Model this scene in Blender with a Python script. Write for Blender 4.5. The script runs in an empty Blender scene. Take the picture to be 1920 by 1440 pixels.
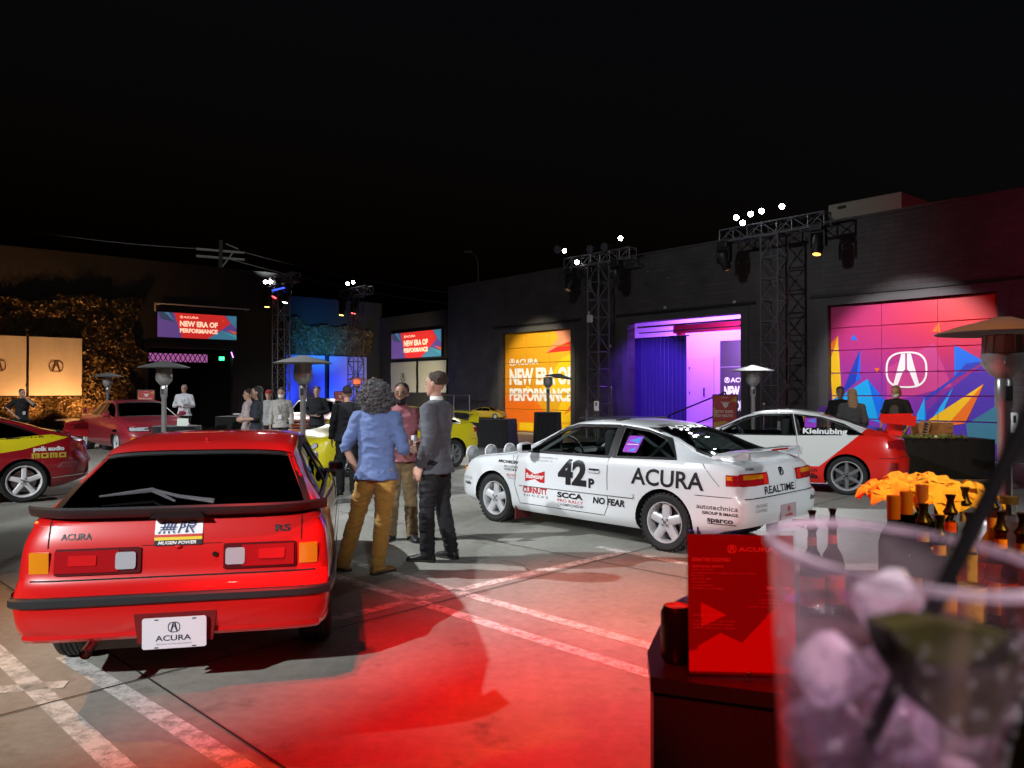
import bpy, bmesh, math, random
from mathutils import Vector, Matrix, noise
from mathutils.bvhtree import BVHTree
R = math.radians
random.seed(7)
SC = bpy.context.scene
COL = SC.collection

# ------------------------------------------------------------------ camera
cam_d = bpy.data.cameras.new('camera'); cam = bpy.data.objects.new('camera', cam_d); COL.objects.link(cam)
cam.location = (0, 0, 1.65); cam.rotation_euler = (R(90.47), 0, 0)
cam_d.sensor_width = 36; cam_d.lens = 36 * 1450 / 1920; cam_d.clip_start = .02; cam_d.clip_end = 2000
cam_d.dof.use_dof = True; cam_d.dof.focus_distance = 9.0; cam_d.dof.aperture_fstop = 7.5
SC.camera = cam
# ------------------------------------------------------------------ night sky
W = bpy.data.worlds.new('World'); SC.world = W; W.use_nodes = True
wn = W.node_tree.nodes; wl = W.node_tree.links
sky = wn.new('ShaderNodeTexSky'); sky.sky_type = 'NISHITA'; sky.sun_disc = False
sky.sun_elevation = R(-4); sky.sun_rotation = R(140)
bg = wn['Background']; bg.inputs[1].default_value = .10; wl.new(sky.outputs[0], bg.inputs[0])
sun_d = bpy.data.lights.new('moon', 'SUN'); sun_d.energy = .012; sun_d.angle = R(2); sun_d.color = (.8, .88, 1)
sun = bpy.data.objects.new('moon', sun_d); COL.objects.link(sun); sun.rotation_euler = (R(50), 0, R(140))
VS = SC.view_settings; VS.view_transform = 'Standard'; VS.look = 'None'; VS.exposure = .4; VS.gamma = 1
SC.cycles.use_denoising = True; SC.cycles.max_bounces = 10; SC.cycles.transparent_max_bounces = 16
SC.cycles.sample_clamp_indirect = 3; SC.cycles.caustics_refractive = False; SC.cycles.caustics_reflective = False

def lamp(kind, loc, tgt, watts, col, size=.15, cone=60, blend=.3, sx=1, sy=1):
    d = bpy.data.lights.new('lamp', kind); d.energy = watts; d.color = col
    if kind == 'SPOT': d.spot_size = R(cone); d.spot_blend = blend; d.shadow_soft_size = size
    elif kind == 'AREA': d.shape = 'RECTANGLE'; d.size = sx; d.size_y = sy
    else: d.shadow_soft_size = size
    o = bpy.data.objects.new('lamp', d); COL.objects.link(o); o.location = loc
    if tgt is not None:
        o.rotation_euler = (Vector(tgt) - Vector(loc)).to_track_quat('-Z', 'Y').to_euler()
    return o
WHITE = (.93, .97, 1.0)
# flood lights on the truss towers in the yard and on their twins just outside the view, plus two added spots
lamp('SPOT', (-7.0, 7.4, 6.5), (.6, 9.0, .3), 3000, WHITE, .06, 68, .75)
lamp('SPOT', (-6.0, -4.5, 6.3), (-2.2, 5.1, .7), 5000, WHITE, .08, 21, .8)
lamp('SPOT', (2.5, -7.5, 6.3), (.3, 9.0, .9), 3000, WHITE, .08, 19, .6)
lamp('SPOT', (8.5, -3, 6.3), (3.9, 11.4, .6), 3600, WHITE, .1, 30, .7)
lamp('SPOT', (6.6, 20.2, 6.5), (3.0, 12.8, 0), 2300, WHITE, .08, 36, .6)
lamp('SPOT', (2.4, 25.0, 6.6), (-2.8, 15.6, 0), 2900, WHITE, .08, 36, .6)
lamp('SPOT', (-9.2, 30.2, 6.5), (-9.5, 21, 0), 2300, WHITE, .08, 56, .5)
lamp('SPOT', (-6.6, 33.0, 6.5), (-4, 22.5, 0), 2600, WHITE, .08, 30, .6)
lamp('SPOT', (-14.0, 9.0, 6.5), (-9.0, 19.5, .5), 4600, WHITE, .08, 52, .6)
lamp('SPOT', (-3.0, 6.0, 6.5), (-4.5, 17.5, 1.0), 1500, WHITE, .08, 46, .6)
lamp('SPOT', (-12.5, 1.0, 6.5), (-7.4, 11.2, .5), 5000, WHITE, .08, 26, .6)
lamp('SPOT', (1.5, -1.9, 6.2), (.15, .26, 1.53), 2600, (1, .82, .88), .1, 9, .7)  # spot added to brighten the held drink, belongs to no tower
lamp('SPOT', (-9.2, 30.8, 6.9), (-18, 43, 8.6), 900, WHITE, .1, 44, .6)  # added spot so the utility pole and wires show
# coloured moving heads
lamp('SPOT', (-2.0, 2.8, 6.3), (.25, 3.5, 0), 2100, (1, .004, .003), .05, 44, 1)
lamp('SPOT', (-2.4, 3.4, 6.3), (.9, 5.1, 0), 2500, (1, .004, .003), .05, 42, 1)
lamp('SPOT', (4.4, 3.2, 6.2), (1.55, 6.1, 0), 1500, (1, .26, .015), .06, 26, 1)
lamp('SPOT', (-10, 8, 6.0), (-4.6, 4.6, 0), 2200, (1, .4, .08), .06, 34, .9)
lamp('SPOT', (1.8, .7, 5.0), (1.25, 2.05, 1.2), 210, (1, .46, .04), .05, 24, .7)
lamp('SPOT', (2.1, .1, 3.2), (1.28, 2.0, 1.2), 220, (1, .46, .04), .05, 26, .7)
lamp('SPOT', (-1.0, -1.5, 5.0), (.47, 1.57, 1.2), 1000, (1, .006, .005), .05, 7, .6)
lamp('SPOT', (3.4, 3.6, 3.2), (1.3, 2.1, 1.15), 60, (1, .5, .06), .05, 46, .7)
lamp('SPOT', (5.6, 10.5, 5.8), (7.5, 14.7, .9), 700, (1, .74, .5), .08, 26, .7)
# wash on the printed doors and the red corner
lamp('SPOT', (-1.6, 25.8, 5.6), (1.0, 29.9, 2.2), 1500, (1, .88, .62), .1, 46, .5)
lamp('SPOT', (6.2, 16.2, 5.6), (9.9, 19.4, 2.0), 1350, (1, .94, .97), .1, 50, .5)
lamp('SPOT', (8.5, 10.0, 6.0), (11.6, 17.0, 4.8), 420, (1, .03, .12), .1, 50, .8)
lamp('SPOT', (13.0, 9.0, 6.0), (12.4, 16.6, 2.6), 260, (.8, .03, .3), .1, 60, .8)
lamp('SPOT', (0, 14, 6.5), (4.6, 24.5, 4.2), 650, WHITE, .1, 90, .8)

# ------------------------------------------------------------------ materials
MATS = {}
def mat(name, col=(.5, .5, .5), rough=.5, metal=0, bump=0, bscale=60, var=0, vscale=6, emit=0, coat=0, trans=0, ior=1.45, alpha=1, ecol=None, sheen=0, spec=None):
    if name in MATS: return MATS[name]
    m = bpy.data.materials.new(name); m.use_nodes = True; MATS[name] = m
    nt = m.node_tree; p = nt.nodes['Principled BSDF']
    p.inputs['Base Color'].default_value = (*col, 1); p.inputs['Roughness'].default_value = rough
    p.inputs['Metallic'].default_value = metal; p.inputs['Coat Weight'].default_value = coat; p.inputs['Coat Roughness'].default_value = .04
    p.inputs['Transmission Weight'].default_value = trans; p.inputs['IOR'].default_value = ior; p.inputs['Alpha'].default_value = alpha
    p.inputs['Sheen Weight'].default_value = sheen
    if spec is not None: p.inputs['Specular IOR Level'].default_value = spec
    if emit:
        p.inputs['Emission Color'].default_value = (*(ecol or col), 1); p.inputs['Emission Strength'].default_value = emit
    tc = None
    if var or bump:
        tc = nt.nodes.new('ShaderNodeTexCoord')
    if var:
        n = nt.nodes.new('ShaderNodeTexNoise'); n.inputs['Scale'].default_value = vscale; n.inputs['Detail'].default_value = 6
        nt.links.new(tc.outputs['Object'], n.inputs['Vector'])
        r = nt.nodes.new('ShaderNodeMapRange'); r.inputs[1].default_value = .3; r.inputs[2].default_value = .7
        r.inputs[3].default_value = 1 - var; r.inputs[4].default_value = 1 + var
        nt.links.new(n.outputs[0], r.inputs[0])
        x = nt.nodes.new('ShaderNodeMix'); x.data_type = 'RGBA'; x.blend_type = 'MULTIPLY'; x.inputs[0].default_value = 1
        x.inputs[6].default_value = (*col, 1); nt.links.new(r.outputs[0], x.inputs[7]); nt.links.new(x.outputs[2], p.inputs['Base Color'])
        r2 = nt.nodes.new('ShaderNodeMapRange'); r2.inputs[1].default_value = .3; r2.inputs[2].default_value = .7
        r2.inputs[3].default_value = max(0, rough - .12); r2.inputs[4].default_value = min(1, rough + .12)
        nt.links.new(n.outputs[0], r2.inputs[0]); nt.links.new(r2.outputs[0], p.inputs['Roughness'])
    if bump:
        n = nt.nodes.new('ShaderNodeTexNoise'); n.inputs['Scale'].default_value = bscale; n.inputs['Detail'].default_value = 5
        nt.links.new(tc.outputs['Object'], n.inputs['Vector'])
        b = nt.nodes.new('ShaderNodeBump'); b.inputs['Strength'].default_value = bump; b.inputs['Distance'].default_value = .02
        nt.links.new(n.outputs[0], b.inputs['Height']); nt.links.new(b.outputs[0], p.inputs['Normal'])
    return m
def glassmat(name, tint, rough=.02, ior=1.5, haze=0, hcol=(.8, .8, .8)):
    """thin pane: tinted see-through plus mirror sheen, optionally some frost"""
    if name in MATS: return MATS[name]
    m = bpy.data.materials.new(name); m.use_nodes = True; MATS[name] = m
    nt = m.node_tree; nt.nodes.clear(); N = nt.nodes.new; L = nt.links.new
    out = N('ShaderNodeOutputMaterial'); t = N('ShaderNodeBsdfTransparent'); t.inputs[0].default_value = (*tint, 1)
    g = N('ShaderNodeBsdfGlossy'); g.inputs['Roughness'].default_value = rough
    fr = N('ShaderNodeFresnel'); fr.inputs[0].default_value = ior
    mx = N('ShaderNodeMixShader'); ge = N('ShaderNodeNewGeometry'); sb = N('ShaderNodeMath'); sb.operation = 'SUBTRACT'; sb.inputs[0].default_value = 1; L(ge.outputs['Backfacing'], sb.inputs[1])
    mu = N('ShaderNodeMath'); mu.operation = 'MULTIPLY'; L(fr.outputs[0], mu.inputs[0]); L(sb.outputs[0], mu.inputs[1]); L(mu.outputs[0], mx.inputs[0])
    base = t
    if haze:
        d = N('ShaderNodeBsdfDiffuse'); d.inputs[0].default_value = (*hcol, 1); tl = N('ShaderNodeBsdfTranslucent'); tl.inputs[0].default_value = (*hcol, 1)
        m2 = N('ShaderNodeMixShader'); m2.inputs[0].default_value = .5; L(d.outputs[0], m2.inputs[1]); L(tl.outputs[0], m2.inputs[2])
        m1 = N('ShaderNodeMixShader'); L(t.outputs[0], m1.inputs[1]); L(m2.outputs[0], m1.inputs[2])
        no = N('ShaderNodeTexNoise'); no.inputs['Scale'].default_value = 45; no.inputs['Detail'].default_value = 4
        tc = N('ShaderNodeTexCoord'); L(tc.outputs['Object'], no.inputs['Vector'])
        r = N('ShaderNodeMapRange'); r.inputs[1].default_value = .35; r.inputs[2].default_value = .65; r.inputs[3].default_value = haze * .35; r.inputs[4].default_value = haze * 1.5
        L(no.outputs[0], r.inputs[0]); L(r.outputs[0], m1.inputs[0]); base = m1
    L(base.outputs[0], mx.inputs[1]); L(g.outputs[0], mx.inputs[2]); L(mx.outputs[0], out.inputs[0])
    return m

# ------------------------------------------------------------------ mesh helpers
def link(name, me, m=None, parent=None, smooth=None):
    o = bpy.data.objects.new(name, me); COL.objects.link(o)
    if m is not None and len(me.materials) == 0: me.materials.append(m)
    if parent is not None: o.parent = parent
    if smooth is not None:
        me.polygons.foreach_set('use_smooth', [True] * len(me.polygons))
        if smooth < 180: me.set_sharp_from_angle(angle=R(smooth))
    return o
def thing(name, label, cat, loc=(0, 0, 0), rz=0, group=None, rx=0, ry=0):
    o = bpy.data.objects.new(name, None); COL.objects.link(o); o.empty_display_size = .1
    o.location = loc; o.rotation_euler = (rx, ry, rz); return tag(o, label, cat, group)
def tag(o, label, cat, group=None):
    o['label'] = label; o['category'] = cat
    if group: o['group'] = group
    return o
def struct(o): o['kind'] = 'structure'; return o
def copy_tree(o, parent=None):
    c = o.copy(); COL.objects.link(c); c.parent = parent
    for ch in list(o.children): copy_tree(ch, c)
    return c

def frame_along(pts):
    T = []
    for i in range(len(pts)):
        a = pts[max(0, i - 1)]; b = pts[min(len(pts) - 1, i + 1)]
        T.append((b - a).normalized())
    up = Vector((0, 0, 1)) if abs(T[0].z) < .9 else Vector((1, 0, 0))
    n = (up - T[0] * up.dot(T[0])).normalized(); out = []
    for t in T:
        n = (n - t * n.dot(t)).normalized(); out.append((t, n, t.cross(n)))
    return out
class MB:
    def __init__(s): s.v = []; s.f = []
    def add(s, vs, fs):
        k = len(s.v); s.v += [tuple(v) for v in vs]; s.f += [[i + k for i in f] for f in fs]; return s
    def box(s, c, d, rz=0, rx=0, ry=0, taper=1):
        M = Matrix.Rotation(rz, 3, 'Z') @ Matrix.Rotation(ry, 3, 'Y') @ Matrix.Rotation(rx, 3, 'X'); c = Vector(c); vs = []
        for z in (-.5, .5):
            k = taper if z > 0 else 1
            for x, y in ((-.5, -.5), (.5, -.5), (.5, .5), (-.5, .5)):
                vs.append(c + M @ Vector((x * d[0] * k, y * d[1] * k, z * d[2])))
        return s.add(vs, [(3, 2, 1, 0), (4, 5, 6, 7), (0, 1, 5, 4), (1, 2, 6, 5), (2, 3, 7, 6), (3, 0, 4, 7)])
    def bbox(s, c, d, b, rz=0):
        """box with rounded vertical edges and a small top/bottom bevel"""
        c = Vector(c); hx, hy, hz = d[0] / 2, d[1] / 2, d[2] / 2; M = Matrix.Rotation(rz, 3, 'Z'); rings = []
        for z, k in ((-hz, b * .6), (-hz + b * .6, 0), (hz - b * .6, 0), (hz, b * .6)):
            ring = []
            for sx, sy, a0 in ((1, 1, 0), (-1, 1, 90), (-1, -1, 180), (1, -1, 270)):
                for q in range(4):
                    a = R(a0 + q * 30); ring.append(c + M @ Vector((sx * (hx - b) + math.cos(a) * (b - k), sy * (hy - b) + math.sin(a) * (b - k), z)))
            rings.append(ring)
        n = 16; vs = [p for r in rings for p in r]; fs = [tuple(range(n))[::-1], tuple(range(3 * n, 4 * n))]
        for i in range(3):
            for j in range(n): fs.append((i * n + j, i * n + (j + 1) % n, (i + 1) * n + (j + 1) % n, (i + 1) * n + j))
        return s.add(vs, fs)
    def cyl(s, a, b, r0, r1=None, n=12, caps=True):
        return s.tube([a, b], [r0, r0 if r1 is None else r1], n, caps)
    def tube(s, pts, rads, n=10, caps=True, flat=1.0):
        pts = [Vector(p) for p in pts]; vs = []; fs = []
        if not isinstance(rads, (list, tuple)): rads = [rads] * len(pts)
        for (t, u, w), p, r in zip(frame_along(pts), pts, rads):
            for k in range(n):
                a = 2 * math.pi * k / n; vs.append(p + u * (r * flat * math.cos(a)) + w * (r * math.sin(a)))
        for i in range(len(pts) - 1):
            for k in range(n): fs.append((i * n + k, i * n + (k + 1) % n, (i + 1) * n + (k + 1) % n, (i + 1) * n + k))
        if caps: fs += [tuple(range(n))[::-1], tuple(range((len(pts) - 1) * n, len(pts) * n))]
        return s.add(vs, fs)
    def rings(s, rr, n=16, caps=True):
        """list of (centre, rx, ry) horizontal ellipses"""
        vs = []; fs = []
        for c, rx, ry in rr:
            for k in range(n):
                a = 2 * math.pi * k / n; vs.append((c[0] + rx * math.cos(a), c[1] + ry * math.sin(a), c[2]))
        for i in range(len(rr) - 1):
            for k in range(n): fs.append((i * n + k, i * n + (k + 1) % n, (i + 1) * n + (k + 1) % n, (i + 1) * n + k))
        if caps: fs += [tuple(range(n))[::-1], tuple(range((len(rr) - 1) * n, len(rr) * n))]
        return s.add(vs, fs)
    def lathe(s, prof, n=24, axis='z', c=(0, 0, 0), close=False):
        c = Vector(c); vs = []; fs = []; m = len(prof)
        for r, h in prof:
            for k in range(n):
                a = 2 * math.pi * k / n; x, y = r * math.cos(a), r * math.sin(a)
                vs.append(c + (Vector((x, y, h)) if axis == 'z' else Vector((x, h, -y)) if axis == 'y' else Vector((h, x, y))))
        for i in range(m if close else m - 1):
            i2 = (i + 1) % m
            for k in range(n): fs.append((i * n + k, i * n + (k + 1) % n, i2 * n + (k + 1) % n, i2 * n + k))
        return s.add(vs, fs)
    def prism(s, poly, h0, h1, plane='xy'):
        def P(a, b, h): return (a, b, h) if plane == 'xy' else (a, h, b) if plane == 'xz' else (h, a, b)
        n = len(poly); vs = [P(a, b, h0) for a, b in poly] + [P(a, b, h1) for a, b in poly]
        fs = [tuple(range(n))[::-1], tuple(range(n, 2 * n))] + [(i, (i + 1) % n, n + (i + 1) % n, n + i) for i in range(n)]
        return s.add(vs, fs)
    def sweep(s, path, prof, side, caps=True):
        """profile (out, up) swept along path; side = function(i) giving the outward unit vector"""
        vs = []; fs = []; m = len(prof)
        for i, p in enumerate(path):
            o = side(i)
            for a, b in prof: vs.append(Vector(p) + o * a + Vector((0, 0, b)))
        for i in range(len(path) - 1):
            for k in range(m): fs.append((i * m + k, i * m + (k + 1) % m, (i + 1) * m + (k + 1) % m, (i + 1) * m + k))
        if caps: fs += [tuple(range(m))[::-1], tuple(range((len(path) - 1) * m, len(path) * m))]
        return s.add(vs, fs)
    def ell(s, c, r, n=12, m=8):
        return s.rings([((c[0], c[1], c[2] - r[2] * math.cos(math.pi * (i + .15) / (m + .3))), max(1e-3, r[0] * math.sin(math.pi * (i + .15) / (m + .3))), max(1e-3, r[1] * math.sin(math.pi * (i + .15) / (m + .3)))) for i in range(m + 1)], n)
    def mesh(s, name='m', fix=True):
        me = bpy.data.meshes.new(name); me.from_pydata(s.v, [], s.f)
        if fix:
            bm = bmesh.new(); bm.from_mesh(me); bmesh.ops.recalc_face_normals(bm, faces=bm.faces); bm.to_mesh(me); bm.free()
        me.update(); return me
    def obj(s, name, m, parent=None, smooth=None, fix=True):
        return link(name, s.mesh(name, fix), m, parent, smooth)

def evalmesh(o):
    dg = bpy.context.evaluated_depsgraph_get(); e = o.evaluated_get(dg)
    return bpy.data.meshes.new_from_object(e, preserve_all_data_layers=False, depsgraph=dg)
def remesh(mb, voxel, it=3, amp=0, freq=9, stretch=(1, 1, 1)):
    me = mb.mesh('tmp'); o = bpy.data.objects.new('tmp', me); COL.objects.link(o)
    r = o.modifiers.new('r', 'REMESH'); r.mode = 'VOXEL'; r.voxel_size = voxel
    sm = o.modifiers.new('s', 'SMOOTH'); sm.iterations = it; sm.factor = .6
    out = evalmesh(o); bpy.data.objects.remove(o); bpy.data.meshes.remove(me)
    if amp:
        nr = [v.normal.copy() for v in out.vertices]
        for v, n in zip(out.vertices, nr):
            c = Vector((v.co.x * stretch[0], v.co.y * stretch[1], v.co.z * stretch[2])) * freq
            q = noise.noise(c) + .5 * noise.noise(c * 2.3)
            v.co += n * (amp * (1 - 2 * abs(q)) )
    out.polygons.foreach_set('use_smooth', [True] * len(out.polygons)); return out

# text -> flat mesh in (x, y), left-bottom at the origin
TCACHE = {}
def textmesh(txt, h, bold=0, shear=0, sx=1, sp=1):
    key = (txt, bold, shear, sp)
    if key not in TCACHE:
        cu = bpy.data.curves.new('t', 'FONT'); cu.body = txt; cu.size = 1; cu.offset = bold; cu.shear = shear; cu.space_character = sp; cu.resolution_u = 3
        o = bpy.data.objects.new('t', cu); COL.objects.link(o); bpy.context.view_layer.update()
        me = evalmesh(o); bpy.data.objects.remove(o)
        bm = bmesh.new(); bm.from_mesh(me); bmesh.ops.triangulate(bm, faces=bm.faces)
        vs = [v.co.to_2d() for v in bm.verts]; fs = [[v.index for v in f.verts] for f in bm.faces]; bm.free(); bpy.data.meshes.remove(me)
        x0 = min(v.x for v in vs); y0 = 0 if any(c in txt for c in 'abcdefghijklmnopqrstuvwxyz') else min(v.y for v in vs)
        hh = .729 if y0 == 0 else max(v.y for v in vs) - y0
        TCACHE[key] = ([((v.x - x0) / hh, (v.y - y0) / hh) for v in vs], fs)
    vs, fs = TCACHE[key]
    return [(x * h * sx, y * h) for x, y in vs], fs
def fit(txt, w, h, **k):
    vs, fs = textmesh(txt, h, **k); ww = max(v[0] for v in vs); return [(x * w / ww, y) for x, y in vs], fs
def arc(cx, cy, rx, ry, a0, a1, n=12): return [(cx + rx * math.cos(R(a0 + (a1 - a0) * i / n)), cy + ry * math.sin(R(a0 + (a1 - a0) * i / n))) for i in range(n + 1)]
def calliper(w, weight=.1):
    """rounded ring with two tapering legs: (verts, faces) in 2D, centred, w wide"""
    vs = []; fs = []; n = 32
    for i in range(n):
        a = 2 * math.pi * i / n; c, s_ = math.cos(a), math.sin(a); e = 2 / 2.7
        x = math.copysign(abs(c) ** e, c) * .5; y = math.copysign(abs(s_) ** e, s_) * .455
        vs += [(x * w, y * w), (x * (1 - weight * 2) * w, y * (1 - weight * 2.2) * w)]
    for i in range(n): j = (i + 1) % n; fs += [(2 * i, 2 * j, 2 * j + 1, 2 * i + 1)]
    for sgn in (-1, 1):
        k = len(vs); P = [(.022, .40), (.022, .02), (.075, -.04), (.215, -.40), (.305, -.35), (.115, .40)]
        if sgn < 0: P = [(-a, b) for a, b in P]
        vs += [(a * w, b * w) for a, b in P]; q = list(range(k, k + 6)); fs.append(q if sgn > 0 else q[::-1])
    return vs, fs
def sheet(vf, fn, name, m, parent):
    """flat 2D mesh placed through fn(a, b) -> 3D"""
    me = bpy.data.meshes.new(name); me.from_pydata([tuple(fn(a, b)) for a, b in vf[0]], [], vf[1]); me.update()
    return link(name, me, m, parent)
# ------------------------------------------------------------------ ground
def concrete():
    m = bpy.data.materials.new('concrete'); m.use_nodes = True; nt = m.node_tree; N = nt.nodes.new; L = nt.links.new; p = nt.nodes['Principled BSDF']
    tc = N('ShaderNodeTexCoord')
    def no(sc, det, rough=.6):
        n = N('ShaderNodeTexNoise'); n.inputs['Scale'].default_value = sc; n.inputs['Detail'].default_value = det; n.inputs['Roughness'].default_value = rough
        L(tc.outputs['Object'], n.inputs['Vector']); return n
    a = no(.55, 8, .65); b = no(14, 6); c = no(90, 3); e = no(2.3, 8, .7)
    r = N('ShaderNodeValToRGB'); r.color_ramp.elements[0].position = .3; r.color_ramp.elements[1].position = .72
    r.color_ramp.elements[0].color = (.215, .212, .187, 1); r.color_ramp.elements[1].color = (.38, .376, .33, 1); L(a.outputs[0], r.inputs[0])
    x = N('ShaderNodeMix'); x.data_type = 'RGBA'; x.blend_type = 'MULTIPLY'; x.inputs[0].default_value = .35; L(r.outputs[0], x.inputs[6])
    r2 = N('ShaderNodeValToRGB'); r2.color_ramp.elements[0].position = .32; r2.color_ramp.elements[0].color = (.5, .48, .45, 1); r2.color_ramp.elements[1].position = .62; r2.color_ramp.elements[1].color = (1, 1, 1, 1)
    L(b.outputs[0], r2.inputs[0]); L(r2.outputs[0], x.inputs[7])
    y = N('ShaderNodeMix'); y.data_type = 'RGBA'; y.blend_type = 'MULTIPLY'; y.inputs[0].default_value = .8; L(x.outputs[2], y.inputs[6])
    r3 = N('ShaderNodeValToRGB'); r3.color_ramp.elements[0].position = .27; r3.color_ramp.elements[0].color = (.35, .33, .3, 1); r3.color_ramp.elements[1].position = .42; r3.color_ramp.elements[1].color = (1, 1, 1, 1)
    L(e.outputs[0], r3.inputs[0]); L(r3.outputs[0], y.inputs[7]); L(y.outputs[2], p.inputs['Base Color'])
    rr = N('ShaderNodeMapRange'); rr.inputs[1].default_value = .3; rr.inputs[2].default_value = .7; rr.inputs[3].default_value = .48; rr.inputs[4].default_value = .75; L(a.outputs[0], rr.inputs[0]); L(rr.outputs[0], p.inputs['Roughness'])
    bu = N('ShaderNodeBump'); bu.inputs['Strength'].default_value = .25; bu.inputs['Distance'].default_value = .004; L(c.outputs[0], bu.inputs['Height']); L(bu.outputs[0], p.inputs['Normal'])
    return m
g = MB(); n = 24
for i in range(n + 1):
    for j in range(n + 1): g.v.append(((i / n - .5) * 600, (j / n - .5) * 600, 0))
for i in range(n):
    for j in range(n): k = i * (n + 1) + j; g.f.append((k, k + n + 1, k + n + 2, k + 1))
ground = struct(g.obj('ground', concrete(), fix=False)); ground['label'] = 'worn grey concrete yard floor with painted stripes'
def paintmat():
    m = bpy.data.materials.new('road_paint'); m.use_nodes = True; nt = m.node_tree; N = nt.nodes.new; L = nt.links.new; p = nt.nodes['Principled BSDF']
    p.inputs['Base Color'].default_value = (.78, .78, .73, 1); p.inputs['Roughness'].default_value = .6
    tc = N('ShaderNodeTexCoord'); a = N('ShaderNodeTexNoise'); a.inputs['Scale'].default_value = 9; a.inputs['Detail'].default_value = 9; a.inputs['Roughness'].default_value = .75
    L(tc.outputs['Object'], a.inputs['Vector'])
    r = N('ShaderNodeMapRange'); r.inputs[1].default_value = .36; r.inputs[2].default_value = .56; r.inputs[3].default_value = .12; r.inputs[4].default_value = .85; L(a.outputs[0], r.inputs[0])
    L(r.outputs[0], p.inputs['Alpha']); return m
PAINT = paintmat()
def stripe(a, b, w=.11):
    a = Vector(a); b = Vector(b); d = (b - a).normalized(); q = Vector((-d.y, d.x)) * w / 2
    m = MB(); N_ = 12
    for i in range(N_ + 1):
        p = a + (b - a) * i / N_; m.v += [(p.x + q.x, p.y + q.y, .004), (p.x - q.x, p.y - q.y, .004)]
    m.f = [(2 * i + 1, 2 * i + 3, 2 * i + 2, 2 * i) for i in range(N_)]
    return m.obj('painted_stripe', PAINT, ground)
def ext(a, b, k0, k1): a = Vector(a); b = Vector(b); return a + (a - b) * k0, b + (b - a) * k1
for a, b, k0, k1 in (((-3.23, 4.87), (-1.70, 3.38), .9, .8), ((-2.40, 4.48), (-1.17, 3.38), .3, .8), ((-1.69, 7.0), (.80, 4.5), .05, .5), ((-1.10, 7.0), (.95, 4.93), .6, .5),
                     ((-1.32, 5.56), (.2, 7.0), 0, .6), ((-4.2, 3.9), (-2.5, 4.35), .2, 0), ((1.9, 7.1), (3.9, 5.0), .5, .5), ((-.4, 12.2), (1.7, 10.1), .6, .4), ((-5.6, 9.6), (-3.5, 7.5), .4, .2), ((3.0, 10.6), (5.2, 8.3), .2, .4), ((-7.5, 15), (-4.5, 12), .3, .1)):
    stripe(*ext(a, b, k0, k1))
JM = mat('joint', (.035, .033, .03), .9)
def joint(a, b, w=.012):
    a = Vector(a); b = Vector(b); d = (b - a).normalized(); q = Vector((-d.y, d.x)) * w / 2; m = MB(); K = 14
    for i in range(K + 1):
        p = a + (b - a) * i / K + q * random.uniform(-.8, .8); m.v += [(p.x + q.x, p.y + q.y, .0075), (p.x - q.x, p.y - q.y, .0075)]
    m.f = [(2 * i + 1, 2 * i + 3, 2 * i + 2, 2 * i) for i in range(K)]
    m.obj('floor_joint', JM, ground)
jd = Vector((.7199, -.694)); je = Vector((.694, .7199)); J0 = Vector((-2.09, 4.44))
for k in range(-2, 5):
    o = J0 + je * 4.2 * k; joint(o - jd * 22, o + jd * 14)
for k in range(-5, 2):
    o = J0 + jd * 4.2 * k; joint(o - je * 10, o + je * 26)
for pts in (((.98, 3.62), (1.0, 3.55), (1.06, 3.50), (1.05, 3.42)), ((-.1, 7.5), (.1, 7.3), (.16, 7.05))):
    for a, b in zip(pts, pts[1:]): joint(a, b, .006)

# ------------------------------------------------------------------ walls
def brickmat(name, col, sc=1.0):
    m = bpy.data.materials.new(name); m.use_nodes = True; MATS[name] = m; nt = m.node_tree; N = nt.nodes.new; L = nt.links.new; p = nt.nodes['Principled BSDF']
    tc = N('ShaderNodeTexCoord'); sx = N('ShaderNodeSeparateXYZ'); cx = N('ShaderNodeCombineXYZ'); L(tc.outputs['Object'], sx.inputs[0]); L(sx.outputs[0], cx.inputs[0]); L(sx.outputs[2], cx.inputs[1])
    b = N('ShaderNodeTexBrick'); L(cx.outputs[0], b.inputs['Vector']); b.inputs['Scale'].default_value = 1; b.inputs['Brick Width'].default_value = .4 * sc; b.inputs['Row Height'].default_value = .135 * sc
    b.inputs['Mortar Size'].default_value = .008; b.inputs['Mortar Smooth'].default_value = .3
    b.inputs['Color1'].default_value = (*col, 1); b.inputs['Color2'].default_value = (*[c * 1.25 for c in col], 1); b.inputs['Mortar'].default_value = (*[c * .8 for c in col], 1)
    n = N('ShaderNodeTexNoise'); n.inputs['Scale'].default_value = 1.3; n.inputs['Detail'].default_value = 8; L(tc.outputs['Object'], n.inputs['Vector'])
    r = N('ShaderNodeMapRange'); r.inputs[1].default_value = .3; r.inputs[2].default_value = .7; r.inputs[3].default_value = .7; r.inputs[4].default_value = 1.3; L(n.outputs[0], r.inputs[0])
    x = N('ShaderNodeMix'); x.data_type = 'RGBA'; x.blend_type = 'MULTIPLY'; x.inputs[0].default_value = 1; L(b.outputs[0], x.inputs[6]); L(r.outputs[0], x.inputs[7]); L(x.outputs[2], p.inputs['Base Color'])
    p.inputs['Roughness'].default_value = .55
    bu = N('ShaderNodeBump'); bu.inputs['Strength'].default_value = .6; bu.inputs['Distance'].default_value = .008; bu.invert = True; L(b.outputs['Fac'], bu.inputs['Height']); L(bu.outputs[0], p.inputs['Normal'])
    return m
BRICK = brickmat('dark_brick', (.045, .042, .042)); DARKW = mat('dark_render', (.02, .019, .019), .8, bump=.3, bscale=8, var=.25)
BLACK = mat('black_metal', (.012, .012, .013), .45, bump=.05, bscale=40); MATTE = mat('matte_black', (.009, .009, .01), .85)
FRAME = mat('door_frame_paint', (.06, .06, .062), .5)
TA, TB = R(-49.47), R(40.53)
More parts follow.
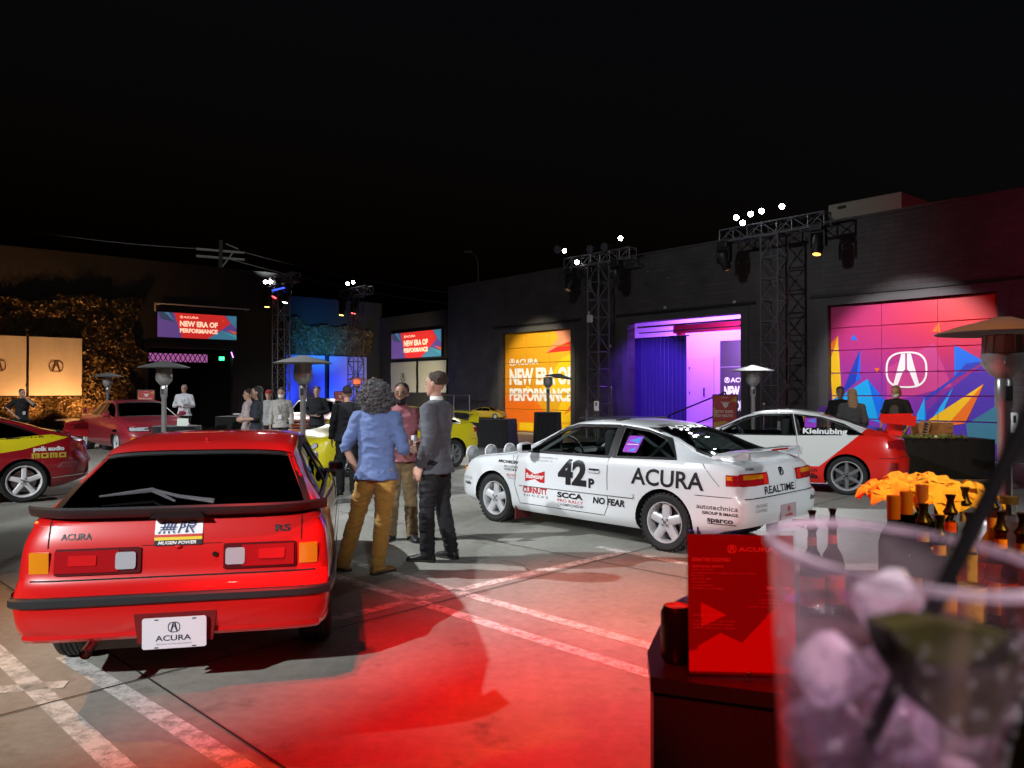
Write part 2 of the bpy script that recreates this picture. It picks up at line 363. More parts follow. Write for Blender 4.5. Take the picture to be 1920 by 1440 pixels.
E_ = Vector((.65, -.76)); NI = Vector((.76, .65)); PW = Vector((-.39, 31.48))
def wpt(s, y, z=0): p = PW + E_ * s + NI * y; return Vector((p.x, p.y, z))
wh = thing('warehouse', 'long black painted brick warehouse with three tall roller door openings', 'building', (PW.x, PW.y, 0), TA)
H_ = 6.17; m = MB()
def wb(m, x0, x1, z0, z1, y0=0, y1=.35): m.box(((x0 + x1) / 2, (y0 + y1) / 2, (z0 + z1) / 2), (x1 - x0, y1 - y0, z1 - z0))
for x0, x1 in ((-3.77, 0), (3.95, 6.7), (11.11, 13.81), (17.9, 34)): wb(m, x0, x1, -.02, H_)
for x0, x1 in ((0, 3.95), (6.7, 11.11), (13.81, 17.9)): wb(m, x0, x1, 3.95, H_)
m.obj('wall', BRICK, wh)
m = MB(); wb(m, -3.77, 34, H_, H_ + .07, -.05, .4); m.obj('coping', mat('coping', (.05, .045, .045), .5), wh)
m = MB(); wb(m, -3.77, -3.42, 0, H_ - .002, .352, 6.0); m.obj('end_wall', BRICK, wh)
for x0, x1 in ((0, 3.95), (6.7, 11.11), (13.81, 17.9)):
    m = MB(); wb(m, x0 - .25, x0, 0, 4.1, -.03, -.002); wb(m, x1, x1 + .25, 0, 4.1, -.03, -.002); wb(m, x0, x1, 3.95, 4.1, -.03, -.002)
    m.obj('door_frame', FRAME, wh)
    m = MB(); wb(m, x0 - .5, x1 + .5, 4.18, 4.26, -.06, -.002); m.obj('door_rail', BLACK, wh)
for s, z in ((8.3, 4.35), (10.9, 4.3), (5.9, 3.2), (7.6, 5.6), (8.4, 5.3)):
    m = MB(); m.ell((s, -.03, z), (.06 if z < 5 else .02, .03, .05 if z < 5 else .02)); m.obj('wall_fitting', mat('fitting', (.45, .43, .4), .5), wh, 60)

# --- printed roller doors
def flat(name, col=(.5, .5, .5), rough=.45): return mat(name, col, rough, bump=.02)
def clip_poly(poly, x0, x1, z0, z1):
    for ax, lim, sg in ((0, x0, 1), (0, x1, -1), (1, z0, 1), (1, z1, -1)):
        out = []
        for i in range(len(poly)):
            a, b = poly[i - 1], poly[i]; da, db = sg * (a[ax] - lim), sg * (b[ax] - lim)
            if (da >= 0) != (db >= 0): t = da / (da - db); out.append((a[0] + (b[0] - a[0]) * t, a[1] + (b[1] - a[1]) * t))
            if db >= 0: out.append(b)
        poly = out
        if len(poly) < 3: return []
    return poly
def gradmat(name, c00, c10, c01, c11, w, h, rough=.42):
    """printed colour sheet: four corner colours blended over the door's own width and height"""
    m = bpy.data.materials.new(name); m.use_nodes = True; nt = m.node_tree; N = nt.nodes.new; L = nt.links.new; p = nt.nodes['Principled BSDF']
    tc = N('ShaderNodeTexCoord'); s = N('ShaderNodeSeparateXYZ'); L(tc.outputs['Object'], s.inputs[0])
    def mr(o, a, b): r = N('ShaderNodeMapRange'); r.inputs[1].default_value = a; r.inputs[2].default_value = b; r.interpolation_type = 'SMOOTHSTEP'; L(s.outputs[o], r.inputs[0]); return r.outputs[0]
    fx = mr(0, w[0], w[1]); fz = mr(2, h[0], h[1])
    def mx(f, a, b, sock=False):
        x = N('ShaderNodeMix'); x.data_type = 'RGBA'; L(f, x.inputs[0])
        if sock: L(a, x.inputs[6]); L(b, x.inputs[7])
        else: x.inputs[6].default_value = (*a, 1); x.inputs[7].default_value = (*b, 1)
        return x.outputs[2]
    L(mx(fz, mx(fx, c00, c10), mx(fx, c01, c11), True), p.inputs['Base Color']); p.inputs['Roughness'].default_value = rough
    return m
def roller(x0, x1, base, polys, texts, cols, label):
    d = MB(); wb(d, x0, x1, .0, 3.95, .2, .24); d = d.obj('sectional_door', MATTE, wh); d['label'] = label
    rows = []; z = 3.95
    while z > .06: rows.append((max(.02, z - .61), z)); z -= .61
    yf = .15; cw = (x1 - x0) / cols
    for z0, z1 in rows:
        for c in range(cols):
            a, b = x0 + c * cw, x0 + (c + 1) * cw; pm = MB(); g = .004
            # pressed panel: flat face with a bevelled rim top and bottom
            pr = [(yf + .03, z0 + .002), (yf + .008, z0 + .004), (yf, z0 + .012), (yf, z1 - .02), (yf + .01, z1 - .012), (yf + .03, z1 - .006)]
            vs = [(a + g, y, zz) for y, zz in pr] + [(b - g, y, zz) for y, zz in pr]; fs = [(i, i + 1, i + 7, i + 6) for i in range(5)] + [(0, 1, 2, 3, 4, 5), (11, 10, 9, 8, 7, 6)]
            pm.add(vs, fs); pm.obj('panel', base, d, fix=False)
    k = 0
    for poly, mm in polys:
        k += 1; pm = MB()
        for z0, z1 in rows:
            for c in range(cols):
                q = clip_poly([(x0 + a, b) for a, b in poly], x0 + c * cw + .005, x0 + (c + 1) * cw - .005, z0 + .0125, z1 - .0205)
                if len(q) > 2: pm.add([(a, yf - .0012 - .0007 * k, b) for a, b in q], [tuple(range(len(q)))])
        if pm.f: pm.obj('print', mm, d, fix=False)
    for (vs, fs), ox, oz, mm in texts:
        k += 1
        for z0, z1 in rows:
            pm = MB()
            for f in fs:
                q = clip_poly([(x0 + ox + vs[i][0], oz + vs[i][1]) for i in f], x0 + .005, x1 - .005, z0 + .0125, z1 - .0205)
                if len(q) > 2: pm.add([(a, yf - .0012 - .0007 * k, b) for a, b in q], [tuple(range(len(q)))])
            if pm.f: pm.obj('lettering', mm, d, fix=False)
    return d
PR = dict(yel=flat('print_yellow', (.9, .55, .01)), ora=flat('print_orange', (.85, .17, .01)), blu=flat('print_blue', (.005, .16, .85)), cya=flat('print_cyan', (.01, .42, .9)),
          vio=flat('print_violet', (.07, .03, .42)), tea=flat('print_teal', (.04, .2, .3)), red=flat('print_red', (.7, .03, .02)), sal=flat('print_salmon', (.75, .28, .15)), whi=flat('print_white', (.9, .9, .9)), dee=flat('print_deep_blue', (.02, .05, .5)), mag=flat('print_magenta', (.55, .05, .25)))
MURAL_R = [('mag', [(1.49, 2.22), (2.63, 2.82), (3.04, 1.75), (1.49, 1.34)]), ('vio', [(2.2, 0.8), (2.84, 1.53), (3.79, 2.34), (4.13, 2.16), (4.13, 0.41), (2.37, 0.31)]), ('dee', [(3.1, 1.97), (3.24, 2.01), (2.46, 1.39), (2.37, 1.44)]), ('yel', [(-0.03, 2.45), (0.2, 3.13), (0.3, 1.52), (0.04, 1.39)]), ('ora', [(-0.03, 2.9), (0.2, 3.13), (-0.03, 2.5)]), ('dee', [(0.29, 1.54), (0.54, 2.15), (0.81, 2.76), (0.68, 1.86)]), ('blu', [(0.68, 1.86), (0.81, 2.76), (0.81, 1.95)]), ('blu', [(0.04, 1.39), (0.34, 1.57), (0.24, 0.98), (0.04, 1.12)]), ('cya', [(0.09, 1.39), (1.0, 1.95), (1.3, 0.82), (0.24, 1.08)]), ('blu', [(1.0, 1.95), (1.49, 1.34), (1.3, 0.77)]), ('blu', [(3.1, 2.76), (3.75, 2.34), (3.36, 2.29), (3.1, 1.99)]), ('dee', [(3.36, 2.29), (3.75, 2.34), (3.24, 1.99), (3.1, 1.99)]), ('tea', [(4.11, 1.37), (3.36, 0.84), (3.4, 0.37), (4.11, 0.4)]), ('cya', [(3.08, 1.73), (2.56, 0.9), (2.84, 1.13)]), ('yel', [(3.75, 1.81), (2.42, 0.85), (2.5, 0.74), (2.9, 0.76)]), ('ora', [(3.75, 1.81), (2.9, 0.76), (3.34, 0.86)]), ('cya', [(2.42, 1.48), (2.27, 1.12), (2.11, 0.75), (2.42, 0.72)]), ('blu', [(2.42, 1.48), (2.48, 0.72), (2.42, 0.72)]), ('blu', [(0.64, 3.15), (0.74, 2.98), (0.55, 2.99)]), ('ora', [(1.25, 2.09), (1.18, 2.23), (1.32, 2.23)]), ('ora', [(2.77, 3.32), (2.8, 3.07), (2.59, 3.1)])]
MURAL_O = [('sal', [(2.87, 3.94), (4.09, 3.99), (4.09, 3.54), (2.47, 3.11), (3.15, 3.63)]), ('red', [(4.09, 3.56), (4.09, 3.14), (2.44, 3.08), (3.09, 3.32)]), ('yel', [(3.33, 2.87), (4.09, 3.13), (4.09, 1.62), (2.66, 1.37), (2.16, 1.71)]), ('yel', [(1.25, 1.84), (1.51, 1.8), (1.41, 1.4)]), ('ora', [(0.02, 1.4), (1.45, 1.62), (2.78, 0.44), (0.02, 0.36)]), ('yel', [(4.09, 1.38), (4.09, 0.48), (2.84, 0.44), (3.39, 1.42)]), ('ora', [(3.97, 1.3), (3.39, 0.71), (4.09, 1.05)])]

def L2(t, w, h, **k): return fit(t, w, h, **k)
roller(13.81, 17.9, gradmat('mural_base', (.25, .04, .5), (.1, .02, .35), (.5, .025, .16), (.7, .006, .012), (14.2, 17.4), (.8, 3.5)),
       [(p, PR[c]) for c, p in MURAL_R], [(calliper(1.02, .045), 1.98, 2.17, PR['whi'])], 3, 'roller door printed with a white calliper emblem on red and violet shards')
roller(0, 3.95, gradmat('mural_orange', (.75, .2, .005), (.75, .4, .01), (.72, .32, .01), (.7, .38, .02), (0, 3.6), (.3, 3.6)),
       [(p, PR[c]) for c, p in MURAL_O], [(calliper(.32, .1), .44, 2.78, PR['whi']), (L2('ACURA', 1.38, .24, bold=.02), .62, 2.66, PR['whi']),
        (L2('NEW ERA OF', 3.62, .68, bold=.05), .28, 1.86, PR['whi']), (L2('PERFORMANCE', 3.55, .52, bold=.05), .28, 1.22, PR['whi'])], 3, 'roller door printed in orange and yellow with white lettering')
m = MB(); wb(m, .9, 3.9, .07, .37, .13, .146); m.obj('door_skirt', PR['yel'], wh)

# --- violet room behind the open door
ROOM = mat('room_paint', (.6, .58, .62), .7, bump=.1); 
m = MB(); wb(m, 1.4, 16, 0, 5.4, 5.6, 5.7); wb(m, 1.4, 1.5, 0, 5.4, .36, 5.6); wb(m, 1.5, 16, 5.3, 5.4, .36, 5.6); wb(m, 15.9, 16, 0, 5.4, .36, 5.6)
m.obj('room_wall', ROOM, wh)
m = MB(); wb(m, 1.5, 15.9, .0, .45, .36, 5.6); m.obj('room_floor', mat('room_floor', (.2, .2, .2), .4), wh)
m = MB(); wb(m, 6.75, 14.5, 3.7, 4.0, 2.4, 2.65); wb(m, 6.9, 7.1, .45, 3.7, 2.4, 2.65); m.obj('steel_beam', mat('red_beam', (.5, .02, .06), .5), wh)
m = MB(); wb(m, 6.75, 11.05, 3.78, 3.84, .42, .48); wb(m, 6.75, 11.05, 3.6, 3.64, .5, .54); m.obj('door_track', mat('track', (.4, .4, .42), .3, 1), wh)
def curtain(x0, x1, y, z0, z1, amp, waves, m_, parent, name):
    c = MB(); K = waves * 8
    for i in range(K + 1):
        x = x0 + (x1 - x0) * i / K; yy = y + amp * math.sin(i / 8 * 2 * math.pi) * (.7 + .5 * noise.noise(Vector((i * .21, 1, 0)))); 
        for q in range(7): z = z0 + (z1 - z0) * q / 6; c.v.append((x + .01 * math.sin(i * .9 + q * .4), yy * 1 + (amp * .25 * (1 - q / 6) * math.sin(i * .33)), z))
    for i in range(K):
        for q in range(6): k = i * 7 + q; c.f.append((k, k + 7, k + 8, k + 1))
    return c.obj(name, m_, parent, 180)
curtain(4.6, 8.0, 1.5, .45, 3.5, .06, 20, mat('curtain', (.04, .03, .12), .9, sheen=.3), wh, 'curtain')
m = MB(); m.cyl((4.5, 1.5, 3.52), (8.1, 1.5, 3.52), .025); m.obj('curtain_rail', BLACK, wh)
m = MB(); wb(m, 5.10, 6.27, .45, 2.95, 5.55, 5.595); m.obj('inner_door', mat('inner_door', (.62, .6, .64), .5), wh)
m = MB(); wb(m, 5.82, 5.86, 1.4, 1.75, 5.5, 5.545); wb(m, 5.12, 5.15, 2.5, 2.6, 5.53, 5.548); wb(m, 5.12, 5.15, 1.5, 1.6, 5.53, 5.548); m.obj('door_handle', BLACK, wh)
pan = thing('display_panel', 'tall grey display panel with white lettering standing inside the violet room', 'display board', wpt(8.59, 2.6, .45), TA)
m = MB(); m.box((.9, .05, 1.45), (1.8, .1, 2.9)); m.obj('board', mat('grey_board', (.1, .1, .1), .6), pan)
m = MB(); m.box((.9, -.004, 2.0), (1.8, .006, .02)); m.obj('seam', mat('seam', (.5, .5, .5), .5), pan)
EW = mat('sign_white', (.85, .85, .85), .5, emit=.6)
for vf, ox, oz in ((calliper(.2, .1), .28, 1.55), (L2('ACURA', .9, .16, bold=.02), .42, 1.47), (L2('NEW ERA OF', 1.5, .4, bold=.05), .17, .95), (L2('PERFORMANCE', 1.5, .36, bold=.05), .17, .5)):
    sheet(vf, lambda a, b: (ox + a, -.006, oz + b), 'lettering', EW, pan)
VI = (.36, .1, 1.0)
def wlamp(kind, a, b, w, c, **k): return lamp(kind, wpt(*a), wpt(*b) if b else None, w, c, **k)
wlamp('AREA', (6.8, 4.0, 5.2), (6.8, 4.6, 0), 1000, VI, sx=4, sy=2)
wlamp('SPOT', (10.6, 1.2, 3.5), (6.0, 5.4, 1.6), 900, (.5, .2, 1), size=.1, cone=80, blend=.6)
wlamp('SPOT', (8.9, -1.9, 3.4), (6.6, 1.4, 1.7), 1300, (.2, .06, 1), size=.1, cone=58, blend=.7)

# rooftop plant
BEI = mat('roof_unit_paint', (.35, .32, .25), .6, bump=.05)
for s0, s1, y0, y1, z0, z1, lab, nm in ((13.2, 15.25, 1.2, 3.2, 6.1, 6.98, 'tall beige air handling unit on the warehouse roof', 'air_handling_unit'), (13.0, 16.9, .8, 1.15, 6.1, 6.45, 'low beige roof duct in front of the air handling unit', 'roof_duct')):
    t = thing(nm, lab, 'roof unit', wpt((s0 + s1) / 2, (y0 + y1) / 2, z0), TA)
    m = MB(); m.bbox((0, 0, (z1 - z0) / 2), (s1 - s0, y1 - y0, z1 - z0), .03); m.obj('casing', BEI, t)
    m = MB(); m.box((-.3 * (s1 - s0), -(y1 - y0) / 2 - .004, (z1 - z0) * .85), (.25, .008, .08)); m.obj('louvre', BLACK, t)

# --- lower building with second screen sign
lb = thing('side_building', 'low dark brick building holding the smaller lit sign and two cream banners', 'building', (.22, 32.0, 0), TA)
def lb_x(t): return -t
m = MB(); wb(m, -11.0, -4.6, 0, 5.4, 0, .3); m.obj('wall', DARKW, lb)
# --- left building with ivy
lf = thing('ivy_building', 'dark building covered in ivy with a wide dark doorway under a lit sign', 'building', (-11.29, 31.48, 0), TB)
m = MB()
for x0, x1, z0, z1 in ((-26, -3.35, -.02, 6.6), (-.05, 2.2, -.02, 6.6), (-3.35, -.05, 3.3, 6.6)): wb(m, x0, x1, z0, z1)
wb(m, 1.9, 2.2, -.02, 6.6, .35, 3.9); m.obj('wall', DARKW, lf)
m = MB(); wb(m, -4.5, 1.8, -.01, 4, 4.5, 4.6); wb(m, -4.6, -4.5, -.01, 4, .36, 4.6); wb(m, 1.75, 1.85, -.01, 4, .36, 4.5); wb(m, -4.5, 1.75, 3.9, 4, .36, 4.5); m.obj('passage_wall', MATTE, lf)
PINK = mat('pink_glow', (.9, .2, .75), .5, emit=.28, ecol=(.9, .25, .75))
m = MB(); wb(m, -3.3, -.75, 2.78, 3.12, 1.0, 1.04); m.obj('lit_window', PINK, lf)  # glowing panel added to stand in for violet light on the lattice
m = MB()
for i in range(13):
    x = -3.25 + i * .19; m.cyl((x, .95, 2.76), (x + .19, .95, 3.14), .018, n=6); m.cyl((x + .19, .97, 2.76), (x, .97, 3.14), .018, n=6)
m.cyl((-3.3, .96, 2.76), (-.75, .96, 2.76), .03, n=6); m.obj('lattice', MATTE, lf)
m = MB(); m.box((-.35, .5, 2.95), (.2, .05, .16)); ex = m.obj('exit_sign', mat('exit_green', (.02, .8, .25), .5, emit=2.2, ecol=(.02, .9, .25)), lf)
sheet(L2('EXIT', .17, .09, bold=.02), lambda a, b: (-.435 + a, .472, 2.905 + b), 'lettering', mat('exit_white', (.3, 1, .5), .5, emit=1.2), lf)
m = MB(); wb(m, -3.45, -3.3, 0, 3.45, -.06, -.002); wb(m, -.1, .05, 0, 3.45, -.06, -.002); wb(m, -3.3, -.1, 3.3, 3.45, -.06, -.002); m.obj('doorway_trim', BLACK, lf)
m = MB(); m.cyl((-.18, -.1, 3.2), (-.1, -.1, 2.98), .02, n=8); m.obj('neon_tube', mat('neon', (.9, .3, 1), .5, emit=3, ecol=(.9, .25, 1)), lf)
m = MB(); m.cyl((-3.2, -.5, 4.93), (.4, -.5, 4.93), .025, n=8); m.cyl((-3.2, -.5, 4.93), (-3.2, -.5, 4.62), .03, n=8); m.cyl((.4, -.5, 4.93), (.4, .0, 4.93), .02, n=8); m.cyl((-3.0, -.5, 4.93), (-3.0, .0, 4.93), .02, n=8); m.obj('sign_lamp_bar', mat('grey_tube', (.5, .5, .48), .4), lf)
m = MB(); m.box((-5.0, -.03, 1.15), (.2, .05, .14)); m.obj('socket_box', mat('socket', (.4, .4, .4), .5), lf)
bb = thing('blue_lit_building', 'dark wall washed in blue light with ivy and two banners', 'building', (-10.85, 37.0, 0), TB)
m = MB(); wb(m, -4, 5.3, -.02, 6.2); m.obj('wall', DARKW, bb)
# --- lit sign boards (shard artwork, backlit)
def em(name, c, s=.52): return mat('lit_' + name, c, .4, emit=s)
SIGN = dict(pur=em('purple', (.13, .07, .28)), red=em('red', (.75, .03, .025)), tea=em('teal', (.06, .22, .34)), ora=em('orange', (.8, .12, .01)), whi=em('cream', (.95, .72, .5), .7), gre=em('aqua', (.06, .35, .38)), dgr=em('slate', (.05, .06, .13)))
def signboard(loc, rz, w, h, label):
    t = thing('lit_sign', label, 'sign', loc, rz, None)
    m = MB(); m.box((0, .06, h / 2), (w + .06, .1, h + .06)); m.obj('case', BLACK, t)
    def S(poly, c, k): sheet(([((a - .5) * w, b * h) for a, b in poly], [tuple(range(len(poly)))]), lambda a, b: (a, .009 - .0015 * k, b), 'print', SIGN[c], t)
    S([(0, 0), (1, 0), (1, 1), (0, 1)], 'pur', 1)
    S([(.3, 0), (.62, 0), (.78, .35), (.92, .68), (.84, 1), (.2, 1)], 'red', 2)
    S([(0, 1), (.04, .72), (.2, .62), (.16, 1)], 'dgr', 3); S([(.08, 1), (.2, .66), (.14, 1)], 'tea', 4)
    S([(.86, 1), (.93, .68), (1, .5), (1, 1)], 'tea', 3); S([(.62, 0), (.8, .36), (1, .2), (1, 0)], 'tea', 3); S([(.8, .36), (1, .2), (1, .05)], 'gre', 4)
    S([(.87, .4), (1, .33), (1, .22)], 'ora', 5); S([(.8, .8), (.84, .8), (.83, .72)], 'ora', 5)
    for vf, ox, oz in ((calliper(.035 * w, .1), .29 * w, .84 * h), (L2('ACURA', .19 * w, .085 * h, bold=.02), .315 * w, .8 * h), (L2('NEW ERA OF', .48 * w, .23 * h, bold=.05), .27 * w, .46 * h), (L2('PERFORMANCE', .48 * w, .18 * h, bold=.05), .27 * w, .21 * h)):
        sheet(vf, lambda a, b: (ox - w / 2 + a, -.002, oz + b), 'lettering', SIGN['whi'], t)
    return t
def lpt(s, y, z, o=(-11.29, 31.48)): return Vector((o[0] + .76 * s - .65 * y, o[1] + .65 * s + .76 * y, z))
signboard(lpt(-1.5, -.14, 3.69), TB, 3.03, .96, 'wide lit sign above the dark doorway beside the ivy')
q = Vector((.22, 32.0)) - E_ * 7.42 - NI * .14
signboard((q.x, q.y, 3.24), TA, 4.35, 1.26, 'lit sign on the low brick building above two cream banners')
# --- banners with emblem
CREAM = mat('banner_cloth', (.40, .40, .37), .8, bump=.05, bscale=120, var=.05)
def banner(loc, rz, w, h, label, m_=CREAM, lm=None, off=0, grp=None):
    t = thing('banner', label, 'banner', loc, rz, grp)
    mb = MB(); K = 10
    for i in range(K + 1):
        for j in range(7): mb.v.append(((i / K - .5) * w, -.012 + .008 * math.sin(i * 1.3 + j), j / 6 * h))
    for i in range(K):
        for j in range(6): k = i * 7 + j; mb.f.append((k, k + 7, k + 8, k + 1))
    mb.obj('cloth', m_, t, 180, fix=False)
    mb = MB()
    for x in (-w / 2, w / 2): mb.box((x, .02, h / 2), (.04, .05, h + .08))
    for z in (-.02, h + .02): mb.box((0, .02, z), (w - .04, .05, .04))
    mb.obj('frame', BLACK, t)
    sheet(calliper(.44, .06), lambda a, b: (a + off, -.028, h * .5 + b), 'emblem', lm or mat('emblem_brown', (.05, .02, .01), .6), t)
    return t
BG = 'cream banners on the ivy wall'
banner(lpt(-6.42, -.3, 1.47), TB, 1.62, 2.03, 'cream emblem banner on the ivy wall, the one next to the bare corner', grp=BG)
banner(lpt(-8.12, -.3, 1.47), TB, 1.62, 2.03, 'cream emblem banner on the ivy wall, behind the person rubbing their face', grp=BG)
for s, lab in ((-8.55, 'cream emblem banner under the lit sign, farther from the warehouse corner'), (-6.05, 'cream emblem banner under the lit sign, next to the warehouse corner')):
    q = Vector((.22, 32.0)) + E_ * s - NI * .08; banner((q.x, q.y, 1.55), TA, 2.3, 1.5, lab)
BLUEC = mat('blue_banner_cloth', (.3, .3, .5), .8, bump=.05)
for s, lab in ((.95, 'tall blue lit banner behind the centre patio heater'), (3.3, 'tall blue lit banner with emblem beside the far truss tower')):
    banner(lpt(s, -.1, .4, (-10.85, 37)), TB, 2.1, 2.95, lab, BLUEC, mat('emblem_navy', (.01, .01, .06), .6), off=.35 if s > 2 else 0)
# --- ivy
def ivy(name, label, o, s0, s1, z0, z1, cnt, holes=(), depth=.25):
    mb = MB(); rnd = random.Random(3)
    for _ in range(cnt):
        s = rnd.uniform(s0, s1); z = rnd.uniform(z0, z1)
        if any(a < s < b and c < z < d for a, b, c, d in holes): continue
        edge = noise.noise(Vector((s * .9, z * .9, 4))) 
        if z > z1 - .35 + edge * .6 or s > s1 - .3 + edge * .7: continue
        y = -.02 - depth * (.5 + .5 * noise.noise(Vector((s * 2.1, z * 2.1, 9)))) * rnd.uniform(.35, 1)
        c = Vector((s, y, z)); r = rnd.uniform(.04, .085)
        n = Vector((rnd.gauss(0, .5), -1, rnd.gauss(.35, .45))).normalized(); a = n.cross(Vector((rnd.gauss(0, 1), 0, rnd.gauss(0, 1)))).normalized(); b = n.cross(a)
        mb.add([c - a * r, c - b * r * .75 + n * .01, c + a * r * 1.1, c + b * r * .75 + n * .01], [(0, 1, 2, 3)])
    me = mb.mesh(name, False); ob = link(name, me, mat('ivy_leaf', (.115, .082, .036), .5, var=.45, vscale=3)); ob.location = (o[0], o[1], 0); ob.rotation_euler.z = TB
    tag(ob, label, 'ivy'); ob['kind'] = 'stuff'; return ob
ivy('ivy', 'thick ivy climbing the wall around the cream banners', (-11.29, 31.48), -15, -3.4, .1, 5.25, 56000, ((-9.0, -5.55, 1.4, 3.55),))
ivy('ivy', 'ivy in blue light above the tall blue banners', (-10.85, 37), -2.6, 5.0, 3.45, 5.2, 11000)
for s, w in ((-10.2, 1100), (-7.3, 560), (-5.7, 560)):
    lamp('SPOT', lpt(s, -1.1, .15), lpt(s + .1, -.1, 3.6), w, (1, .42, .13), .06, 104, .9)
    pl = thing('uplight', 'small black uplight on the ground below the ivy banners', 'lamp', lpt(s, -1.1, 0), TB, 'uplights under the ivy wall'); m = MB(); m.cyl((0, 0, 0), (0, .02, .1), .07, n=12); m.obj('housing', BLACK, pl); m = MB(); m.cyl((0, .02, .1), (0, .025, .106), .06, n=12); m.obj('lens', mat('amber_lens', (1, .4, .05), .3, emit=3), pl)
for s, w in ((-.4, 480), (2.6, 640)):
    lamp('SPOT', lpt(s, -1.3, .15, (-10.85, 37)), lpt(s + .1, 0, 2.4, (-10.85, 37)), w, (.015, .09, 1), .06, 84, .9)
lamp('SPOT', lpt(1.5, -2.2, 3.2, (-10.85, 37)), lpt(1.7, 0, 4.2, (-10.85, 37)), 320, (.03, .35, 1), .06, 100, .9)
lamp('SPOT', (-5.2, 33.2, .3), (-4.9, 38.0, 2.6), 700, (1, .85, .5), .06, 80, .8)

# ------------------------------------------------------------------ truss towers and stage lights
TRM = mat('truss_paint', (.13, .13, .14), .4, .3)
_br = {}
def strut(parent, a, b, r=.016, name='brace'):
    a = Vector(a); b = Vector(b); L_ = round((b - a).length, 3); key = (L_, r)
    if key not in _br: mb = MB(); mb.cyl((0, 0, 0), (0, 0, L_), r, n=6); me = mb.mesh(name); me.materials.append(TRM); _br[key] = me
    o = link(name, _br[key], None, parent); o.location = a; o.rotation_mode = 'QUATERNION'; o.rotation_quaternion = Vector((0, 0, 1)).rotation_difference((b - a).normalized())
    return o
def truss(t, o, ax, n, seg, w):
    """box truss from o along unit ax with n segments"""
    o = Vector(o); ax = Vector(ax); u = Vector((1, 0, 0)) if abs(ax.z) > .5 else Vector((0, 0, 1)); v = ax.cross(u); u = u * w / 2; v = v * w / 2
    cor = [u + v, v - u, -u - v, u - v]
    for c in cor: strut(t, o + c, o + c + ax * seg * n, .024, 'chord')
    for i in range(n + 1):
        for k in range(4): strut(t, o + cor[k] + ax * seg * i, o + cor[(k + 1) % 4] + ax * seg * i)
        if i < n:
            for k in range(4):
                a, b = (k, (k + 1) % 4) if (i + k) % 2 else ((k + 1) % 4, k)
                strut(t, o + cor[a] + ax * seg * i, o + cor[b] + ax * seg * (i + 1))
def par(loc, aim, label, col, em_, r=.075, grp='white floodlights on the truss towers'):
    d = (Vector(aim) - Vector(loc)).normalized(); t = bpy.data.objects.new('floodlight', None); COL.objects.link(t); tag(t, label, 'floodlight', grp)
    t.location = loc; t.rotation_mode = 'QUATERNION'; t.rotation_quaternion = Vector((0, 0, 1)).rotation_difference(d)
    m = MB(); m.lathe([(.02, -.28), (r * .7, -.26), (r * .8, -.1), (r, 0), (r * 1.05, .02), (r * .95, .02), (r * .9, -.01)], 16); m.obj('housing', BLACK, t, 40)
    m = MB(); m.lathe([(.001, .012), (r * .5, .008), (r * .92, -.006)], 16); m.obj('lens', mat('lens_%s' % str(col), col, .3, emit=em_), t, 180)
    m = MB(); m.tube([(-r * 1.1, 0, -.12), (-r * 1.15, 0, -.38), (r * 1.15, 0, -.38), (r * 1.1, 0, -.12)], .012, 6); m.obj('yoke', BLACK, t); return t
def movinghead(loc, rz, tilt, label, col, em_):
    t = thing('moving_head_light', label, 'stage light', loc, rz, None)
    m = MB(); m.bbox((0, 0, -.1), (.36, .3, .2), .04); m.obj('base', BLACK, t)
    m = MB()
    for s in (-1, 1): m.box((s * .19, 0, -.38), (.05, .14, .42))
    m.box((0, 0, -.215), (.43, .16, .05)); m.obj('yoke', BLACK, t)
    a = R(tilt); d = Vector((0, -math.sin(a), -math.cos(a))); c = Vector((0, 0, -.5))
    m = MB(); m.tube([c - d * .24, c - d * .18, c, c + d * .2, c + d * .3], [.1, .15, .155, .14, .12], 14); m.obj('head', BLACK, t, 40)
    m = MB(); m.tube([c + d * .3, c + d * .308], [.1, .09], 14); m.obj('lens', mat('mh_%s' % str(col), col, .3, emit=em_), t); return t
def tower(x, y, beam0, beam1, label, h=5.8):
    t = thing('truss_tower', label, 'truss tower', (x, y, 0), TA)
    truss(t, (0, 0, .05), (0, 0, 1), 10, (h - .05) / 10, .5)
    m = MB(); m.box((0, 0, .02), (.8, .8, .03)); m.obj('base_plate', TRM, t)
    m = MB(); m.box((0, 0, h + .02), (.56, .56, .05)); m.obj('sleeve', TRM, t)
    n = max(3, round((beam1 - beam0) / .45)); truss(t, (beam0, 0, h + .22), (1, 0, 0), n, (beam1 - beam0) / n, .34)
    return t
def tpt(x, y, s, d, z): return Vector((x + .65 * s - .76 * d * -1 * 0 + (-.76) * d, y - .76 * s - .65 * d, z))   # s along the wall, d out from it
T1 = (2.87, 25.7); T2 = (7.06, 20.8); T3 = (-9.2, 30.8); T4 = (-6.95, 34.4)
tower(*T1, -1.45, 1.5, 'black box truss tower between the orange door and the violet doorway')
tower(*T2, -1.6, 1.5, 'black box truss tower between the violet doorway and the red mural')
tower(*T3, -1.4, 1.4, 'far black truss tower where the ivy building ends')
tower(*T4, -1.2, 1.2, 'far black truss tower in front of the blue lit wall')
Wc = (.95, .98, 1); FLS = [(T2, -1.0, 6.44), (T2, -.55, 6.46), (T2, -.22, 6.48), (T2, .38, 6.5), (T2, -.8, 6.26), (T1, -1.35, 6.45), (T1, 1.2, 6.5), (T1, -.75, 5.98), (T3, -.95, 6.05), (T3, -.45, 6.0), (T4, -.3, 6.4), (T4, .2, 6.42)]
